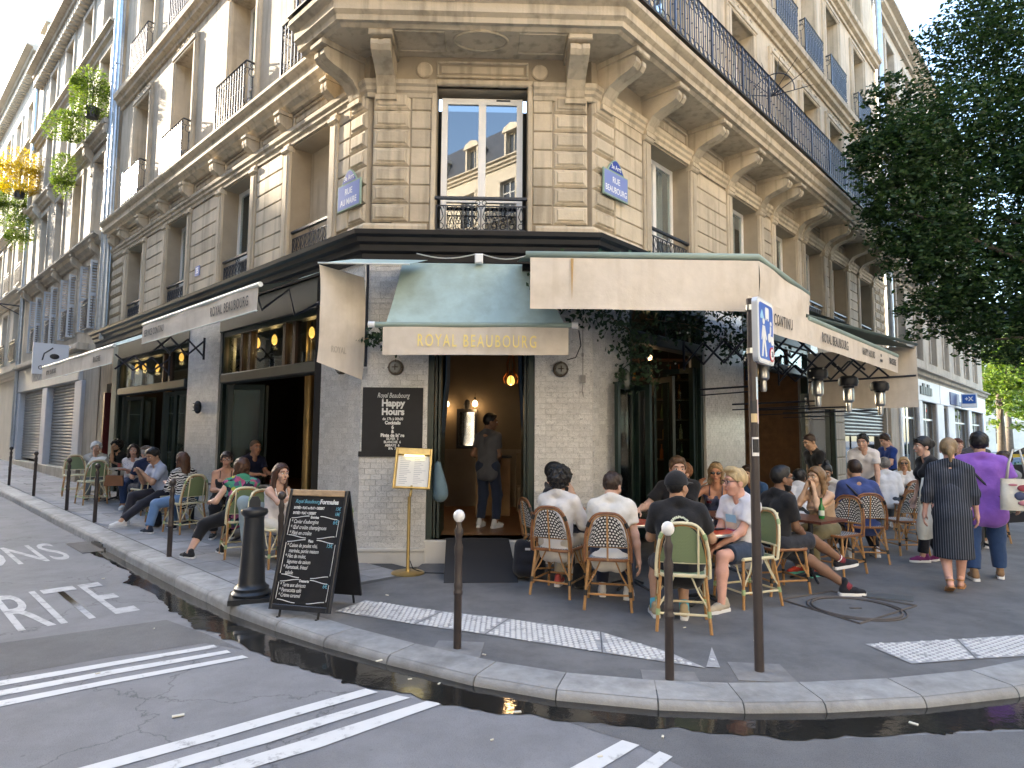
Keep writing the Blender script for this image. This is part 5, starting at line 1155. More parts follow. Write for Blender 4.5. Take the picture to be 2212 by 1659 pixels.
def flourish(z, s, word_=None):
    mb = MB()
    for a, b in ((-.25,-.06),(.06,.24)): mb.tube([(a+(b-a)*k/10, .004, z+s*.012*math.sin((k/10-.5)*math.pi*(1 if a < 0 else -1))) for k in range(11)], .0035, 4)
    obj('chalk_flourish', mb, CH_W, t, FB)
    if word_: chalk(word_, 0, z, .036, CH_W, .8, 'CENTER', 0., .0009)
def side_lines(za, zb_):
    for x in (-.262,.262): mb = MB(); mb.tube([(x,.004,za),(x-.004,.004,zb_)], .003, 4); obj('chalk_line', mb, CH_W, t, FB)
y_ = zz-.165; flourish(y_, 1, 'Entrées'); side_lines(y_-.02, y_-.175)
for k, s in enumerate(("* Caviar d'aubergine", '* Œuf croûte champignons', '* Pâté en croûte')): chalk(s, -.245, y_-.045-k*.054, .054, CH_W, .66)
chalk('6€', .2, y_-.04, .06, CH_B, .8); flourish(y_-.185, -1)
y_ -= .225; flourish(y_, 1, 'Plats'); side_lines(y_-.02, y_-.305)
for k, s in enumerate(('* Cuisse de poulet rôti,', '   marinée, purée maison', '* Filet de mulet,', '   légumes de saison', '* Rumsteak, frites/', '   salade')): chalk(s, -.245, y_-.045-k*.050, .052, CH_W, .66)
chalk('15€', .17, y_-.035, .055, CH_B, .75); flourish(y_-.325, -1)
y_ -= .365; flourish(y_, 1, 'Desserts'); side_lines(y_-.02, y_-.17)
for k, s in enumerate(('* Tarte aux abricots', '* Pannacotta café', '* Crème caramel')): chalk(s, -.245, y_-.042-k*.046, .050, CH_W, .66)
chalk('6€', .2, y_-.035, .055, CH_B, .8); flourish(y_-.185, -1)
# happy-hours board on the marble
t = thing('happy_hours_board', 'black Happy Hours price board fixed to the marble beside the door', 'sign', CF @ T(-1.62, -.02, 1.4))
mb = MB(); mb.box(-2.01,-1.20,-.03,-.009,1.47,2.33); obj('board', mb, CHALK, t, CF); mb = MB(); mb.box(-2.05,-1.19,-.036,-.008,1.40,1.47); obj('lower_edge', mb, CHALK, t, CF)
def hh(s, z, size, wd=.9, bold=0., sh=0.): obj('lettering', text_mesh(s, size, wd, bold, .0006, 'CENTER', sh), CH_W, t, CF @ T(-1.60, -.032, z) @ STAND)
hh('Royal Beaubourg', 2.22, .095, .66, .0, .3); hh('Happy', 2.115, .125, .95, .0055); hh('Hours', 2.0, .125, .95, .0055); hh('de 17h à 00h00', 1.905, .052, .85, .0012); hh('Cocktails', 1.853, .062, .9, .003); hh('6', 1.795, .07, .9, .003); hh('&', 1.738, .06, .9, .003); hh('Pinte de bière', 1.685, .062, .9, .003)
for k, s in enumerate(('SILVER  5','BLANCHE  6','ABBAYE  6','IPA  7')): hh(s, 1.64-k*.044, .046, .9, .0012)
# lit menu stand
p = CF @ Vector((-1.28, -.62, 0)); t = thing('menu_stand', 'brass menu stand with a lit menu case beside the door', 'menu stand', T(*p)); M = T(*p) @ RZ(TH)
mb = MB(); mb.lathe([(.205,0),(.205,.012),(.19,.02),(.03,.03),(.022,.06),(.02,.92),(.02,.93)], 24); obj('pole_and_base', mb, BRASS, t, M, smooth=40)
C_ = M @ T(.01,.05,.92) @ Matrix.Rotation(R(-16),4,'X') @ Matrix.Rotation(R(2),4,'Y')
mb = MB(); mb.tube([(0,-.05,0),(0,-.03,.06),(0,.0,.14)], .018, 8); obj('neck', mb, BRASS, t, C_, smooth=True)
mb = MB(); mb.block(-.235,-.205,.10,.62,-.05,.01,.006); mb.block(.205,.235,.10,.62,-.05,.01,.006); mb.block(-.205,.205,.10,.125,-.05,.01,.006); mb.block(-.205,.205,.53,.62,-.05,.01,.006); mb.box(-.23,.23,.0,.02,.11,.61); obj('case', mb, BRASS, t, C_)
mb = MB(); mb.box(-.2,.2,-.012,-.004,.13,.525); obj('menu_sheet', mb, mat('menu_paper', (.78,.78,.75), .6), t, C_)
r7 = random.Random(2); mb = MB()
for r_ in range(15):
    for c in range(2):
        x = -.17+c*.18; mb.box(x, x+r7.uniform(.06,.15), -.0135, -.0125, .50-r_*.024, .507-r_*.024)
obj('menu_print', mb, mat('menu_print_grey', (.45,.46,.48), .8), t, C_, kind='stuff')
mb = MB(); mb.tube([(-.12,-.04,.52),(.13,-.04,.52)], .012, 8); obj('reading_light', mb, mat('menu_light', (1,.9,.5), .4, emit=(1,.85,.4), estr=.5), t, C_)
mb = MB(); mb.tube([M @ Vector(q) for q in ((.02,.02,.15),(.06,.02,.05),(.2,.0,.008),(.45,-.03,.008),(.62,.12,.008),(.55,.35,.1),(.42,.56,.33))], .006, 5); obj('power_cable', mb, BLACK, t, I4)
# street name plates
BLUE = mat('enamel_blue', (.03,.06,.30), .5, spec=.2); BLUEF = mat('enamel_faded_blue', (.20,.25,.50), .6, spec=.15); GRN = mat('enamel_green', (.28,.38,.30), .6, spec=.15); EWH = mat('enamel_white', (.75,.76,.76), .4)
def plate(label, F, x, z, w, h, words, arr, tilt, face, letters):
    t = thing('street_name_plate', label, 'sign', F @ T(x, -.06, z)); M = F @ T(x, -.085, z) @ Matrix.Rotation(R(tilt), 4, 'Y')
    mb = MB(); mb.block(-w/2,w/2,0,h,-.012,.012,.004); obj('plate', mb, GRN, t, M); mb = MB(); mb.box(-w/2+.02,w/2-.02,-.0145,-.0121,.02,h-.02); obj('face', mb, face, t, M)
    n = 14; poly = [(-w*.34,h)]+[(-w*.34+w*.68*k/n, h+.19*math.sin(math.pi*k/n)) for k in range(1,n)]+[(w*.34,h)]
    mb = MB(); mb.prism(poly, -.012, .012); obj('crest', mb, GRN, t, M); mb = MB(); mb.prism([(a*.88, (b-h)*.86+h+.008) for a, b in poly], -.0145, -.0121); obj('crest_face', mb, BLUE, t, M)
    obj('lettering', text_mesh(arr, .10, .8, .001, .0006), letters, t, M @ T(0,-.0155,h+.07) @ STAND)
    for k, s in enumerate(words): obj('lettering', text_mesh(s, .125, .74 if len(s) > 6 else .85, .0015, .0006), letters, t, M @ T(0,-.0155,h-.13-k*.145) @ STAND)
plate('faded green and white RUE AU MAIRE street plate on the left corner stones', LF, -.30, 4.86, .58, .38, ('RUE','AU MAIRE'), '3e Arrt', 0, BLUEF, EWH)
plate('weathered blue RUE BEAUBOURG street plate on the right corner stones', RF, .46, 5.12, .62, .38, ('RUE','BEAUBOURG'), '3e Arrt', 0, BLUEF, EWH)
t = thing('house_number', 'small blue house number 35 plate on the left front', 'sign', LF @ T(-6.0,-.04,4.9)); mb = MB(); mb.box(-6.10,-5.88,-.045,-.03,4.88,5.08); obj('plate', mb, BLUEF, t, LF); obj('lettering', text_mesh('35', .17, .8, .002, .0006), EWH, t, LF @ T(-5.99,-.047,4.98) @ STAND)
# road sign on its pole
sp = Vector((1.815, 4.73, 0)); t = thing('road_sign', 'blue shared-zone road sign with 20 limit on a tall dark pole', 'road sign', T(*sp))
mb = MB(); mb.lathe([(.034,-.03),(.034,2.75)], 16); obj('pole', mb, BOLM, t, T(*sp), smooth=40)
SM = T(sp.x+.005, sp.y-.045, 0) @ RZ(R(52))
def rrect(x0, x1, z0, z1, r, n=5):
    out = []
    for cx, cz, a in ((x1-r,z1-r,0),(x0+r,z1-r,90),(x0+r,z0+r,180),(x1-r,z0+r,270)): out += [(cx+r*math.cos(R(a+90*k/n)), cz+r*math.sin(R(a+90*k/n))) for k in range(n+1)]
    return out
x0, x1, zb_, zt_ = -.02, .40, 2.26, 2.76
mb = MB(); mb.prism(rrect(x0,x1,zb_,zt_,.05), -.028, .012); obj('sign_back', mb, mat('sign_aluminium', (.62,.63,.64), .4, metal=.5), t, SM)
mb = MB(); mb.prism(rrect(x0+.012,x1-.012,zb_+.012,zt_-.012,.045), -.031, -.0285); obj('white_border', mb, WHITE, t, SM)
mb = MB(); mb.prism(rrect(x0+.035,x1-.035,zb_+.035,zt_-.035,.035), -.0335, -.0315); obj('blue_face', mb, mat('sign_blue', (.015,.10,.50), .35), t, SM)
PIC = WHITE; mb = MB(); y0, y1 = -.036, -.034
def pic(nm, polys, m=PIC, ya=-.0365, yb=-.034):
    mb = MB()
    for q in polys: mb.prism(q, ya, yb)
    obj(nm, mb, m, t, SM)
def disc(cx, cz, r, n=16): return [(cx+r*math.cos(2*math.pi*k/n), cz+r*math.sin(2*math.pi*k/n)) for k in range(n)]
bx, bz = .045, 2.30
pic('walking_figure', [disc(.115,2.585,.026), [(.085,2.55),(.145,2.55),(.15,2.43),(.085,2.43)], [(.085,2.44),(.12,2.44),(.085,2.31),(.055,2.31)], [(.11,2.44),(.15,2.44),(.185,2.32),(.155,2.31)], [(.085,2.55),(.05,2.44),(.065,2.435),(.1,2.52)], [(.145,2.55),(.185,2.45),(.17,2.44),(.13,2.51)]])
pic('car_symbol', [rrect(.16,.25,2.615,2.70,.015), [(.165,2.60),(.185,2.60),(.185,2.618),(.165,2.618)], [(.225,2.60),(.245,2.60),(.245,2.618),(.225,2.618)]])
pic('house_symbol', [[(.035,2.62),(.075,2.67),(.115,2.62),(.115,2.60),(.035,2.60)]], mat('sign_pale_blue', (.35,.62,.80), .4))
pic('cyclist_symbol', [disc(.255,2.47,.036), disc(.325,2.455,.036), disc(.30,2.585,.018), [(.28,2.565),(.31,2.56),(.30,2.50),(.27,2.50)], [(.27,2.50),(.29,2.50),(.30,2.45),(.285,2.45)]])
pic('speed_ring', [disc(.31,2.345,.058,24)], mat('sign_red', (.55,.03,.03), .4), -.0385, -.0345); pic('speed_face', [disc(.31,2.345,.044,24)], WHITE, -.0405, -.0386)
obj('lettering', text_mesh('20', .062, .85, .001, .0005), BLACK, t, SM @ T(.31,-.0412,2.345) @ STAND)
for z in (2.35,2.68): mb = MB(); mb.lathe([(.042,-.02),(.042,.02)], 14); obj('clamp', mb, STEEL, t, T(sp.x, sp.y, z))
# stickers on the pole
def sticker(z, h, c, w=.9, a0=-120, fs=()):
    mb = MB(); n = 8; mb.add([(sp.x+.0355*math.cos(R(a0+w*80*k/n)), sp.y+.0355*math.sin(R(a0+w*80*k/n)), z+d) for k in range(n+1) for d in (0,h)], [(2*k,2*k+2,2*k+3,2*k+1) for k in range(n)])
    return obj('sticker', mb, mat('sticker_%02d%02d' % (int(z*100) % 100, int(c[0]*99)), c, .5), t, I4, recalc=False)
sticker(1.98,.17,(.62,.74,.80),.55,-70); sticker(1.88,.09,(.03,.03,.03),1.4,-150); sticker(1.81,.065,(.62,.47,.25),1.3,-140); sticker(1.80,.18,(.55,.42,.42),.5,-60); sticker(1.56,.14,(.72,.70,.66),1.2,-135); 
mb = MB(); n = 8; mb.add([(sp.x+.0362*math.cos(R(-128+82*k/n)), sp.y+.0362*math.sin(R(-128+82*k/n)), 1.585+d) for k in range(n+1) for d in (0,.10)], [(2*k,2*k+2,2*k+3,2*k+1) for k in range(n)]); obj('sticker', mb, BLACK, t, I4, recalc=False)
# bulkhead lamps on the marble
def bulkhead(label, F, x, z, r=.085):
    t = thing('bulkhead_lamp', label, 'lamp', F @ T(x,-.02,z)); M = F @ T(x,-.008,z) @ Matrix.Rotation(R(90),4,'X')
    mb = MB(); mb.lathe([(r,0),(r,.05),(r*.9,.07)], 18); obj('ring', mb, mat('bronze_lamp', (.10,.075,.05), .4, metal=.6), t, M, smooth=40)
    mb = MB(); mb.lathe([(r*.85,.06),(r*.6,.10),(.004,.115)], 16); obj('globe', mb, mat('lamp_glass', (.30,.29,.25), .15), t, M, smooth=True)
    mb = MB(); mb.tube([(r*math.cos(a),r*math.sin(a),.06) for a in (0,)]+[(0,0,.125),(-r,0,.06)], .008, 5); mb.tube([(0,r,.06),(0,0,.125),(0,-r,.06)], .008, 5); obj('guard', mb, mat('bronze_lamp', (.1,.075,.05)), t, M)
bulkhead('round caged bulkhead lamp left of the corner door', CF, -1.575, 2.60, .105); bulkhead('round caged bulkhead lamp right of the corner door', CF, .66, 2.60, .105); bulkhead('caged bulkhead lamp half hidden behind the side blind', LF, -.45, 2.62, .09)
t = thing('oval_wall_lamp', 'oval caged wall lamp on the marble pier of the left front', 'lamp', LF @ T(-5.6,-.05,2.2)); mb = MB(); mb.sphere((-5.6,-.05,2.2),(.085,.07,.13),14); obj('glass', mb, BLACK, t, LF, smooth=True)
mb = MB(); 
for k in range(3): mb.tube([(-5.6+.09*math.cos(a),-.06-.075*abs(math.sin(a)), 2.2-.07+.07*k) for a in [math.pi*i/8 for i in range(9)]], .007, 4)
obj('guard', mb, CAST, t, LF)
t = thing('hanging_bulb_planter', 'caged lantern hung with ivy on the marble pier beside the right opening', 'lantern', RF @ T(.62,-.12,2.45)); mb = MB(); mb.lathe([(.02,.16),(.07,.1),(.075,-.05),(.05,-.13),(.01,-.15)], 12, (.62,-.12,2.5)); obj('glass', mb, mat('lantern_glass', (.12,.13,.11), .15), t, RF, smooth=True)
mb = leaves(lambda r: RF @ Vector((.52+r.gauss(0,.06),-.13+r.gauss(0,.04),2.52+r.gauss(0,.07))), 90, .025, .045, 9); obj('ivy', mb, LEAFD, t, I4, recalc=False, kind='stuff')
mb = MB(); mb.box(.93,1.0,-.05,-.008,2.42,2.52); mb.tube([(.965,-.03,2.52),(.965,-.03,3.3)], .006, 5); mb.tube([(.965,-.03,2.42),(.955,-.03,2.3),(.975,-.03,2.22),(.965,-.03,2.3)], .006, 5); mb.box(.95,.98,-.03,-.008,2.78,2.83); obj('socket_box', mb, mat('grey_plastic', (.25,.24,.23), .5), None, CF, label='grey wall socket with hanging cable on the right marble pier', cat='socket')
mb = MB(); mb.tube([CF @ Vector(q) for q in ((.8,-.85,3.0),(.86,-.6,2.85),(.82,-.4,2.72),(.72,-.3,2.70))], .007, 5); obj('loose_cable', mb, BLACK, None, I4, label='loose black cable hanging from the right end of the corner awning', cat='cable')
# little shelf of street left: hanging optician sign, street lamp
t = thing('hanging_shop_sign', 'white hanging OVISION sign with an eye drawing above the far awning', 'sign', LF @ T(-14.95,-.8,3.8)); 
mb = MB(); mb.box(-15.0,-14.9,-1.2,-.35,3.35,4.25); obj('panel', mb, mat('sign_white', (.62,.64,.68), .5), t, LF); mb = MB(); mb.tube([(-14.95,-.4,4.2),(-14.95,0,4.2)], .02, 6); obj('bracket', mb, WHITE, t, LF)
MS = LF @ T(-15.94,-1.05,3.95) @ RZ(R(-90)) 
MS = frame(LF @ Vector((-14.895,-.78,3.85)), (LF.to_3x3() @ Vector((0,1,0))), (LF.to_3x3() @ Vector((-1,0,0))))
mb = MB(); mb.tube([(-.2,0,-.1),(-.16,0,.1),(.0,0,.24),(.04,0,.28)], .02, 5); mb.sphere((.09,0,.03), (.12,.01,.08), 12); obj('eye_drawing', mb, BLACK, t, MS); obj('lettering', text_mesh('OVISION', .16, .9, .003, .001), BLACK, t, MS @ T(0,-.003,-.32) @ STAND)
p = Lw(25.2, .05, 6.2); t = thing('street_lamp', 'black iron street lantern on a wall bracket at the far left', 'street lamp', LF @ T(-25.2,-.1,6.4)); q = LF @ Vector((-25.6,-1.5,5.75))
mb = MB(); mb.tube([LF @ Vector((-25.4,.05,6.9)), LF @ Vector((-25.6,-1.5,6.95)), q+Vector((0,0,1.0))], .03, 6); mb.tube([LF @ Vector((-25.4,.05,6.5)), LF @ Vector((-25.5,-.8,6.93))], .02, 6); obj('bracket', mb, IRON, t, I4)
mb = MB(); mb.lathe([(.06,.95),(.1,.85),(.36,.58),(.36,.54),(.05,.54)], 6, q); obj('cap', mb, IRON, t, I4); mb = MB(); mb.lathe([(.20,0),(.32,.53)], 6, q); obj('lantern_glass', mb, mat('lantern_pane', (.75,.68,.55), .2), t, I4)
# ------------------------------------------------------------------ trees and plants
def leaf_mesh(name, centers, size, seed, aspect=.5, droop=.3, up=None):
    # many small folded leaves as one mesh
    r = np.random.default_rng(seed); n = len(centers); c = np.asarray(centers, float)
    a = r.normal(size=(n,3)); a[:,2] = np.abs(a[:,2])*.6 - droop; a /= np.linalg.norm(a, axis=1)[:,None]
    h = r.normal(size=(n,3)); b = np.cross(a, h); b /= np.linalg.norm(b, axis=1)[:,None]; nn = np.cross(a, b)
    s = (size*(.6+.8*r.random(n)))[:,None]
    v = np.empty((n,4,3)); v[:,0] = c-a*s*.5; v[:,1] = c+b*s*aspect*.5+nn*s*.08; v[:,2] = c+a*s*.5; v[:,3] = c-b*s*aspect*.5+nn*s*.08
    me = bpy.data.meshes.new(name); me.vertices.add(n*4); me.vertices.foreach_set('co', v.reshape(-1)); me.loops.add(n*4); me.loops.foreach_set('vertex_index', np.arange(n*4, dtype=np.int32))
    me.polygons.add(n); me.polygons.foreach_set('loop_start', np.arange(0, n*4, 4, dtype=np.int32)); me.polygons.foreach_set('loop_total', np.full(n, 4, dtype=np.int32)); me.update(); me.validate(); return me
def leaf_mat(name, c0, c1, transl=.35):
    if name in MATS: return MATS[name]
    m, n, l, b = nodes_mat(name); g = n.new('ShaderNodeNewGeometry'); rp = ramp(n, [(0,c0),(1,c1)]); l.new(g.outputs['Random Per Island'], rp.inputs[0]); l.new(rp.outputs[0], b.inputs['Base Color'])
    b.inputs['Roughness'].default_value = .5; b.inputs['Specular IOR Level'].default_value = .35
    t = n.new('ShaderNodeBsdfTranslucent'); hs = n.new('ShaderNodeHueSaturation'); hs.inputs['Value'].default_value = 1.6; hs.inputs['Saturation'].default_value = 1.15; l.new(rp.outputs[0], hs.inputs['Color']); l.new(hs.outputs[0], t.inputs[0])
    mx = n.new('ShaderNodeMixShader'); mx.inputs[0].default_value = transl; l.new(b.outputs[0], mx.inputs[1]); l.new(t.outputs[0], mx.inputs[2]); l.new(mx.outputs[0], n['Material Output'].inputs[0]); return m
BARK = mat('bark', (.10,.08,.06), .9, bump=.02, bscale=14, var=.3, vscale=5)
def tree(label, base, height, blobs, n, leaf, m, seed, trunk_r=.2, fork=None, limbs=7):
    r = np.random.default_rng(seed); t = thing('street_tree', label, 'tree', T(*base)); B = Vector(base)
    mb = MB(); top = B+Vector((0,0,height*.55)); mb.tube([B, B+Vector((.05,.03,height*.25)), top], [trunk_r, trunk_r*.8, trunk_r*.55], 10)
    for k in range(limbs):
        bl = blobs[int(k*len(blobs)/limbs)]; e = Vector(bl[0]); s_ = B+Vector((0,0,height*(.3+.25*r.random()))); md = s_.lerp(e,.5)+Vector((0,0,.25)); mb.tube([s_, md, e], [trunk_r*.42, trunk_r*.25, .02], 7)
    obj('trunk', mb, BARK, t, I4, smooth=True)
    vol = np.array([b[1][0]*b[1][1]*b[1][2] for b in blobs])**.75; cnt = (n*vol/vol.sum()).astype(int); C = []
    for (c, rad), k in zip(blobs, cnt):
        # twig clusters near the shell of each blob
        kc = max(4, k//26); d = r.normal(size=(kc,3)); d /= np.linalg.norm(d,axis=1)[:,None]; q = d*(r.random((kc,1))**.33*.98+.06); cl = np.array(c)+q*np.array(rad)
        idx = r.integers(0, kc, k); C.append(cl[idx]+r.normal(size=(k,3))*np.array([.17,.17,.10])*min(1., np.mean(rad)*.9))
    me = leaf_mesh('crown', np.concatenate(C), leaf, seed+1); me.materials.append(m); obj('crown', me, None, t, I4); return t
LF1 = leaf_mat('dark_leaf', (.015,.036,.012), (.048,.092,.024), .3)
LF2 = leaf_mat('sunny_leaf', (.07,.13,.02), (.15,.20,.04), .4)  # sunlight on the far foliage is put into this brighter yellow-green
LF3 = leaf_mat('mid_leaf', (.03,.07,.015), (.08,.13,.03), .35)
# big dark tree on the right pavement; sized from where its outline stands
TB = Vector((12.6, 12.2, 0))
blobs = []
rr = random.Random(21)
for x, y, z, a in ((10.4,12.9,5.0,1.3),(11.6,13.2,4.6,1.5),(13.0,13.4,4.6,1.6),(9.6,13.2,6.6,1.2),(11.0,13.4,6.6,1.6),(13,13.5,6.6,1.8),(8.9,13.0,7.9,.9),(9.8,13.3,8.4,1.2),(11.4,13.6,8.6,1.45),(13.2,13.6,8.8,2.0),(10.9,13.4,10.6,1.1),(12.7,13.4,11,2.0),(10.3,12.6,3.7,.7),(11.5,12.2,3.3,.8),(12.6,12.0,3.3,.9),(9.7,13.0,4.9,.6),(13.8,12.5,6,1.6),(13.8,12.4,8.6,1.7),(12.2,12.0,5.6,1.4),(11.8,12.2,7.6,1.2),(10.5,12.6,12.2,.8),(12.6,12.6,13.2,1.2),(9.35,12.9,5.7,.75),(8.75,12.8,7.0,.6),(9.0,13,5.6,.75),(8.5,13,6.7,.55),(9.3,13,4.2,.6),(8.35,13,8.2,.55),(8.6,13,9.1,.45),(8.6,13,7.6,.8)):
    x -= .62 if x < 12.5 else .3
    blobs.append(((x, y, z), (a*1.0, a*1.0, a*.82)))
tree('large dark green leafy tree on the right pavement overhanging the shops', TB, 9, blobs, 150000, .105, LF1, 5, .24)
# trees far down the right street, in sun
def far_tree(label, x, y, s_, m, seed, n=6000):
    bl = [((x+rr.uniform(-1.6,1.6)*s_, y+rr.uniform(-1.6,1.6)*s_, (4.2+rr.uniform(-1.2,2.4))*s_), (1.5*s_,)*3) for _ in range(7)]; tree(label, (x, y, 0), 7*s_, bl, n, .28, m, seed, .22*s_, limbs=5)
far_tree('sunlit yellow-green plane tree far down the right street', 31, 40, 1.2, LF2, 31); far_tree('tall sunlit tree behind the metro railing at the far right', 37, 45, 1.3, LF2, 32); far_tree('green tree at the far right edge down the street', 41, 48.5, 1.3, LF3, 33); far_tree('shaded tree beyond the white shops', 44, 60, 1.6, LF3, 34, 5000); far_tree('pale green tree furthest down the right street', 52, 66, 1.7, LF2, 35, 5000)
# plants on the left neighbour's balcony
def bush(label, c, rad, n, m, leaf, seed, pot=False):
    r = np.random.default_rng(seed); t = thing('balcony_plant', label, 'plant', T(*c)); d = r.normal(size=(n,3)); d /= np.linalg.norm(d,axis=1)[:,None]; q = np.array(c)+np.array([0,0,rad[2]])+d*(r.random((n,1))**.45)*np.array(rad)
    q += np.sin(q*7.+seed)*.09
    me = leaf_mesh('foliage', q, leaf, seed, .4); me.materials.append(m); obj('foliage', me, None, t, I4)
    if pot: mb = MB(); mb.lathe([(.16,0),(.2,.3)], 10, c); obj('pot', mb, BLACK, t, I4); mb = MB(); mb.tube([Vector(c)+Vector((0,0,.2)), Vector(c)+Vector((0,0,rad[2]*1.3))], .03, 6); obj('stem', mb, BARK, t, I4); return t
YL = leaf_mat('autumn_leaf', (.24,.16,.02), (.38,.30,.04), .45); PG = leaf_mat('bright_leaf', (.06,.10,.02), (.13,.17,.035), .45)
bush('round green shrub on the balcony beside the drain pipes', Lw(13.5,.45,10.7), (.55,.55,.75), 4200, PG, .075, 41, True)
bush('trailing yellow-green plant below the round shrub', Lw(15.3,.5,10.5), (1.0,.5,.55), 3600, PG, .075, 42); bush('thin trailing vine hanging from the balcony', Lw(16.3,.55,9.0), (.3,.3,.8), 2200, PG, .07, 43)
bush('orange and yellow leafed shrub high on the far left balcony', Lw(23.6,.6,10.9), (1.1,.6,1.0), 5200, YL, .085, 44, True); bush('yellow-green creeper under the orange shrub', Lw(25.5,.6,10.2), (1.5,.5,1.0), 6500, PG, .085, 45); bush('hanging green creeper left of the far drain pipe', Lw(23.0,.6,8.6), (.4,.35,.8), 2200, PG, .08, 46)
bush('dark potted conifer on the upper right balcony', Rw(11.9,.3,14.1), (.3,.3,.7), 1500, LF1, .1, 47)
# ------------------------------------------------------------------ rattan chairs and tables
CANE = mat('rattan_cane', (.40,.21,.075), .35, spec=.5, var=.25, vscale=14)
CANED = mat('rattan_cane_dark', (.24,.10,.04), .35, spec=.5, var=.25, vscale=14)
CREAMC = mat('cream_cane', (.66,.60,.40), .4, var=.1, vscale=12)
BIND = mat('black_binding', (.015,.015,.017), .4); BINDG = mat('green_binding', (.30,.40,.20), .5)
def weave(name, ca, cb, sc, dots=True):
    m, n, l, b = nodes_mat(name); tc = n.new('ShaderNodeTexCoord'); mp = n.new('ShaderNodeMapping'); mp.inputs['Scale'].default_value = (sc, sc, sc); l.new(tc.outputs['UV'], mp.inputs[0])
    v = n.new('ShaderNodeTexVoronoi'); v.voronoi_dimensions = '2D'; v.inputs['Randomness'].default_value = 0.; v.inputs['Scale'].default_value = 1.
    # brick offset for a honeycomb of dots
    sx = n.new('ShaderNodeSeparateXYZ'); l.new(mp.outputs[0], sx.inputs[0]); fl = n.new('ShaderNodeMath'); fl.operation = 'FLOOR'; l.new(sx.outputs[1], fl.inputs[0])
    h = n.new('ShaderNodeMath'); h.operation = 'MULTIPLY'; h.inputs[1].default_value = .5; l.new(fl.outputs[0], h.inputs[0]); ad = n.new('ShaderNodeMath'); ad.operation = 'ADD'; l.new(sx.outputs[0], ad.inputs[0]); l.new(h.outputs[0], ad.inputs[1])
    cx = n.new('ShaderNodeCombineXYZ'); l.new(ad.outputs[0], cx.inputs[0]); l.new(sx.outputs[1], cx.inputs[1])
    fr = n.new('ShaderNodeVectorMath'); fr.operation = 'FRACTION'; l.new(cx.outputs[0], fr.inputs[0]); sb = n.new('ShaderNodeVectorMath'); sb.operation = 'SUBTRACT'; sb.inputs[1].default_value = (.5,.5,0); l.new(fr.outputs[0], sb.inputs[0])
    ln = n.new('ShaderNodeVectorMath'); ln.operation = 'LENGTH'; l.new(sb.outputs[0], ln.inputs[0]); rp = ramp(n, [(.30,ca),(.36,cb)]); l.new(ln.outputs['Value'], rp.inputs[0]); l.new(rp.outputs[0], b.inputs['Base Color']); b.inputs['Roughness'].default_value = .45
    bp = n.new('ShaderNodeBump'); bp.inputs['Distance'].default_value = .003; bp.invert = True; l.new(ln.outputs['Value'], bp.inputs['Height']); l.new(bp.outputs[0], b.inputs['Normal']); return m
WBW = weave('black_white_weave', (.72,.71,.68), (.012,.012,.014), 1.); WGR = weave('green_weave', (.21,.27,.14), (.15,.20,.10), 1.)
def uv_sheet(name, fn, nu, nv, cell, thick=.008, wu=1., wv=1.):
    me = bpy.data.meshes.new(name); vs_ = [fn(i/nu, j/nv) for i in range(nu+1) for j in range(nv+1)]; n = nv+1
    fs = [(i*n+j,(i+1)*n+j,(i+1)*n+j+1,i*n+j+1) for i in range(nu) for j in range(nv)]
    me.from_pydata([tuple(p) for p in vs_], [], fs); uv = me.uv_layers.new(name='UVMap')
    for p in me.polygons:
        for li in p.loop_indices: vi = me.loops[li].vertex_index; uv.data[li].uv = ((vi//n)/nu*wu/cell, (vi % n)/nv*wv/cell)
    me.polygons.foreach_set('use_smooth', [True]*len(me.polygons)); me.update(); return me
def arch(w, z0, z1, y0, y1, n=18, k=.5):
    # hoop from lower left up over to lower right; leans from y0 (bottom) to y1 (top)
    out = []
    for i in range(n+1):
        a = math.pi*(1-i/n); x = w*math.copysign(abs(math.cos(a))**k, math.cos(a)); s = math.sin(a)**.8 if 0 < i < n else 0.
        z = z0+(z1-z0)*s; y = y0+(y1-y0)*((z-z0)/(z1-z0)) + .035*(1-abs(x)/w)*0; out.append(Vector((x, y, z)))
    return out
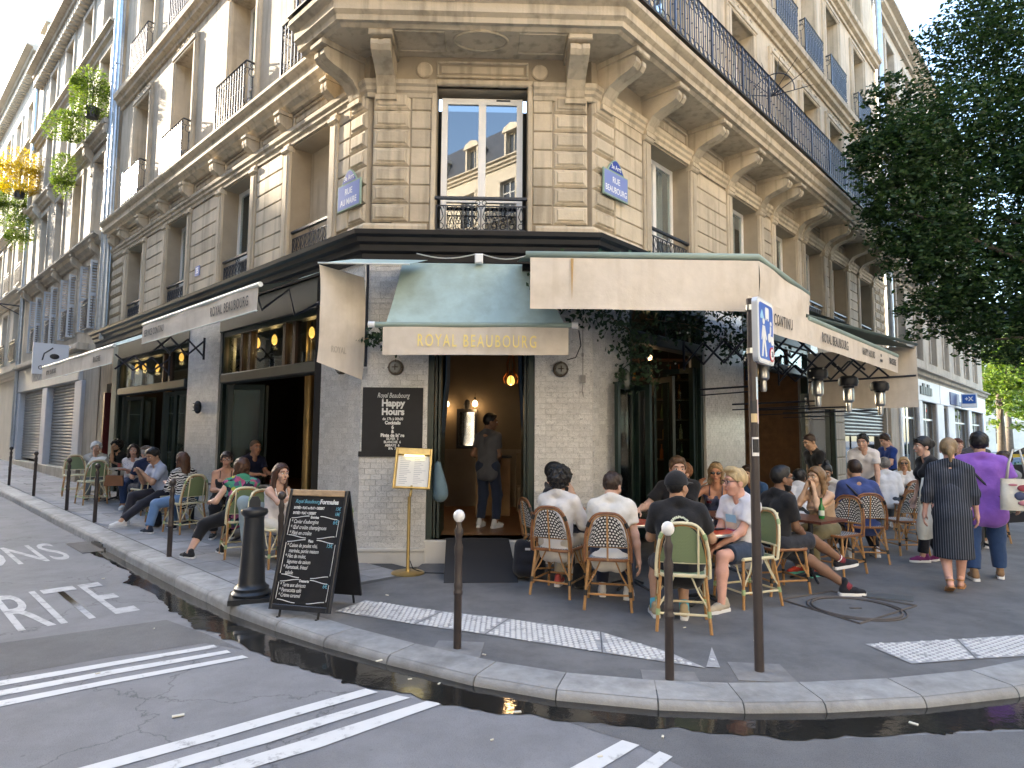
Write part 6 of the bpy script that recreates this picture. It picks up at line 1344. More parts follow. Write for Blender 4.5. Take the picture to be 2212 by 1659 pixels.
def make_chair(kind):
    # faces -y (sitter looks to -y), back at +y, floor z 0, seat height .46
    cane, wv, bind, edge, cell = (CANE, WBW, BIND, CANED, .030) if kind == 'bw' else (CANE, WGR, BINDG, CREAMC, .012)
    t = thing('bistro_chair', 'rattan bistro chair', 'chair')
    def pt(name, mb, m, smooth=40): return obj(name, mb, m, t, I4, smooth=smooth)
    mb = MB(); A = arch(.215, .44, .885, .19, .27, 20, .62); mb.tube([Vector((-.20,.165,.43))]+A+[Vector((.20,.165,.43))], .0135, 8); pt('back_hoop', mb, edge if kind == 'bw' else CREAMC)
    mb = MB(); mb.tube(arch(.19,.46,.862,.19,.262,18,.62), .008, 6); pt('inner_hoop', mb, cane)
    lo = .575 if kind == 'bw' else .56
    def back(a, b):
        x = (a-.5)*2; hw = .188; z0 = lo; zt = .46+.402*max(0., 1-abs(x)**2.6)**.55 if abs(x) < 1 else .47
        z = z0+(max(zt, z0+.02)-z0)*b; return (x*hw, .19+.072*((z-.46)/.4)+.022*(1-x*x)+.004, z)
    me = uv_sheet('back_panel', back, 16, 12, cell, wu=.38, wv=.30); me.materials.append(wv); obj('back_panel', me, None, t, I4)
    mb = MB(); mb.tube([(-.195,.197,lo),(-.1,.219,lo),(0,.226,lo),(.1,.219,lo),(.195,.197,lo)], .010, 7); pt('lower_rail', mb, cane if kind == 'bw' else CREAMC)
    for x in ((0.,) if kind == 'bw' else (-.12,.12)):
        mb = MB(); mb.tube([(x,.232,.45),(x,.246,lo),(x,.29,.86)], .009, 6); pt('back_slat', mb, cane if kind == 'bw' else CREAMC)
    def seat(a, b):
        x = (a-.5)*.40*(1-.12*b); y = -.20+b*.39; rr_ = 1-.0; return (x, y, .462-.012*math.sin(math.pi*a)*math.sin(math.pi*b))
    me = uv_sheet('seat', seat, 8, 8, cell, wu=.4, wv=.39); me.materials.append(wv); obj('seat', me, None, t, I4)
    rim = [(-.20,-.19,.45),(-.17,-.215,.45),(.17,-.215,.45),(.20,-.19,.45),(.185,.17,.45),(.15,.195,.45),(-.15,.195,.45),(-.185,.17,.45)]
    mb = MB(); mb.tube(rim, .016, 8, closed=True); pt('seat_rim', mb, edge if kind == 'bw' else CREAMC)
    legs = [((-.185,-.185,.45),(-.215,-.215,0)),((.185,-.185,.45),(.215,-.215,0)),((-.18,.17,.45),(-.215,.235,0)),((.18,.17,.45),(.215,.235,0))]
    for a, b in legs: mb = MB(); mb.tube([a, b], [.0145,.0135], 8); pt('leg', mb, cane)
    at = lambda i, f: Vector(legs[i][0]).lerp(Vector(legs[i][1]), f)
    mb = MB(); q = [at(0,.68), at(1,.68), at(3,.68), at(2,.68)]; mb.tube(q, .010, 7, closed=True); pt('stretcher', mb, cane if kind == 'bw' else CREAMC)
    for i, j in ((0,1),(1,3),(3,2),(2,0)):
        for s_, e_ in ((i,j),(j,i)):
            p = at(s_,.58); mid = (Vector(legs[i][0])+Vector(legs[j][0]))/2; tgt = Vector(legs[s_][0]).lerp(mid,.62); tgt.z = .44; k = p.lerp(tgt,.5)+(Vector(legs[s_][0])-mid).normalized()*-.012
            mb = MB(); mb.tube([p, k, tgt], .0075, 6); pt('brace', mb, cane if kind == 'bw' else CREAMC)
    for i in range(4):
        p = at(i,.66); d = (Vector(legs[i][1])-Vector(legs[i][0])).normalized(); mb = MB(); mb.tube([p-d*.025, p+d*.025], .0175, 8); pt('binding', mb, bind)
    for a in (A[5], A[-6]): mb = MB(); k = A.index(a); d = (A[k+1]-A[k-1]).normalized(); mb.tube([a-d*.025, a+d*.025], .017, 8); pt('binding', mb, bind)
    return t
PROTO = {}
CH_LABELS = set()
def chair(kind, x, y, face, label, s=1.07):
    # face: direction in degrees the sitter looks (0 = +x, 90 = +y)
    M = T(x, y, zg(x, y)) @ RZ(R(face+90)) @ Matrix.Scale(s, 4)
    if kind not in PROTO:
        t = make_chair(kind); PROTO[kind] = t; KIDS[t.name] = [c for c in bpy.data.objects if c.parent == t]
        for c in KIDS[t.name]: WM[c.name] = M.copy()
        t.matrix_basis = M; WM[t.name] = M.copy(); t['label'] = label; t['group'] = 'rattan bistro chairs'
        for c in KIDS[t.name]: c.matrix_basis = I4
        return t
    return dup_tree(PROTO[kind], M, label, 'rattan bistro chairs')
REDT = mat('red_table_top', (.50,.055,.02), .3, spec=.5, var=.05); BROWNT = mat('brown_table_top', (.10,.035,.022), .3, spec=.5, var=.15, vscale=6, stretch=(1,8,1)); GREYT = mat('grey_table_top', (.42,.41,.38), .35)
def table(label, x, y, kind='round', top=None, r=.30, h=.735, rot=0):
    z = zg(x, y); M = T(x, y, z) @ RZ(R(rot)); t = thing('cafe_table', label, 'table', M, 'cafe tables')
    if kind == 'round':
        mb = MB(); mb.lathe([(r-.012,h-.02),(r-.012,h)], 32); obj('top', mb, top or REDT, t, M, smooth=40); mb = MB(); mb.lathe([(r-.012,h-.032),(r,h-.03),(r+.004,h-.015),(r,h-.001),(r-.012,h-.0015)], 32, caps=False); obj('metal_rim', mb, STEEL, t, M, smooth=40)
    else: mb = MB(); mb.slab([(-r,-r),(r,-r),(r,r),(-r,r)], h-.03, h); obj('top', mb, top or BROWNT, t, M)
    mb = MB(); mb.lathe([(.028,.04),(.028,h-.03)], 12); obj('column', mb, CAST, t, M, smooth=40)
    for k in range(4): a = R(45+90*k); mb = MB(); mb.tube([(0,0,.09),(.14*math.cos(a),.14*math.sin(a),.05),(.25*math.cos(a),.25*math.sin(a),.015)], [.02,.018,.014], 6); obj('foot', mb, CAST, t, M, smooth=True)
    return t
def Lc(u, v): p = Lw(u, v); return p.x, p.y
LA = math.degrees(math.atan2(NL.y, NL.x)); DA = math.degrees(math.atan2(DL.y, DL.x))
# right terrace, front row
chair('bw', .53, 7.02, 62, 'black and white rattan chair of the curly-haired diner, nearest the doormat'); chair('bw', 1.00, 6.52, 78, 'black and white rattan chair of the white T-shirt diner bending forward'); chair('green', 1.56, 5.86, 78, 'green rattan chair with cream edge in front, under the capped diner'); chair('green', 2.44, 6.66, 200, 'green and cream rattan chair of the blond diner behind the road sign pole'); chair('bw', 2.98, 7.16, 12, 'black and white rattan chair of the diner with crossed legs')
chair('bw', .42, 7.75, 20, 'black and white rattan chair against the marble pier, seen from the side')
# second row
chair('bw', 2.05, 8.0, -112, 'black and white rattan chair of the moustached diner facing the street'); chair('bw', 3.05, 8.85, -110, 'black and white rattan chair of the woman in sunglasses'); chair('bw', 4.15, 8.15, -150, 'black and white rattan chair of the long-haired woman with hands at her mouth'); chair('bw', 4.92, 8.92, 80, 'black and white rattan chair of the diner in the blue polo shirt'); chair('bw', 5.85, 9.55, 95, 'empty black and white rattan chair behind the blue polo diner'); chair('bw', 4.1, 9.6, 60, 'black and white rattan chair of the diner bending over in a white T-shirt'); chair('bw', 4.55, 11.0, 120, 'empty black and white rattan chair near the glass doors'); chair('bw', 4.3, 10.1, 100, 'empty black and white rattan chair with a grey jacket on it'); chair('bw', 7.3, 11.6, 80, 'black and white rattan chair of the man in a white shirt'); chair('bw', 6.75, 10.6, 100, 'empty black and white rattan chair beside the canvas bag'); chair('bw', 5.0, 10.2, -60, 'black and white rattan chair of the woman with a black bun'); chair('bw', 7.95, 10.7, 170, 'black and white rattan chair at the far right table')
table('round red cafe table with steel rim between the two white shirts', 1.35, 7.25, top=REDT); table('round red cafe table with steel rim beside the blond diner', 1.98, 6.62, top=REDT, r=.31); table('grey round cafe table beside the marble pier', .95, 7.75, top=GREYT, r=.28); table('square brown cafe table in front of the woman in sunglasses', 2.65, 8.05, 'sq', r=.30, rot=20); table('square brown cafe table with the green bottle', 3.62, 7.72, 'sq', r=.30, rot=35); table('square brown cafe table in front of the blue polo diner', 4.75, 9.75, 'sq', r=.3, rot=30); table('square brown cafe table near the glass doors', 3.95, 10.35, 'sq', r=.3, rot=30); table('square brown cafe table of the woman in white and sunglasses', 7.6, 12.4, 'sq', r=.3, rot=30); table('round steel cafe table at the right edge', 7.3, 9.9, top=GREYT, r=.32)
# left terrace
for u_, v_, f, lb in ((10.75,.9,DA+170,'green rattan chair at the far end of the left terrace'),(9.72,.66,LA+70,'green rattan chair of the white-haired diner'),(7.70,.42,LA+55,'green rattan chair of the woman in a patterned white top'),(8.75,1.0,DA+5,'green rattan chair turned away beside the newspaper'),(5.10,.70,LA+8,'green rattan chair of the man looking at his phone'),(6.45,.6,DA+10,'green rattan chair of the diner in a brown cap'),(3.86,.80,DA+12,'green rattan chair of the woman in the zebra top'),(3.22,.34,LA+62,'green rattan chair of the woman in a black tank top'),(1.44,.92,DA-15,'green rattan chair of the woman in the flowered top'),(.60,.86,DA+190,'green rattan chair of the young woman in white'),(-.75,.95,DA+10,'green rattan chair half hidden behind the chalkboard')):
    x, y = Lc(u_, v_); chair('green', x, y, f, lb)
for u_, v_, lb in ((9.05,.42,'small round table of the white-haired diner'),(7.05,.55,'small round table before the woman in a patterned top'),(4.5,.45,'small round table of the man with the phone'),(2.35,.50,'small round table between the tank top and the flowered top'),(-.05,.50,'small round table of the young woman in white'),(3.4,-.45,'small round table inside the left opening')):
    x, y = Lc(u_, v_); table(lb, x, y, top=GREYT, r=.27)
# ------------------------------------------------------------------ people
def surface_nets(F, org, h):
    S = F < 0; nx, ny, nz = F.shape
    c = [S[i:nx-1+i, j:ny-1+j, k:nz-1+k] for i in (0,1) for j in (0,1) for k in (0,1)]
    s = sum(x.astype(np.int8) for x in c); act = (s > 0) & (s < 8); A = np.argwhere(act)
    if len(A) == 0: return np.zeros((0,3)), np.zeros((0,4), int)
    idx = -np.ones(act.shape, int); idx[tuple(A.T)] = np.arange(len(A))
    cor = np.array([(i,j,k) for i in (0,1) for j in (0,1) for k in (0,1)]); val = np.stack([F[A[:,0]+q[0], A[:,1]+q[1], A[:,2]+q[2]] for q in cor], 1)
    P = np.zeros((len(A),3)); n = np.zeros(len(A))
    for a in range(8):
        for b in range(a+1, 8):
            if np.abs(cor[a]-cor[b]).sum() != 1: continue
            va, vb = val[:,a], val[:,b]; m = (va < 0) != (vb < 0); t = np.where(m, va/np.where(m, va-vb, 1), 0)
            P += np.where(m[:,None], cor[a]+t[:,None]*(cor[b]-cor[a]), 0); n += m
    V = (A+P/n[:,None])*h+org; Q = []
    for ax in range(3):
        o = [0,0,0]; o[ax] = 1; a = S[:nx-o[0], :ny-o[1], :nz-o[2]]; b = S[o[0]:, o[1]:, o[2]:]; E = np.argwhere(a != b)
        u, w = [(1,2),(2,0),(0,1)][ax]; E = E[(E[:,u] > 0) & (E[:,w] > 0) & (E[:,u] < F.shape[u]-1) & (E[:,w] < F.shape[w]-1)]
        du = np.zeros(3,int); du[u] = 1; dw = np.zeros(3,int); dw[w] = 1
        q = np.stack([idx[tuple((E-du-dw).T)], idx[tuple((E-dw).T)], idx[tuple(E.T)], idx[tuple((E-du).T)]], 1)
        fl = S[tuple(E.T)]; q[~fl] = q[~fl][:,::-1]; Q.append(q)
    Q = np.concatenate(Q); return V, Q[(Q >= 0).all(1)]
def nz3(P, f, s=0.): x, y, z = P[...,0]*f+s, P[...,1]*f+s*1.7, P[...,2]*f-s; return (np.sin(x+1.3*np.sin(y*.7+z))+np.sin(y*1.1+1.4*np.sin(z*.8+x*.6))+np.sin(z*.9+1.2*np.sin(x*1.1-y)))/3
class SDF:
    def __init__(s, h, k=.03): s.p = []; s.h = h; s.k = k; s.sub = []; s.cut = []
    def cone(s, a, b, ra, rb, flat=None, k=None, cuts=()): s.p.append(('c', np.array(a,float), np.array(b,float), ra, rb, flat, k, cuts)); return s
    def ell(s, c, r, Rm=None, k=None, cuts=()): s.p.append(('e', np.array(c,float), np.array(r,float), Rm, None, None, k, cuts)); return s
    def mesh(s, noise=None):
        lo = np.min([np.minimum(p[1], p[2])-max(p[3], p[4]) if p[0] == 'c' else p[1]-p[2].max() for p in s.p], 0)-.03; hi = np.max([np.maximum(p[1], p[2])+max(p[3], p[4]) if p[0] == 'c' else p[1]+p[2].max() for p in s.p], 0)+.03
        h = s.h; n = np.ceil((hi-lo)/h).astype(int)+2; F = np.full(n, .08, np.float32); ax = [lo[i]+np.arange(n[i])*h for i in range(3)]
        for kind, a, b, ra, rb, flat, k, cuts in s.p:
            k = k or s.k
            if kind == 'c': l = np.minimum(a, b)-max(ra, rb)-k-.03; u = np.maximum(a, b)+max(ra, rb)+k+.03
            else: l = a-b.max()-k-.03; u = a+b.max()+k+.03
            i0 = np.clip(((l-lo)/h).astype(int), 0, n-1); i1 = np.clip(((u-lo)/h).astype(int)+1, 1, n)
            X, Y, Z = np.meshgrid(ax[0][i0[0]:i1[0]], ax[1][i0[1]:i1[1]], ax[2][i0[2]:i1[2]], indexing='ij'); P = np.stack([X,Y,Z], -1)
            if kind == 'c':
                d = b-a; q = P-a
                if flat is not None: nrm, f = np.array(flat[0]), flat[1]; q = q+(q@nrm)[...,None]*nrm*(f-1); d = d+(d@nrm)*nrm*(f-1)
                t = np.clip((q@d)/max(1e-9, d@d), 0, 1); D = np.linalg.norm(q-t[...,None]*d, axis=-1)-(ra+(rb-ra)*t)
            else:
                q = (P-a) if ra is None else (P-a)@ra; k0 = np.linalg.norm(q/b, axis=-1); k1 = np.linalg.norm(q/(b*b), axis=-1)+1e-9; D = k0*(k0-1)/k1
            for pt, nm in cuts: D = np.maximum(D, (P-np.array(pt))@np.array(nm))
            G = F[i0[0]:i1[0], i0[1]:i1[1], i0[2]:i1[2]]; hh_ = np.maximum(k-np.abs(G-D), 0)/k; F[i0[0]:i1[0], i0[1]:i1[1], i0[2]:i1[2]] = np.minimum(G, D)-hh_*hh_*k*.25
        if s.sub or s.cut or noise:
            X, Y, Z = np.meshgrid(*ax, indexing='ij'); P = np.stack([X,Y,Z], -1)
            for c, r in s.sub: F = np.maximum(F, r-np.linalg.norm(P-np.array(c), axis=-1))
            if noise:
                for amp, fr, sd in noise: F = F+amp*nz3(P, fr, sd)
            for pt, nm in s.cut: F = np.maximum(F, (P-np.array(pt))@np.array(nm))
        return surface_nets(F.astype(np.float64), lo, h)
def np_mesh(name, parts, mats, smooth=True):
    # parts: list of (V, Q, material index)
    me = bpy.data.meshes.new(name); V = np.concatenate([p[0] for p in parts]); off = np.cumsum([0]+[len(p[0]) for p in parts]); Q = np.concatenate([p[1]+o for p, o in zip(parts, off)]); mi = np.concatenate([np.full(len(p[1]), p[2] if len(p) > 2 else 0) for p in parts])
    me.vertices.add(len(V)); me.vertices.foreach_set('co', V.reshape(-1)); me.loops.add(Q.size); me.loops.foreach_set('vertex_index', Q.reshape(-1).astype(np.int32)); me.polygons.add(len(Q)); me.polygons.foreach_set('loop_start', np.arange(0, Q.size, 4, dtype=np.int32)); me.polygons.foreach_set('loop_total', np.full(len(Q), 4, dtype=np.int32)); me.polygons.foreach_set('material_index', mi.astype(np.int32)); me.polygons.foreach_set('use_smooth', np.ones(len(Q), bool))
    for m in mats: me.materials.append(m)
    me.update(); me.validate(); return me
# ---- prototypes in local space: x forward, y left, z up
def head_proto(fem):
    s = SDF(.0055, .018); j = .9 if fem else 1.
    s.ell((-.012,0,.036), (.098,.077,.094)); s.ell((.028,0,-.03), (.068*j+.004,.062*j,.085)); s.ell((.052,0,-.098), (.034*j,.036*j,.03)); s.cone((.088,0,.018), (.113,0,-.022), .010, .0145*j, k=.012)
    s.cone((.078,-.04,.036), (.078,.04,.036), .016, .016, k=.015)
    for y in (-1,1): s.ell((-.008,y*.079,-.008), (.024,.010,.034), k=.006); s.ell((.06,y*.04,-.025), (.03,.025,.028))
    s.ell((.091,0,-.062), (.014,.026,.012), k=.008); s.cone((-.022,0,-.06), (-.04,0,-.20), .050*j, .056*j)
    s.sub = [((.118,.033,.012), .026), ((.118,-.033,.012), .026)]; return s.mesh()
HEADS = {}
CRC = (-.012,0,.036)
HAIRLINE = ((.016,0,0), (.75,0,-.66))
def hair_proto(st):
    def shell(t, c=(), kz=1.): return ((-.012,0,.036), (.098+t, .077+t, (.094+t)*kz))
    s = SDF(.0065, .02); noise = [(.003, 90, 1.)]
    low = ((0,0,-.075), (0,0,-1))
    if st == 'short': s.ell(*shell(.013), cuts=[((.018,0,.0), (.74,0,-.67)), low]); s.ell((.03,0,.105), (.06,.06,.032)); noise = [(.006, 75, 2.), (.003, 150, 1.)]
    elif st == 'fade': s.ell(*shell(.008), cuts=[((.012,0,.01), (.72,0,-.69)), ((0,0,-.05), (0,0,-1))]); s.ell((.01,0,.105), (.075,.06,.028)); noise = [(.002, 90, 3.)]
    elif st == 'buzz': s.ell(*shell(.004), cuts=[((.0,0,.01), (.70,0,-.71)), ((0,0,-.04), (0,0,-1))]); noise = None
    elif st == 'quiff': s.ell(*shell(.012), cuts=[((.018,0,.0), (.74,0,-.67)), low]); s.ell((.045,0,.118), (.065,.066,.036)); noise = [(.005, 55, 2.)]
    elif st == 'curly': s.ell(*shell(.030), cuts=[((.022,0,.0), (.80,0,-.60)), ((0,0,-.085), (0,0,-1))]); noise = [(.010, 85, 4.), (.006, 160, 2.)]
    elif st == 'bigcurly': s.ell(*shell(.045), cuts=[((.026,0,.0), (.85,0,-.53)), ((0,0,-.12), (0,0,-1))]); noise = [(.014, 75, 4.), (.008, 150, 1.)]
    elif st == 'bob':
        s.ell(*shell(.024), cuts=[((.03,0,.0), (.86,0,-.5))])
        for y in (-1,1): s.cone((-.02,y*.075,.03), (.0,y*.088,-.13), .036, .028); s.cone((-.07,y*.03,.02), (-.06,y*.04,-.13), .05, .04)
        noise = [(.007, 60, 2.), (.004, 120, 3.)]
    elif st == 'long':
        s.ell(*shell(.020), cuts=[((.03,0,.0), (.86,0,-.5))])
        for y in (-1,1): s.cone((-.02,y*.072,.03), (-.035,y*.095,-.30), .034, .030); s.cone((-.075,y*.03,.02), (-.10,y*.06,-.42), .055, .050)
        s.cone((-.085,0,.0), (-.11,0,-.43), .055, .052); noise = [(.005, 45, 2.), (.003, 110, 3.)]
    elif st == 'bun': s.ell(*shell(.012), cuts=[((.014,0,.0), (.74,0,-.67)), low]); s.ell((-.085,0,.125), (.045,.045,.042)); noise = [(.002, 90, 2.)]
    elif st == 'lowbun': s.ell(*shell(.012), cuts=[((.014,0,.0), (.74,0,-.67)), low]); s.ell((-.118,0,-.015), (.036,.04,.05)); s.cone((-.125,0,-.04), (-.115,0,-.13), .024, .012); noise = [(.003, 80, 2.)]
    elif st == 'pony': s.ell(*shell(.015), cuts=[((.02,0,.0), (.78,0,-.62)), low]); s.ell((-.105,0,.03), (.05,.055,.055)); s.ell((.06,0,.075), (.05,.062,.035)); noise = [(.004, 60, 2.)]
    elif st == 'cap': s.ell(*shell(.016), cuts=[((0,0,.018), (0,0,-1))]); s.ell((.115,0,.03), (.085,.072,.010), k=.008); noise = None
    elif st == 'flatcap': s.ell((-.005,0,.085), (.125,.095,.055)); s.ell((.10,0,.05), (.06,.07,.012), k=.01); noise = None
    elif st == 'beard': s.ell((.028,0,-.03), (.078,.070,.090), cuts=[((0,0,-.052), (.28,0,.96)), ((-.012,0,0), (-1,0,0))]); s.ell((.052,0,-.098), (.043,.045,.036)); noise = [(.002, 120, 2.)]
    elif st == 'moustache': s.cone((.104,-.022,-.050), (.104,.022,-.050), .008, .008, k=.005); noise = [(.001,150,1.)]
    return s.mesh(noise)
HAIRS = {}
def hand_proto(curl, spread=.0):
    s = SDF(.0048, .010); s.ell((.045,0,0), (.052,.040,.016)); s.cone((-.03,0,0), (.02,0,0), .026, .026, k=.02)
    for i, (y, L) in enumerate(((.030,.068),(.010,.078),(-.011,.072),(-.031,.056))):
        a = curl*(1+.12*i); p = np.array([.088-.004*abs(i-1), y, 0.]); ang = 0.
        for seg, r in ((.45,.0095),(.32,.0085),(.26,.0078)):
            ang += a*.55; q = p+np.array([math.cos(ang)*math.cos(spread*(1.5-i)), math.sin(spread*(1.5-i)), -math.sin(ang)])*L*seg; s.cone(p, q, r, r*.95, k=.005); p = q
    p = np.array([.02,.038,-.004]); d = np.array([.72,.60,-.25-.3*curl]); d /= np.linalg.norm(d); q = p+d*.045; s.cone(p, q, .0125, .011, k=.008); e = np.array([.92,.18,-.3-.4*curl]); e /= np.linalg.norm(e); s.cone(q, q+e*.034, .0105, .009, k=.005)
    return s.mesh()
HANDS = {}
def shoe_proto(kind):
    s = SDF(.007, .02)
    if kind == 'sandal': s.cone((-.06,0,.035), (.10,0,.022), .032, .026, flat=((0,0,1),1.2)); s.cone((.09,.012,.02), (.15,.01,.014), .022, .012); s.cone((-.045,0,.06), (-.045,0,.11), .03, .034)
    else:
        s.cone((-.07,0,.055), (.06,0,.05), .038, .038); s.cone((.06,0,.045), (.145,0,.035), .040, .030); s.cone((-.055,0,.07), (-.05,0,.105 if kind != 'hi' else .15), .036, .038)
        s.cut = [((0,0,.022), (0,0,-1))]
    return s.mesh()
SHOES = {}
def sole_mb(z=.03):
    pts = [(-.112,-.022),(-.10,-.035),(-.04,-.038),(.04,-.042),(.10,-.042),(.15,-.028),(.18,.0),(.165,.026),(.11,.044),(.04,.036),(-.04,.034),(-.10,.033),(-.113,.018)]
    mb = MB(); mb.slab(pts, 0, z); return mb
SOLE = None
def skin(c): return mat('skin_%02d%02d%02d' % tuple(int(x*99) for x in c), c, .58, spec=.28, sub=.06, var=.10, vscale=12)
def hairm(c): return mat('hair_%02d%02d%02d' % tuple(int(x*99) for x in c), c, .45, spec=.4, var=.35, vscale=30, bump=.004, bscale=120, stretch=(1,1,.25))
def cloth(c, pat=None, c2=None):
    key = 'cloth_%02d%02d%02d_%s' % (*[int(x*99) for x in c], pat)
    if key in MATS: return MATS[key]
    if not pat: return mat(key, c, .85, spec=.15, sheen=.15, var=.10, vscale=7, bump=.012, bscale=9)
    m, n, l, b = nodes_mat(key); tc = n.new('ShaderNodeTexCoord'); b.inputs['Roughness'].default_value = .85; b.inputs['Specular IOR Level'].default_value = .15; src = tc.outputs['Object']
    if pat == 'zebra': w = n.new('ShaderNodeTexWave'); w.inputs['Scale'].default_value = 9; w.inputs['Distortion'].default_value = 9; w.inputs['Detail'].default_value = 1.5; w.inputs['Detail Scale'].default_value = 1.2; w.bands_direction = 'Z'; l.new(src, w.inputs['Vector']); rp = ramp(n, [(.45,c),(.52,c2)]); l.new(w.outputs['Fac'], rp.inputs[0])
    elif pat == 'pin': w = n.new('ShaderNodeTexWave'); w.inputs['Scale'].default_value = 14; w.inputs['Distortion'].default_value = .4; w.bands_direction = 'DIAGONAL' if False else 'Y'; l.new(src, w.inputs['Vector']); rp = ramp(n, [(.80,c),(.92,c2)]); l.new(w.outputs['Fac'], rp.inputs[0])
    elif pat == 'floral':
        w = n.new('ShaderNodeTexVoronoi'); w.inputs['Scale'].default_value = 15; nn = n.new('ShaderNodeTexNoise'); nn.inputs['Scale'].default_value = 11; l.new(src, nn.inputs['Vector']); ad = n.new('ShaderNodeVectorMath'); ad.operation = 'MULTIPLY_ADD'; ad.inputs[1].default_value = (.09,.09,.09); l.new(nn.outputs[1], ad.inputs[0]); l.new(src, ad.inputs[2]); l.new(ad.outputs[0], w.inputs['Vector'])
        sp_ = n.new('ShaderNodeSeparateColor'); l.new(w.outputs['Color'], sp_.inputs[0]); rp = ramp(n, [(0,(.03,.025,.05)),(.22,(.07,.28,.18)),(.42,(.40,.44,.08)),(.58,(.38,.10,.20)),(.72,(.10,.08,.16)),(.86,(.12,.35,.30))], 'CONSTANT'); l.new(sp_.outputs[0], rp.inputs[0])
    else:   # small print
        w = n.new('ShaderNodeTexVoronoi'); w.inputs['Scale'].default_value = 34; l.new(src, w.inputs['Vector']); rp = ramp(n, [(.20,c2),(.30,c)]); l.new(w.outputs['Distance'], rp.inputs[0])
    l.new(rp.outputs[0], b.inputs['Base Color']); nb = n.new('ShaderNodeTexNoise'); nb.inputs['Scale'].default_value = 9; nb.inputs['Detail'].default_value = 4; l.new(src, nb.inputs['Vector']); bp = n.new('ShaderNodeBump'); bp.inputs['Distance'].default_value = .012; l.new(nb.outputs[0], bp.inputs['Height']); l.new(bp.outputs[0], b.inputs['Normal']); return m
def ik(a, c, l1, l2, pole):
    d = c-a; L = d.length; L2 = min(L, (l1+l2)*.995); d = d.normalized() if L > 1e-6 else Vector((0,0,-1)); c = a+d*L2
    x = (l1*l1-l2*l2+L2*L2)/(2*L2); h = math.sqrt(max(0., l1*l1-x*x)); p = Vector(pole); p = p-d*p.dot(d); p = p.normalized() if p.length > 1e-6 else d.orthogonal().normalized()
    return a+d*x+p*h, c
def xform(V, M): A = np.array(M); return V@A[:3,:3].T+A[:3,3]
EYEW = mat('eye_white', (.62,.60,.57), .3); EYED = mat('eye_dark', (.03,.02,.015), .2)
SHADES = mat('dark_lens', (.01,.01,.012), .08, spec=.7)
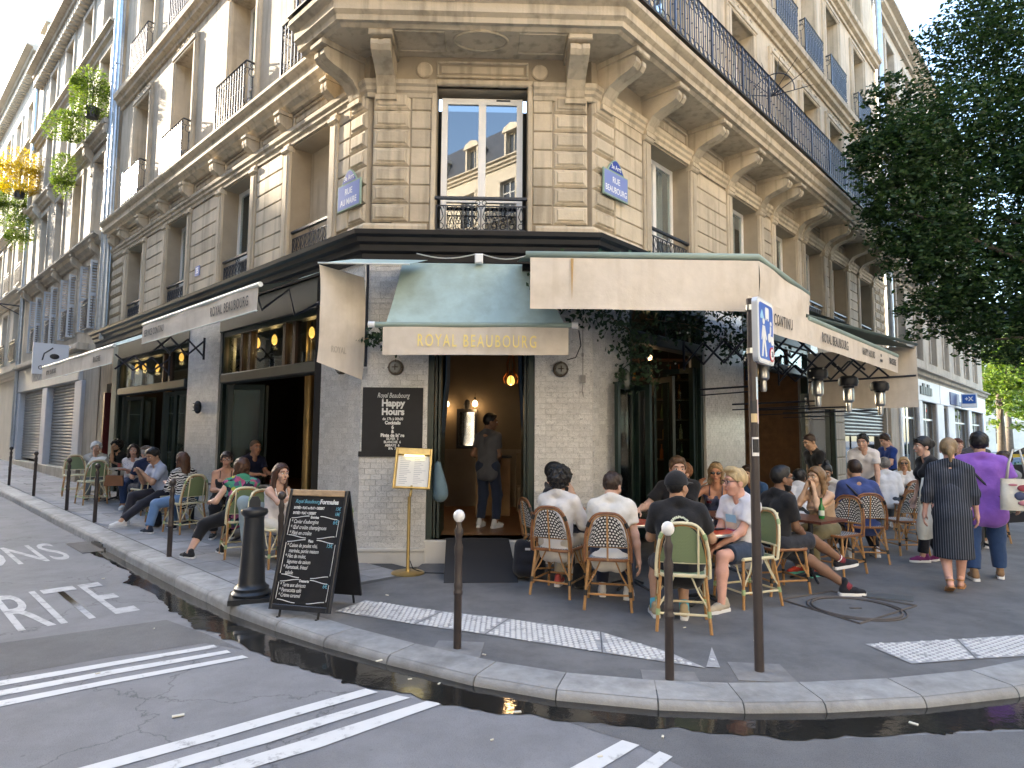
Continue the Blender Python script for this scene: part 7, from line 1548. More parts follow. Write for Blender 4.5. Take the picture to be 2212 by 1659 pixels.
def person(label, x, y, face, sit=True, s=1., tw=0, lean=6, side=0, hy=0, hp=0, hands=None, feet=None, top=None, bottom=None, shoes=(.7,.7,.7), sole=(.75,.74,.72), skinc=(.50,.31,.22), hair='short', hairc=(.03,.02,.015), fem=False, w=1., eyes=True, glasses=None, beard=None, seat=.46, z=None, extra=None, shoe='sneaker', h=.0135, curl=(.5,.5), elb=None, footyaw=(8,-8), hat=None, socks=None, group=None, knee=None):
    z0 = zg(x, y) if z is None else z; B = T(x, y, z0) @ RZ(R(face)); t = thing('person', label, 'person', B, group)
    sk = skin(skinc); hz = (seat+.085*w) if sit else .93*s; V3 = Vector
    hip = V3((0,0,hz)); sd = V3((math.sin(R(lean)), math.sin(R(side)), math.cos(R(lean))*math.cos(R(side)))).normalized()
    lv = V3((-math.sin(R(tw)), math.cos(R(tw)), 0)); lv = (lv-sd*lv.dot(sd)).normalized(); fv = lv.cross(sd)
    tl = .49*s; nb = hip+sd*tl; sw = (.155 if fem else .172)*s*(.5+.5*w); SH = {1: nb-sd*.055+lv*sw, -1: nb-sd*.055-lv*sw}
    ua, fa, th_, shn = .28*s, .25*s, .43*s, .42*s; hw = (.10 if fem else .092)*s*(.6+.4*w)
    nd = (sd*1.0+V3((0,0,.7))+fv*.15).normalized(); hc = nb+nd*.172*s+fv*.02
    Hm = Matrix.Identity(4); ya = R(tw+hy); Hm = T(*hc) @ RZ(ya) @ Matrix.Rotation(R(hp), 4, 'Y') @ Matrix.Scale(s*1.07 if not fem else s*1.03, 4)
    LJ = {}
    if feet is None: feet = ((.36,.13,0),(.36,-.13,0)) if sit else ((.02,.10,0),(.0,-.10,0))
    for sg, f in ((1,feet[0]),(-1,feet[1])):
        hp_ = hip+V3((0,sg*hw,-.01)); an = V3((f[0], f[1], f[2]+.085*s)); pole = V3((.9,.0,.9)) if sit else V3((1,sg*.1,0))
        if knee and knee[0 if sg > 0 else 1]: pole = V3(knee[0 if sg > 0 else 1])
        kn, an = ik(hp_, an, th_, shn, pole); LJ[sg] = (hp_, kn, an)
    if hands is None: hands = ((.30,.12,hz+.10),(.30,-.12,hz+.10)) if sit else ((.05,.25,hz-.10),(.05,-.25,hz-.10))
    AJ = {}
    for i, sg in enumerate((1,-1)):
        tg = V3(hands[i]); pole = (V3(elb[i]) if elb and elb[i] else -sd*1.0+lv*sg*.55-fv*.45); el, wr = ik(SH[sg], tg, ua, fa, pole); AJ[sg] = (SH[sg], el, wr)
    tc = lambda p: tuple(p)
    fl = (tc(fv), 1.10)
    def torso(S, e, lo=-.02, bust=True, up=.0):
        r0, r1, r2 = (.112, .088, .092) if fem else (.108, .100, .108); r0 *= w*s; r1 *= w*s; r2 *= (.5+.5*w)*s
        for sg in (1,-1):
            a = hip+lv*sg*.065*s*w+sd*lo; m_ = hip+sd*.2*s+lv*sg*.05*s*w; c_ = nb-sd*.14*s+lv*sg*.072*s*(.6+.4*w)
            S.cone(tc(a), tc(m_), r0+e, r1+e, fl); S.cone(tc(m_), tc(c_), r1+e, r2+e, fl)
            S.cone(tc(c_), tc(SH[sg]-lv*sg*.02), r2*.8+e, .05*s+e)
            S.cone(tc(nb+nd*.04*s-fv*.012), tc(SH[sg]+sd*.002), (.050*s+e*.8) if e else .036*s, (.046*s+e) if e else .036*s)
            if fem and bust: S.ell(tc(nb-sd*.20*s+lv*sg*.065*s+fv*.085*s*(.5+.5*w)), (.062*s*w+e,)*3)
        if w > 1.12: S.ell(tc(hip+sd*.14*s+fv*.06*s), ((.15*w)*s+e, .13*w*s+e, .13*s+e), np.array([list(fv), list(lv), list(sd)]).T)
    # skin body
    S = SDF(h, .03); torso(S, 0.); aw = .5+.5*w
    for sg in (1,-1):
        a, e_, w_ = AJ[sg]; k = .88 if fem else 1.; S.cone(tc(a), tc(e_), .049*s*k*aw, .040*s*k*aw); S.cone(tc(e_), tc(e_.lerp(w_,.35)), .041*s*k*aw, .040*s*k*aw); S.cone(tc(e_.lerp(w_,.35)), tc(w_), .040*s*k*aw, .026*s*k)
        hp_, kn, an = LJ[sg]; S.cone(tc(hp_), tc(kn), .088*s*aw, .058*s*aw); S.cone(tc(kn), tc(kn.lerp(an,.35)), .056*s*aw, .056*s*aw); S.cone(tc(kn.lerp(an,.35)), tc(an), .056*s*aw, .036*s)
    S.cone(tc(nb-sd*.03), tc(hc-nd*.05), .058*s, .052*s)
    parts = [S.mesh()]
    if fem not in HEADS: HEADS[fem] = head_proto(fem)
    parts.append((xform(HEADS[fem][0], Hm), HEADS[fem][1]))
    for i, sg in enumerate((1,-1)):
        ck = curl[i]
        if ck not in HANDS: HANDS[ck] = hand_proto(ck, .08 if ck < .4 else .03)
        a, e_, w_ = AJ[sg]; xd_ = (w_-e_).normalized(); up_ = V3((0,0,1)) if abs(xd_.z) < .8 else lv*sg; zd = (up_-xd_*up_.dot(xd_)).normalized(); yd = zd.cross(xd_); M = Matrix.Identity(4)
        for r_ in range(3): M[r_][0], M[r_][1], M[r_][2], M[r_][3] = xd_[r_]*s, -yd[r_]*sg*s, zd[r_]*s, w_[r_]
        HV, HQ = HANDS[ck]; parts.append((xform(HV, M), HQ if np.linalg.det(np.array(M)[:3,:3]) > 0 else HQ[:,::-1]))
    if shoe == 'sandal': 
        pass
    obj('body', np_mesh('body', parts, [sk]), None, t, B)
    # shirt
    top = top or {}; bottom = bottom or {}
    if top.get('c') is not None:
        S = SDF(h, .032); e = top.get('e', .016); torso(S, e, top.get('lo', -.05)); sl = top.get('sl', .62)
        for sg in (1,-1):
            a, e_, w_ = AJ[sg]
            if sl <= 0: continue
            k = .88 if fem else 1.; lg = min(sl, 1.); en = a.lerp(e_, lg); dn = (e_-a).normalized(); S.cone(tc(a), tc(a.lerp(e_, min(1., lg+.12))), .054*s*k*aw+e, .050*s*k*aw+e, cuts=[(tc(en), tc(dn))] if sl <= 1 else ())
            if sl > 1: q = e_.lerp(w_, sl-1.); d2 = (w_-e_).normalized(); S.cone(tc(e_), tc(e_.lerp(w_, min(1., sl-.9))), .050*s*k*aw+e*.6, .040*s*k+e*.6, cuts=[(tc(q), tc(d2))])
        S.cut = [(tc(nb+sd*.045), tc((sd*.92+fv*.46).normalized()))]
        if top.get('strap'): S.cut = [(tc(nb-sd*top['strap']), tc((sd*.85+fv*.45).normalized()))]
        if top.get('hem') is not None: S.cut.append((tc(hip+sd*top['hem']), tc(-sd)))
        V, Q = S.mesh([(.005, 24, 1.+x), (.003, 52, 2.+y)]); obj('shirt', np_mesh('shirt', [(V, Q)], [cloth(top['c'], top.get('p'), top.get('c2'))]), None, t, B)
        if top.get('strap'):      # shoulder straps
            mb = MB()
            for sg in (1,-1): o_ = lv*sg*.085*s; mb.tube([nb-sd*(top['strap']+.03)+o_+fv*.115*s, nb-sd*.02+o_+fv*.05*s, nb+sd*.005+o_-fv*.02*s, nb-sd*(top['strap']+.03)+o_-fv*.10*s], .014, 6, flat=.4)
            obj('shoulder_straps', mb, cloth(top['c'], top.get('p'), top.get('c2')), t, B, smooth=True)
    if bottom.get('c') is not None:
        S = SDF(h, .035); ln = bottom.get('ln', 1.9); e = bottom.get('e', .014)
        if bottom.get('skirt'):
            hem = bottom['skirt']; a = hip+V3((0,0,.16)); S.cone(tc(a), tc(hip+V3((0,0,-.08))), .135*w, .185*w); S.cone(tc(hip+V3((0,0,-.08))), (0.02,0,hem-.05), .185*w, .20*w, cuts=[((0,0,hem),(0,0,-1))])
        else:
            for sg in (1,-1): S.cone(tc(hip+V3((0,sg*.06*w,.03))), tc(LJ[sg][0]), .100*w*s+e*.4, .094*w*s+e, fl if not sit else None)
            for sg in (1,-1):
                hp_, kn, an = LJ[sg]; lg = min(1., ln); en = hp_.lerp(kn, lg); dn = (kn-hp_).normalized(); S.cone(tc(hp_), tc(hp_.lerp(kn, min(1., lg+.15))), .092*s*aw+e, (.092*(1-lg)+.064*lg)*s*aw+e, cuts=[(tc(en), tc(dn))] if ln <= 1 else ())
                if ln > 1: q = kn.lerp(an, ln-1.); d2 = (an-kn).normalized(); S.cone(tc(kn), tc(kn.lerp(an, min(1.02, ln-.9))), .064*s*aw+e, .048*s+e*1.1, cuts=[(tc(q), tc(d2))])
        V, Q = S.mesh([(.003, 30, 3.+x), (.002, 60, 2.)]); obj('skirt' if bottom.get('skirt') else ('shorts' if ln <= 1 else 'trousers'), np_mesh('trousers', [(V, Q)], [cloth(bottom['c'], bottom.get('p'), bottom.get('c2'))]), None, t, B)
    # shoes
    global SOLE
    if SOLE is None: SOLE = sole_mb().mesh('sole')
    if shoe not in SHOES: SHOES[shoe] = shoe_proto(shoe)
    for i, sg in enumerate((1,-1)):
        hp_, kn, an = LJ[sg]; f = feet[i]; pt_ = f[3] if len(f) > 3 else 0.; fy = R(footyaw[i]); M = B @ T(*an) @ RZ(fy) @ Matrix.Rotation(R(pt_), 4, 'Y') @ T(.01, 0, -.085*s) @ Matrix.Scale(s*.98, 4)
        me = np_mesh('shoe', [SHOES[shoe]], [sk if shoe == 'sandal' else cloth(shoes)]); o = obj('foot' if shoe == 'sandal' else 'shoe', me, None, t, M)
        so = obj('sole', SOLE.copy(), mat('sole_%02d%02d' % (int(sole[0]*99), int(sole[2]*99)), sole, .6), o, M @ (Matrix.Diagonal((1,1,.35 if shoe == 'sandal' else 1,1))))
        if shoe == 'sandal':
            mb = MB(); mb.tube([(-.045,.036*math.cos(a),.10) if False else (-.045+.037*math.cos(a),.037*math.sin(a),.095) for a in [2*math.pi*k/10 for k in range(10)]], .008, 5, closed=True); mb.tube([(.06,-.034,.02),(.06,-.012,.05),(.06,.012,.05),(.06,.034,.02)], .012, 5); obj('straps', mb, mat('tan_leather', (.42,.20,.07), .6), o, M)
        elif len(shoes) == 3 and shoe == 'sneaker':
            mb = MB()
            for q in range(3): mb.tube([(.035+.022*q,-.022,.085-.012*q),(.035+.022*q,.022,.085-.012*q)], .0045, 4)
            obj('laces', mb, WHITE, o, M)
        if socks:
            mb = MB(); d = (kn-an).normalized(); mb.tube([an-d*.02, an+d*.065], [.045*s,.047*s], 10); obj('sock', mb, mat('sock_%02d%02d' % (int(socks[0]*99), int(socks[1]*99)), socks, .9), t, B, smooth=True)
            if socks[0] > .15 and socks[1] < .1: mb = MB(); mb.tube([an+d*.045, an+d*.056], .049*s, 10); obj('sock_stripe', mb, WHITE, t, B)
    HW = B @ Hm
    if hair:
        for st, c in ((hair, hairc), (beard, hairc) if beard else (None, None)):
            if st is None: continue
            if st not in HAIRS: HAIRS[st] = hair_proto(st)
            HV, HQ = HAIRS[st]; obj('hair' if st not in ('beard','moustache') else 'beard', np_mesh(st, [(HV, HQ)], [hairm(c)]), None, t, HW)
    if hat:
        if hat[0] not in HAIRS: HAIRS[hat[0]] = hair_proto(hat[0])
        obj('cap', np_mesh('cap', [HAIRS[hat[0]]], [cloth(hat[1])]), None, t, HW)
    if eyes:
        mb = MB()
        for sg in (1,-1): mb.k = 0; mb.sphere((.086,sg*.033,.012), (.011,.016,.0085), 10); mb.k = 1; mb.sphere((.0935,sg*.033,.012), (.006,.0075,.0075), 8)
        obj('eyes', mb, [EYEW, EYED], t, HW, smooth=True)
        mb = MB()
        for sg in (1,-1): mb.tube([(.099,sg*.014,.038),(.097,sg*.035,.043),(.084,sg*.055,.037)], [.005,.0055,.003], 5)
        obj('eyebrows', mb, hairm(hairc if hair else (.1,.07,.05)), t, HW, smooth=True)
        mb = MB(); mb.sphere((.1015,0,-.058), (.006,.022,.0045), 10); mb.sphere((.100,0,-.067), (.007,.019,.0055), 10); obj('lips', mb, mat('lips_%02d' % int(skinc[0]*99), (skinc[0]*.85, skinc[1]*.55, skinc[2]*.55), .45), t, HW, smooth=True)
    if glasses:
        mb = MB()
        for sg in (1,-1):
            if glasses == 'sun': mb.sphere((.106,sg*.034,.010), (.006,.028,.022), 12)
            else: mb.tube([(.108, sg*.034+.023*math.cos(a), .008+.019*math.sin(a)) for a in [2*math.pi*k/14 for k in range(14)]], .0022, 5, closed=True)
            mb.tube([(.104,sg*.058,.016),(.05,sg*.080,.018),(-.01,sg*.084,.01)], .003, 5)
        mb.tube([(.109,-.012,.014),(.112,0,.017),(.109,.012,.014)], .003, 5); obj('sunglasses' if glasses == 'sun' else 'glasses', mb, SHADES, t, HW, smooth=True)
    if extra: extra(t, B, dict(nb=nb, sd=sd, lv=lv, fv=fv, hip=hip, AJ=AJ, LJ=LJ, H=HW, SH=SH))
    return t
FAIR = (.58,.36,.27); TAN = (.44,.26,.17); BRN = (.22,.12,.075); OLV = (.48,.30,.20); PINK = (.60,.34,.26)
BLK = (.012,.011,.011); DKB = (.035,.02,.013); BRH = (.09,.05,.025); BLD = (.42,.31,.16); WHT = (.62,.62,.62)
# ------------------------------------------------------------------ who sits and stands where
tab = .77
# ---- right terrace
def redstripe(t, B, d): pass
person('diner with curly black hair in a white linen shirt, seen from behind', .50, 7.03, 62, lean=8, hy=-18, hands=((.42,.12,tab),(.40,-.18,tab)), feet=((.30,.10,0),(.38,-.14,0)), top=dict(c=(.66,.63,.60), sl=1.55, e=.022, lo=-.10), bottom=dict(c=(.45,.40,.32)), shoes=(.55,.10,.09), skinc=OLV, hair='bigcurly', hairc=BLK, beard='beard', eyes=False)
person('bearded diner in black half hidden behind the curly-haired diner', .45, 7.82, -8, s=1.04, lean=4, hy=-25, hands=((.32,.10,.80),(.22,-.10,1.18)), top=dict(c=(.02,.02,.025), sl=.6), bottom=dict(c=(.03,.03,.04)), skinc=OLV, hair='fade', hairc=BLK, beard='beard', glasses='clear', curl=(.5,.9))
person('diner with short dark hair in a cream T-shirt bending over the table, back to viewer', 1.02, 6.56, 76, s=1.03, lean=24, hy=-22, hp=18, hands=((.45,.10,tab),(.12,-.30,.30)), feet=((.34,.12,0),(.28,-.16,0)), top=dict(c=(.68,.64,.57), sl=.62, e=.02, lo=-.10), bottom=dict(c=(.025,.03,.05)), shoes=(.68,.67,.65), skinc=FAIR, hair='short', hairc=DKB, eyes=False)
person('brown-haired moustached diner in a black T-shirt facing the street', 2.12, 7.98, -115, s=1.07, seat=.53, lean=14, tw=12, hy=10, hp=6, hands=((.46,.02,tab),(.50,-.42,.80)), top=dict(c=(.018,.018,.02), sl=.7, e=.02), bottom=dict(c=(.03,.03,.04)), skinc=FAIR, hair='short', hairc=BRH, beard='moustache', w=1.05)
person('red-bearded diner mostly hidden behind the moustached diner', 2.42, 8.62, 175, lean=4, hy=20, top=dict(c=(.02,.02,.02), sl=.7), bottom=dict(c=(.03,.03,.04)), skinc=FAIR, hair='short', hairc=(.16,.07,.03), beard='beard')
def backprint(t, B, d):
    M = B @ frame(d['nb']-d['sd']*.20-d['fv']*.150, -d['lv'], d['fv']); r = random.Random(8); mb = MB()
    ang = math.atan2(d['fv'].z, 1)
    Z = d['sd']; X = -d['lv']; Y = d['fv']; M3 = Matrix.Identity(4); o = d['nb']-d['sd']*.19-d['fv']*.140
    for i in range(3): M3[i][0], M3[i][1], M3[i][2], M3[i][3] = X[i], Y[i], Z[i], o[i]
    for k in range(16):
        a = math.pi*k/15; mb.obox(T(.085*math.cos(a), -.004-.012*math.sin(a)*0, .085*math.sin(a)-.02) @ Matrix.Rotation(r.uniform(0,3),4,'Y'), .022, .012, .014)
    obj('back_print', mb, mat('print_white', (.62,.66,.52), .8), t, B @ M3)
    obj('print_lettering', text_mesh('2022', .05, .8, .001, .012), mat('print_white', (.6,.6,.6)), t, B @ M3 @ T(.06,-.012,-.20) @ STAND)
person('diner in a black cap and printed black T-shirt, back to viewer, on the green chair', 1.56, 5.92, 80, s=1.04, lean=14, hy=-38, hands=((.46,.16,tab),(.44,-.26,tab-.02)), feet=((.20,.22,0),(.18,-.05,0)), top=dict(c=(.016,.016,.018), sl=.72, e=.024, lo=-.10), bottom=dict(c=(.02,.02,.024), ln=.95), shoes=(.42,.33,.20), skinc=TAN, hair='fade', hairc=BLK, hat=('cap',(.012,.013,.016)), eyes=False, w=1.1, extra=backprint, socks=(.12,.42,.50))
person('woman in sunglasses and a navy tank top raising her hands', 2.86, 8.86, -112, s=.98, lean=2, hy=2, hands=((.30,.20,1.02),(.34,-.20,1.04)), top=dict(c=(.06,.065,.11), sl=0, strap=.10), bottom=dict(c=(.03,.03,.04)), skinc=(.52,.26,.16), hair='bob', hairc=(.30,.20,.10), fem=True, glasses='sun', curl=(.25,.25))
person('woman with long black hair and a white top behind the woman in sunglasses', 3.05, 9.5, 60, s=.97, lean=5, top=dict(c=(.66,.65,.63), sl=.6), bottom=dict(c=(.03,.03,.04)), skinc=OLV, hair='long', hairc=BLK, fem=True, eyes=False)
def chestprint(t, B, d):
    Z = d['sd']; X = d['lv']; Y = -d['fv']; M3 = Matrix.Identity(4); o = d['nb']-d['sd']*.24+d['fv']*.142
    for i in range(3): M3[i][0], M3[i][1], M3[i][2], M3[i][3] = X[i], Y[i], Z[i], o[i]
    for c, q in (((.30,.55,.72),(-.07,.07,.02,.10)),((.60,.52,.42),(-.08,.08,-.045,.02)),((.50,.12,.22),(-.075,.06,-.075,-.05))):
        mb = MB(); mb.sheet(lambda a, b, q=q: (q[0]+(q[1]-q[0])*a, -.004+.55*((q[0]+(q[1]-q[0])*a)**2)+(.02 if False else 0), q[2]+(q[3]-q[2])*b), 6, 2); obj('shirt_print', mb, mat('print_%02d' % int(c[0]*99), c, .9), t, B @ M3)
person('blond diner with glasses in a printed white T-shirt and navy shorts', 2.44, 6.70, 206, s=1.04, lean=6, hy=-18, hp=2, hands=((.36,.02,.60),(.34,-.10,.58)), feet=((.52,.20,0),(.30,-.34,.10,-12)), top=dict(c=(.70,.69,.70), sl=.66, e=.022, lo=-.08), bottom=dict(c=(.035,.05,.08), ln=.78, e=.022), shoes=(.42,.36,.27), skinc=PINK, hair='quiff', hairc=BLD, glasses='clear', footyaw=(6,-10), extra=chestprint)
person('diner with short afro hair, clear glasses and dark shorts sitting cross-legged', 2.96, 7.16, 14, s=1.05, lean=6, hy=-8, hands=((.30,.14,.60),(.34,-.06,.60)), feet=((.62,-.38,.0),(.82,-.05,.22,-10)), knee=((.5,-.9,.6),(.6,.2,1)), top=dict(c=(.018,.018,.02), sl=.75, e=.02), bottom=dict(c=(.03,.032,.04), ln=.9, e=.022), shoes=(.02,.02,.022), skinc=BRN, hair='fade', hairc=BLK, beard='beard', glasses='clear', shoe='hi', socks=(.20,.03,.045), footyaw=(-14,-10))
person('dark-haired diner in a blue shirt leaning over a far table behind the pole', 3.92, 10.05, -140, lean=28, hp=15, hands=((.4,.1,tab),(.45,-.3,tab)), top=dict(c=(.03,.07,.16), sl=.7), bottom=dict(c=(.03,.03,.04)), skinc=OLV, hair='short', hairc=DKB)
person('woman with long light brown hair and a beige strapless top, hands at her mouth', 4.02, 8.20, -150, s=.99, lean=10, hy=-5, hands=((.26,.05,1.06),(.27,-.05,1.07)), elb=((.2,.35,-1),(.2,-.35,-1)), feet=((.36,.12,0),(.40,-.10,0)), top=dict(c=(.40,.28,.18), sl=0, hem=.0, strap=.14), bottom=dict(c=(.15,.13,.07)), shoes=(.45,.05,.03), sole=(.1,.4,.32), skinc=(.55,.36,.24), hair='long', hairc=(.19,.11,.05), fem=True, curl=(.9,.9))
person('diner in a white T-shirt bent over the table behind the long-haired woman', 4.25, 9.55, 55, lean=40, hp=20, hands=((.45,.15,tab),(.45,-.2,tab)), top=dict(c=(.68,.68,.70), sl=.65, e=.022), bottom=dict(c=(.03,.03,.03)), skinc=BRN, hair='short', hairc=BLK, eyes=False, w=1.1)
person('woman with a black top bun and white top looking down', 5.12, 10.25, -125, s=.97, lean=16, hp=26, hands=((.35,.08,tab),(.36,-.08,tab)), top=dict(c=(.60,.57,.52), sl=.5), bottom=dict(c=(.03,.03,.04)), skinc=OLV, hair='bun', hairc=BLK, fem=True)
def crossstrap(t, B, d, c=(.02,.02,.03)):
    a = d['SH'][1]; b = d['hip']-d['lv']*.17; mb = MB(); f = d['fv']
    mb.tube([a+d['sd']*.05-f*.06, (a*.7+b*.3)-f*.158, (a*.45+b*.55)-f*.150, b-f*.10-d['lv']*.03], .012, 5, flat=2.); obj('bag_strap', mb, mat('dark_strap', c, .7), t, B, smooth=True)
person('diner in a blue polo shirt with a dark shoulder strap, back to viewer', 4.94, 8.98, 84, s=1.06, lean=14, hp=12, hands=((.42,.12,tab),(.40,-.26,.82)), feet=((.12,.16,0),(.30,-.30,0)), top=dict(c=(.055,.08,.22), sl=.75, e=.022, lo=-.08), bottom=dict(c=(.018,.02,.028)), shoes=(.6,.6,.6), skinc=TAN, hair='fade', hairc=DKB, eyes=False, w=1.15, extra=crossstrap)
person('waiter in a black T-shirt standing in profile by the glass doors', 5.62, 11.55, 190, False, 1.03, lean=14, hp=22, hands=((.30,.12,.95),(.06,-.22,.80)), top=dict(c=(.014,.014,.016), sl=.6, lo=-.1), bottom=dict(c=(.015,.015,.018)), shoes=(.02,.02,.02), skinc=OLV, hair='fade', hairc=DKB, h=.017)
person('man in a white polo shirt standing and leaning over a table', 6.62, 11.9, -120, False, 1.06, lean=24, hp=12, hy=-15, hands=((.35,.22,.80),(.35,-.25,.80)), top=dict(c=(.66,.63,.62), sl=.65, e=.02, lo=-.1), bottom=dict(c=(.05,.05,.06)), skinc=FAIR, hair='short', hairc=BLK, h=.017)
def paper(t, B, d): pass
person('man in a dark blue T-shirt standing and reading a sheet of paper', 8.35, 14.0, 188, False, 1.04, lean=4, hp=28, hands=((.36,.08,1.12),(.36,-.06,1.10)), top=dict(c=(.02,.05,.22), sl=.62, lo=-.1), bottom=dict(c=(.02,.025,.04)), skinc=FAIR, hair='short', hairc=DKB, h=.018)
person('grey-haired man in a white shirt seated with his back to the viewer', 7.1, 12.0, 70, lean=12, top=dict(c=(.64,.66,.70), sl=1.6, e=.022), bottom=dict(c=(.05,.06,.08)), skinc=FAIR, hair='short', hairc=(.16,.15,.14), eyes=False, h=.018)
person('blonde woman in sunglasses and a white shirt at the far table', 8.02, 12.95, -120, s=.98, lean=8, hands=((.35,.1,tab),(.40,-.2,tab)), top=dict(c=(.68,.68,.68), sl=.9, e=.02), bottom=dict(c=(.1,.1,.12)), skinc=TAN, hair='long', hairc=(.38,.25,.12), fem=True, glasses='sun', h=.017)
def headshades(t, B, d):
    mb = MB()
    for sg in (1,-1): mb.sphere((.085,sg*.033,.108), (.02,.027,.010), 10)
    mb.tube([(.05,.09,.09),(.08,.06,.105),(.1,0,.108),(.08,-.06,.105),(.05,-.09,.09)], .004, 5); obj('sunglasses', mb, SHADES, t, d['H'], smooth=True)
person('black-haired woman in black walking in profile, sunglasses on her head', 5.84, 8.85, 172, False, 1.0, lean=4, hp=4, hands=((.05,.22,.80),(.12,-.2,.85)), feet=((.18,.08,0),(-.12,-.08,.02,15)), top=dict(c=(.016,.015,.018), sl=.9, lo=-.14, e=.02), bottom=dict(c=(.02,.02,.025)), shoes=(.16,.03,.12), skinc=FAIR, hair='pony', hairc=BLK, fem=True, extra=headshades)
person('woman in a dark pinstriped dress with a low blonde bun, walking away', 5.02, 7.26, 58, False, .99, lean=3, hy=4, hands=((.02,.26,.84),(.10,-.24,.82)), feet=((-.16,.06,.03,22),(.16,-.06,0)), top=dict(c=(.022,.026,.036), c2=(.13,.14,.17), p='pin', sl=1.5, e=.02, lo=-.06), bottom=dict(c=(.022,.026,.036), c2=(.13,.14,.17), p='pin', skirt=.36), skinc=PINK, hair='lowbun', hairc=(.25,.17,.09), fem=True, shoe='sandal', sole=(.42,.2,.07), eyes=False, w=1.0)
def totestrap(t, B, d):
    crossstrap(t, B, d, (.03,.03,.06))
person('heavy man in a purple T-shirt and jeans walking away, tote bag on his shoulder', 5.78, 7.80, 62, False, 1.03, lean=2, hands=((.06,.34,.85),(.10,-.36,.92)), feet=((-.10,.14,.0),(.16,-.16,0)), top=dict(c=(.23,.10,.42), sl=.72, e=.03, lo=-.17), bottom=dict(c=(.03,.06,.14), e=.02), shoes=(.25,.15,.08), skinc=OLV, hair='short', hairc=BLK, eyes=False, w=1.25, extra=totestrap)
person('woman with dark red hair standing beyond the walkers', 8.92, 12.7, -100, False, .99, top=dict(c=(.05,.04,.06), sl=.7), bottom=dict(c=(.03,.03,.04)), skinc=FAIR, hair='pony', hairc=(.09,.03,.02), fem=True, h=.018)
person('man in a dark cap standing beyond the purple T-shirt', 9.6, 13.1, -110, False, 1.04, top=dict(c=(.08,.08,.09), sl=.7), bottom=dict(c=(.03,.03,.04)), skinc=OLV, hair='short', hairc=BLK, hat=('flatcap',(.04,.04,.05)), glasses='sun', h=.018)
person('person in a grey top at the right edge of the terrace', 7.95, 10.1, 175, lean=6, seat=.62, hands=((.4,.1,.8),(.4,-.1,.8)), top=dict(c=(.20,.21,.22), sl=.7), bottom=dict(c=(.05,.07,.06)), skinc=OLV, hair='short', hairc=DKB, h=.017)
# waiter in the doorway
q = CF @ Vector((-.33, 1.15, .3)); person('waiter in a grey T-shirt and jeans standing in the corner doorway', q.x, q.y, 62, False, 1.0, lean=2, tw=-10, hy=-35, hp=6, z=.305, hands=((.22,.14,1.02),(.24,-.06,1.0)), feet=((.0,.12,0),(.02,-.14,0)), top=dict(c=(.09,.09,.10), sl=.62, lo=-.12), bottom=dict(c=(.022,.03,.055)), shoes=(.66,.65,.62), skinc=BRN, hair='fade', hairc=BLK)
# ---- left terrace
def LP(label, u_, v_, face, **k): p = Lw(u_, v_); return person(label, p.x, p.y, face, **k)
LPc = DA+180
LP('white-haired diner in a grey patterned shirt resting chin on hand', 9.72, .72, LA+72, s=.97, lean=14, hy=15, hp=8, hands=((.34,.12,.80),(.27,-.02,1.05)), feet=((.30,.12,0),(.45,-.1,0)), top=dict(c=(.42,.41,.38), c2=(.26,.26,.25), p='small', sl=.9), bottom=dict(c=(.17,.19,.19)), shoes=(.03,.03,.03), skinc=FAIR, hair='curly', hairc=WHT, h=.016, curl=(.5,1.))
LP('diner with curly black hair in black sitting against the far window, hand at chin', 10.1, .12, LA+30, s=.98, lean=10, hp=4, hands=((.30,.12,.80),(.26,.0,1.10)), feet=((.62,.12,0),(.50,-.1,0)), top=dict(c=(.015,.015,.02), sl=.9), bottom=dict(c=(.58,.55,.48)), shoes=(.68,.67,.65), skinc=OLV, hair='bigcurly', hairc=BLK, beard='beard', h=.016, curl=(.5,1.))
LP('woman with dark bobbed hair in a patterned white top, arms folded', 7.68, .5, LA+58, s=.96, lean=10, hy=12, hands=((.36,-.06,.80),(.34,.10,.79)), feet=((.22,.30,0),(.40,-.05,0)), top=dict(c=(.62,.59,.60), c2=(.22,.18,.28), p='small', sl=.75), bottom=dict(c=(.03,.05,.11)), shoes=(.7,.7,.68), skinc=(.52,.30,.22), hair='bob', hairc=DKB, fem=True, w=1.1, h=.015)
LP('diner in a brown cap and navy shirt seen from behind', 6.45, .58, DA+8, s=.99, lean=14, hands=((.42,.12,.79),(.40,-.18,.70)), top=dict(c=(.018,.025,.06), sl=.75, e=.02), bottom=dict(c=(.03,.035,.05)), skinc=FAIR, hair='short', hairc=(.3,.28,.26), hat=('flatcap',(.10,.075,.06)), eyes=False, h=.015)
LP('man in a pale blue shirt looking down at his phone, leg stretched out', 5.08, .78, LA+8, s=1.02, lean=14, hy=12, hp=24, hands=((.38,.05,.92),(.38,-.07,.90)), feet=((.82,.22,0),(.55,-.12,0)), top=dict(c=(.38,.42,.52), sl=.75, e=.02), bottom=dict(c=(.022,.025,.035)), shoes=(.74,.73,.72), skinc=TAN, hair='short', hairc=BLK, beard='moustache', h=.0145, curl=(.9,.9))
LP('woman with long brown hair in a zebra-striped top, back to viewer', 3.86, .80, DA+14, s=.97, lean=12, hands=((.40,.1,.79),(.40,-.1,.79)), feet=((.30,.42,0),(.40,-.05,0)), top=dict(c=(.66,.65,.63), c2=(.016,.016,.018), p='zebra', sl=1.2, e=.018), bottom=dict(c=(.13,.22,.38)), shoes=(.03,.035,.05), skinc=FAIR, hair='long', hairc=(.075,.035,.02), fem=True, eyes=False, h=.014)
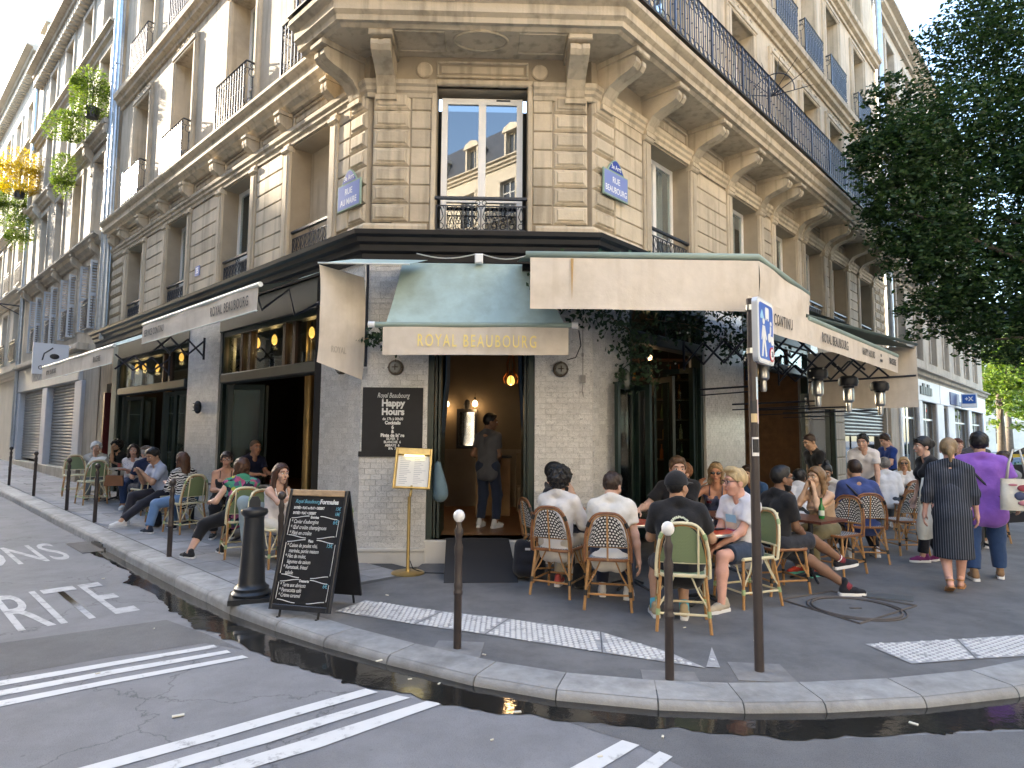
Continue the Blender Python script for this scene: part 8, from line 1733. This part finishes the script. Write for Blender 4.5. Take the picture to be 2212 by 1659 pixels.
LP('woman in a black tank top and glasses, hair tied back', 3.22, .42, LA+64, s=.98, lean=4, hy=6, hands=((.34,.1,.75),(.34,-.06,.74)), top=dict(c=(.016,.015,.018), sl=0, strap=.09), bottom=dict(c=(.015,.015,.018)), shoes=(.03,.03,.03), skinc=(.50,.28,.19), hair='pony', hairc=(.03,.02,.02), fem=True, w=1.2, glasses='clear', h=.014)
LP('woman with short brown hair in a bright flowered top, back to viewer', 1.44, .92, DA-14, s=.98, lean=16, hy=20, hands=((.34,.34,.72),(.40,-.12,.80)), feet=((.10,.62,0),(.25,.2,0)), top=dict(c=(.1,.2,.1), p='floral', sl=.12, e=.022), bottom=dict(c=(.014,.014,.017), ln=1.55), shoes=(.03,.025,.03), skinc=(.62,.38,.28), hair='bob', hairc=(.075,.035,.018), fem=True, w=1.22, eyes=False, curl=(.5,.9), footyaw=(30,10))
LP('bald man in a navy T-shirt sitting just inside the left opening', 4.16, -.38, DA+188, s=1.02, lean=12, hands=((.48,.08,.92),(.46,-.12,.90)), top=dict(c=(.012,.018,.05), sl=.65), bottom=dict(c=(.03,.03,.04)), skinc=(.46,.26,.18), hair='buzz', hairc=(.10,.07,.05), h=.015, seat=.62)
LP('young woman with long brown hair in a white top and trousers, in profile', .62, .86, DA+192, s=.96, lean=8, hy=-6, hands=((.34,.22,.70),(.50,-.10,.92)), elb=(None,(0,-.4,-1)), feet=((.18,.22,0),(.42,-.05,0)), top=dict(c=(.70,.66,.66), sl=.0, strap=.10), bottom=dict(c=(.66,.62,.54), ln=1.6), shoes=(.72,.71,.72), skinc=(.56,.35,.26), hair='long', hairc=(.06,.028,.018), fem=True, h=.014, w=.92)
p = Lw(27.5, 1.2); person('pedestrian in pale clothes far up the left street', p.x, p.y, DA+180, False, .98, top=dict(c=(.55,.40,.25), sl=1.5), bottom=dict(c=(.4,.25,.15)), skinc=FAIR, hair='short', hairc=DKB, h=.02)
# ---- things they have with them
def tote(label, M, w=.36, h=.40, d=.09, print_=True, c=(.66,.62,.52)):
    t = thing('tote_bag', label, 'bag', M); m = cloth(c)
    def fn(a, b): 
        an = 2*math.pi*a; r = (.55+.45*math.sin(math.pi*min(1,b*1.1+.12))); return (w/2*math.copysign(abs(math.cos(an))**.5, math.cos(an))*(1-.10*b), d*r*math.copysign(abs(math.sin(an))**.8, math.sin(an)), h*b)
    mb = MB(); mb.sheet(fn, 28, 8); mb.add([fn(i/28, 0) for i in range(28)], [tuple(range(28))]); obj('bag_body', mb, m, t, M, smooth=True)
    for y in (-.03,.03): mb = MB(); mb.tube([(-w*.28,y,h*.98),(-w*.2,y*.6,h+.18),(-.02,0,h+.34),(.04,0,h+.34),(w*.2,y*.6,h+.18),(w*.28,y,h*.98)], .010, 5, flat=1.6); obj('handle', mb, m, t, M, smooth=True)
    if print_:
        for c2, q in (((.30,.05,.06),((-.02,.11,.22,.30),)), ((.05,.06,.12),((-.05,.06,.12,.22),)), ((.45,.18,.2),((-.10,-.01,.28,.31),(-.02,.09,.06,.12)))):
            for a in q: mb = MB(); mb.sphere(((a[0]+a[1])/2, -d*1.0-.002, (a[2]+a[3])/2), ((a[1]-a[0])/2,.012,(a[3]-a[2])/2), 10); obj('bag_print', mb, mat('bag_print_%02d' % int(c2[0]*99), c2, .8), t, M, smooth=True)
    return t
tote('cream canvas tote bag with a red and blue print hanging from the purple T-shirt', T(5.86, 7.36, .88) @ RZ(R(-28)), .34, .36)
tote('plain cream canvas bag hanging beside the dress', T(5.42, 8.35, .40) @ RZ(R(40)), .34, .44, .08, False)
def backpack(label, x, y, rot, c, s=1.):
    M = T(x, y, zg(x,y)) @ RZ(R(rot)) @ Matrix.Scale(s, 4); t = thing('backpack', label, 'backpack', M); S = SDF(.016, .05); S.cone((-.09,0,.13), (-.09,0,.38), .11, .09, k=.08); S.cone((.09,0,.13), (.09,0,.38), .11, .09, k=.08); S.cone((-.07,-.08,.12), (.07,-.08,.12), .07, .07); S.cone((-.06,-.07,.25), (.06,-.07,.25), .05, .05)
    obj('bag_body', np_mesh('bag', [S.mesh([(.004,30,1.)])], [cloth(c)]), None, t, M @ T(0,0,0)); mb = MB(); mb.tube([(-.03,.02,.46),(0,.02,.51),(.03,.02,.46)], .01, 6); obj('grab_handle', mb, BLACK, t, M); mb = MB(); mb.box(-.03,.03,-.125,-.118,.36,.385); obj('badge', mb, mat('badge_grey', (.45,.45,.46), .6), t, M); return t
backpack('black backpack with a grey badge standing beside the ramp', .22, 7.62, -10, (.018,.018,.024)); backpack('black bag on the ground under the chairs', .80, 7.2, 30, (.015,.015,.016), .6)
p = Lw(4.55, 1.05); backpack('black bag on the ground between the phone man and the zebra top', p.x, p.y, 20, (.015,.016,.018), .62); p = Lw(1.75, .55); backpack('black bag under the chair of the flowered top', p.x, p.y, 60, (.014,.014,.016), .55)
p = Lw(7.35, .95); M = T(p.x, p.y, .62) @ RZ(R(20)); t = thing('leather_bag', 'brown leather handbag on the lap of the woman in the patterned top', 'bag', M); mb = MB(); mb.prism([(-.17,0),(.17,0),(.15,.2),(-.14,.22)], -.05, .05); obj('bag_body', mb, mat('brown_leather', (.20,.085,.035), .5, var=.15), t, M)
p = Lw(5.02, 1.20, 0); M = T(p.x, p.y, zg(p.x,p.y)+.96) @ RZ(R(LA+8)) @ Matrix.Rotation(R(-35),4,'Y'); t = thing('phone', 'black phone in the hands of the pale blue shirt man', 'phone', M); mb = MB(); mb.box(-.07,.07,-.036,.036,-.004,.004); obj('case', mb, BLACK, t, M); mb = MB(); mb.box(-.066,.066,-.033,.033,.0042,.0048); obj('screen', mb, mat('phone_screen', (.05,.06,.08), .1), t, M)
p = Lw(9.0, .95); M = T(p.x, p.y, .92) @ RZ(R(DA+30)) @ Matrix.Rotation(R(35),4,'X'); mb = MB(); mb.sheet(lambda a, b: (-.2+.4*a, .02*math.sin(a*6.28), .28*b), 10, 2); obj('newspaper', mb, mat('newsprint', (.62,.61,.58), .8), None, M, label='open pale newspaper hanging over the table by the white-haired diner', cat='newspaper')
mb = MB(); mb.sheet(lambda a, b: (-.12+.24*a, .02*math.sin(a*4), .30*b), 6, 2); obj('paper_sheet', mb, mat('newsprint', (.62,.61,.58)), None, T(7.95,13.75,1.08) @ RZ(R(60)) @ Matrix.Rotation(R(-45),4,'X'), label='white sheet of paper held by the reading man in blue', cat='paper')
def drink(kind, label, x, y, z):
    M = T(x, y, z); t = thing(kind, label, kind.replace('_',' '), M)
    def ln(nm, prof, m, n=14): mb = MB(); mb.lathe(prof, n); obj(nm, mb, m, t, M, smooth=40)
    if kind == 'beer_glass': ln('glass', [(.03,0),(.036,.02),(.042,.15),(.043,.15),(.037,.015)], DRINKG); ln('beer', [(.028,.01),(.034,.02),(.039,.11)], mat('beer', (.45,.22,.02), .15)); ln('foam', [(.039,.11),(.040,.125)], WHITE)
    elif kind == 'carafe': ln('glass', [(.04,0),(.045,.02),(.045,.13),(.022,.18),(.026,.21)], DRINKG)
    elif kind == 'cola_glass': ln('glass', [(.028,0),(.036,.12)], DRINKG); ln('drink', [(.026,.008),(.032,.08)], mat('cola', (.05,.015,.01), .15))
    elif kind == 'wine_glass': ln('stem_and_bowl', [(.032,0),(.004,.006),(.004,.08),(.03,.11),(.036,.14),(.030,.18)], DRINKG); ln('wine', [(.028,.112),(.034,.14)], mat('red_wine', (.10,.005,.01), .15))
    elif kind == 'green_bottle': ln('bottle', [(.03,0),(.033,.01),(.033,.13),(.014,.18),(.013,.24),(.015,.245)], GREENBOT); ln('label', [(.0336,.04),(.0336,.10)], mat('bottle_label', (.5,.55,.45), .6))
    elif kind == 'tumbler': ln('glass', [(.028,0),(.034,.10)], DRINKG)
    elif kind == 'pink_glass': ln('glass', [(.03,0),(.04,.14)], DRINKG); ln('drink', [(.028,.006),(.036,.10)], mat('pink_drink', (.5,.12,.10), .2))
    elif kind == 'teapot': ln('pot', [(.03,0),(.05,.03),(.05,.07),(.03,.10),(.005,.115)], WHITE); mb = MB(); mb.tube([(.045,0,.04),(.08,0,.06),(.09,0,.09)], [.012,.01,.007], 6); obj('spout', mb, WHITE, t, M); mb = MB(); mb.tube([(-.045,0,.08),(-.08,0,.07),(-.075,0,.03),(-.045,0,.025)], .006, 6); obj('handle', mb, WHITE, t, M)
    return t
drink('cola_glass', 'glass of cola on the red table between the white shirts', 1.25, 7.12, .737); drink('carafe', 'glass water carafe on the red table', 1.50, 7.2, .737); drink('beer_glass', 'half full beer glass on the red table by the blond diner', 2.02, 6.50, .737); drink('wine_glass', 'glass of red wine before the woman in sunglasses', 2.55, 8.2, .737); drink('green_bottle', 'small green bottle on the brown table', 3.70, 7.60, .737); drink('tumbler', 'tumbler of water beside the green bottle, left', 3.44, 7.70, .737); drink('tumbler', 'tumbler of water behind the green bottle', 3.5, 7.85, .737)
M = T(2.72, 7.95, .738) @ RZ(R(25)); mb = MB(); mb.box(-.14,.14,-.1,.1,0,.003); obj('menu_card', mb, mat('menu_paper'), None, M, label='white menu card on the brown table of the woman in sunglasses', cat='menu')
M = T(2.16, 6.66, .738) @ RZ(R(40)); mb = MB(); mb.box(-.07,.07,-.035,.035,0,.008); obj('phone', mb, BLACK, None, M, label='black phone lying on the red table by the blond diner', cat='phone')
for k, u_, v_, lb in (('pink_glass',4.5,.5,'tall pink drink on the table of the phone man'),('pink_glass',9.15,.4,'pink drink on the table of the white-haired diner'),('teapot',8.8,.35,'white teapot on the far left table'),('tumbler',-.05,.45,'tumbler on the table of the young woman in white')):
    p = Lw(u_, v_); drink(k, lb, p.x, p.y, zg(p.x,p.y)+.737)
for u_, v_, k, lb in ((3.35,-.42,'pink_glass','amber drink on the table inside the left opening'),(3.5,-.5,'tumbler','tumbler on the table inside the left opening')): p = Lw(u_, v_); drink(k, lb, p.x, p.y, zg(p.x,p.y)+.737)
# grey jacket over an empty chair, pale jacket behind the young woman
M = T(4.28, 10.05, .70) @ RZ(R(10)); S = SDF(.02,.05); S.cone((-.18,0,.1), (.18,0,.12), .07, .08, k=.05); S.cone((-.15,0,.1), (-.12,.02,-.12), .06, .05); S.cone((.12,0,.1), (.15,.02,-.15), .06, .05); obj('jacket', np_mesh('jacket', [S.mesh([(.008,22,1.)])], [cloth((.16,.165,.16))]), None, None, M, label='grey jacket draped over an empty chair near the glass doors', cat='jacket')
p = Lw(1.02, .98); M = T(p.x, p.y, .62); S = SDF(.02,.05); S.cone((-.1,0,.16), (.1,0,.12), .09, .09, k=.06); S.cone((-.08,0,.1), (-.06,-.02,-.32), .09, .05); S.cone((.08,0,.1), (.1,-.02,-.25), .08, .05); obj('jacket', np_mesh('jacket', [S.mesh([(.008,22,2.)])], [cloth((.30,.37,.40))]), None, None, M, label='pale grey-blue jacket on the chair of the young woman in white', cat='jacket')
q = CF @ Vector((-1.0, .12, 1.05)); S = SDF(.02,.05); S.cone((0,0,.25), (.04,0,-.15), .05, .11, k=.05); obj('apron', np_mesh('apron', [S.mesh([(.008,22,2.)])], [cloth((.16,.24,.29))]), None, None, T(*q), label='blue-grey cloth hanging on the left door post', cat='cloth')
# ------------------------------------------------------------------ far right: street, metro railing, cars, signs
def car(label, x, y, rot, c):
    M = T(x, y, -.11) @ RZ(R(rot)); t = thing('parked_car', label, 'car', M, 'cars in the far street'); pm = mat('car_paint_%02d%02d' % (int(c[0]*99), int(c[2]*99)), c, .25, spec=.6)
    body = [(-2.0,.35),(-2.05,.6),(-1.95,.85),(-1.1,.95),(1.2,.95),(1.95,.85),(2.08,.6),(2.0,.35)]; mb = MB(); mb.prism(body, -.82, .82); obj('body', mb, pm, t, M)
    cab = [(-1.55,.96),(-1.1,1.42),(.35,1.45),(1.15,.96)]; mb = MB(); mb.prism(cab, -.72, .72); obj('cabin', mb, PANE_D, t, M); mb = MB(); mb.prism([(-1.15,1.425),(-1.05,1.48),(.3,1.5),(.42,1.455)], -.70, .70); obj('roof', mb, pm, t, M)
    for a in (-1.25,1.3):
        for b in (-.8,.8): mb = MB(); mb.lathe([(.20,-.1),(.31,-.09),(.31,.09),(.20,.1)], 16, M=T(a, b, .31) @ Matrix.Rotation(R(90),4,'X')); w_ = obj('wheel', mb, BLACK, t, M, smooth=40); mb = MB(); mb.lathe([(.19,-.105),(.19,.105)], 12, M=T(a, b, .31) @ Matrix.Rotation(R(90),4,'X')); obj('rim', mb, STEEL, w_, M)
    for b in (-.6,.6): mb = MB(); mb.sphere((2.0,b,.68), (.08,.17,.08), 8); obj('headlight', mb, WHITE, t, M, smooth=True)
car('pale blue car far down the right street', 26.5, 30.5, 140, (.25,.38,.55)); car('white car far down the right street', 33, 38, 135, (.65,.66,.68)); car('dark blue car passing at the far right', 29.5, 33, 135, (.03,.06,.16)); car('yellow car far behind the metro railing', 30.0, 36, 130, (.6,.42,.05))
t = thing('metro_railing', 'green metal railing with white panel at the far right', 'fence', T(15.5, 18.5, 0)); GR = mat('metro_green', (.05,.16,.09), .5)
a, b = Vector((13.2,16.6,0)), Vector((17.2,19.4,0)); mb = MB()
for z in (.15,1.05): mb.tube([a+Vector((0,0,z)), b+Vector((0,0,z))], .03, 6)
obj('rails', mb, GR, t, I4)
for k in range(22): p = a.lerp(b, k/21); mb = MB(); mb.tube([p, p+Vector((0,0,1.1))], .018, 5); obj('upright', mb, GR, t, I4)
t = thing('traffic_light', 'traffic light showing red beyond the white shops', 'traffic light', T(*Rw(39, 2.6))); p = Rw(39, 2.6); mb = MB(); mb.lathe([(.06,0),(.06,3.4)], 10, p); obj('pole', mb, BOLM, t, I4); mb = MB(); mb.obox(T(p.x, p.y-.05, 3.1), .30, .25, .95); obj('signal_head', mb, BLACK, t, I4)
for z, m in ((3.4, mat('red_signal', (.8,.05,.03), .3, emit=(1,.06,.03), estr=.4)), (3.1, BLACK), (2.8, BLACK)): mb = MB(); mb.lathe([(.10,0),(.09,.04)], 14, M=T(p.x-.02, p.y-.18, z) @ Matrix.Rotation(R(90),4,'X')); obj('lens', mb, m, t, I4)
t = thing('projecting_sign', 'square blue and white shop sign projecting over the pavement', 'sign', RF @ T(28.2,-.8,3.3)); q = RF; mb = MB(); mb.box(28.1,28.2,-.85,-.25,3.1,3.75); obj('box', mb, WHITE, t, q); mb = MB(); mb.box(28.085,28.099,-.8,-.3,3.3,3.7); obj('blue_face', mb, mat('sign_blue2', (.03,.12,.42), .4), t, q)
obj('lettering', text_mesh('+X', .26, .9, .01, .003), WHITE, t, frame(RF @ Vector((28.08,-.55,3.5)), RF.to_3x3() @ Vector((0,-1,0)), RF.to_3x3() @ Vector((1,0,0))) @ STAND)
t = thing('red_shop_board', 'red board hanging under the trees at the far right', 'sign', T(20.6, 24.0, 3.2)); mb = MB(); mb.obox(T(20.6,24.0,3.25) @ RZ(R(10)), 1.9, .08, .36); obj('panel', mb, mat('red_board', (.30,.04,.03), .5), t, I4)
for dx in (-.8,.8): mb = MB(); mb.tube([(20.6+dx,24.05,0),(20.6+dx,24.05,3.4)], .04, 8); obj('post', mb, BOLM, t, I4)
t = thing('far_stand', 'dark menu screen standing at the right edge of the terrace', 'screen', T(8.9, 11.2, 0) @ RZ(R(20))); M = T(8.9, 11.2, 0) @ RZ(R(20)); mb = MB(); mb.box(-.3,.3,-.03,.03,.25,1.25); obj('panel', mb, CHALK, t, M)
for x in (-.28,.28): mb = MB(); mb.tube([(x,0,.0),(x,0,.3)], .02, 6); obj('leg', mb, BLACK, t, M)
# distant block closing the street
town_house('distant_building', 'distant pale building closing the far end of the right street', frame(Vector((30, 95, 0)), Vector((.95,-.31,0)).normalized(), Vector((.31,.95,0)).normalized()), -25, 60, 17, [-22+4.2*i for i in range(19)], [(1,3.4),(4.6,7),(8,10.2),(11.2,13.2)], [(4,.3),(17.2,.5)], STONE3, 1.5, surround=False, roof=3, dormers=False)
# ------------------------------------------------------------------ done
if 'textscene' in bpy.data.scenes: bpy.data.scenes.remove(bpy.data.scenes['textscene'])
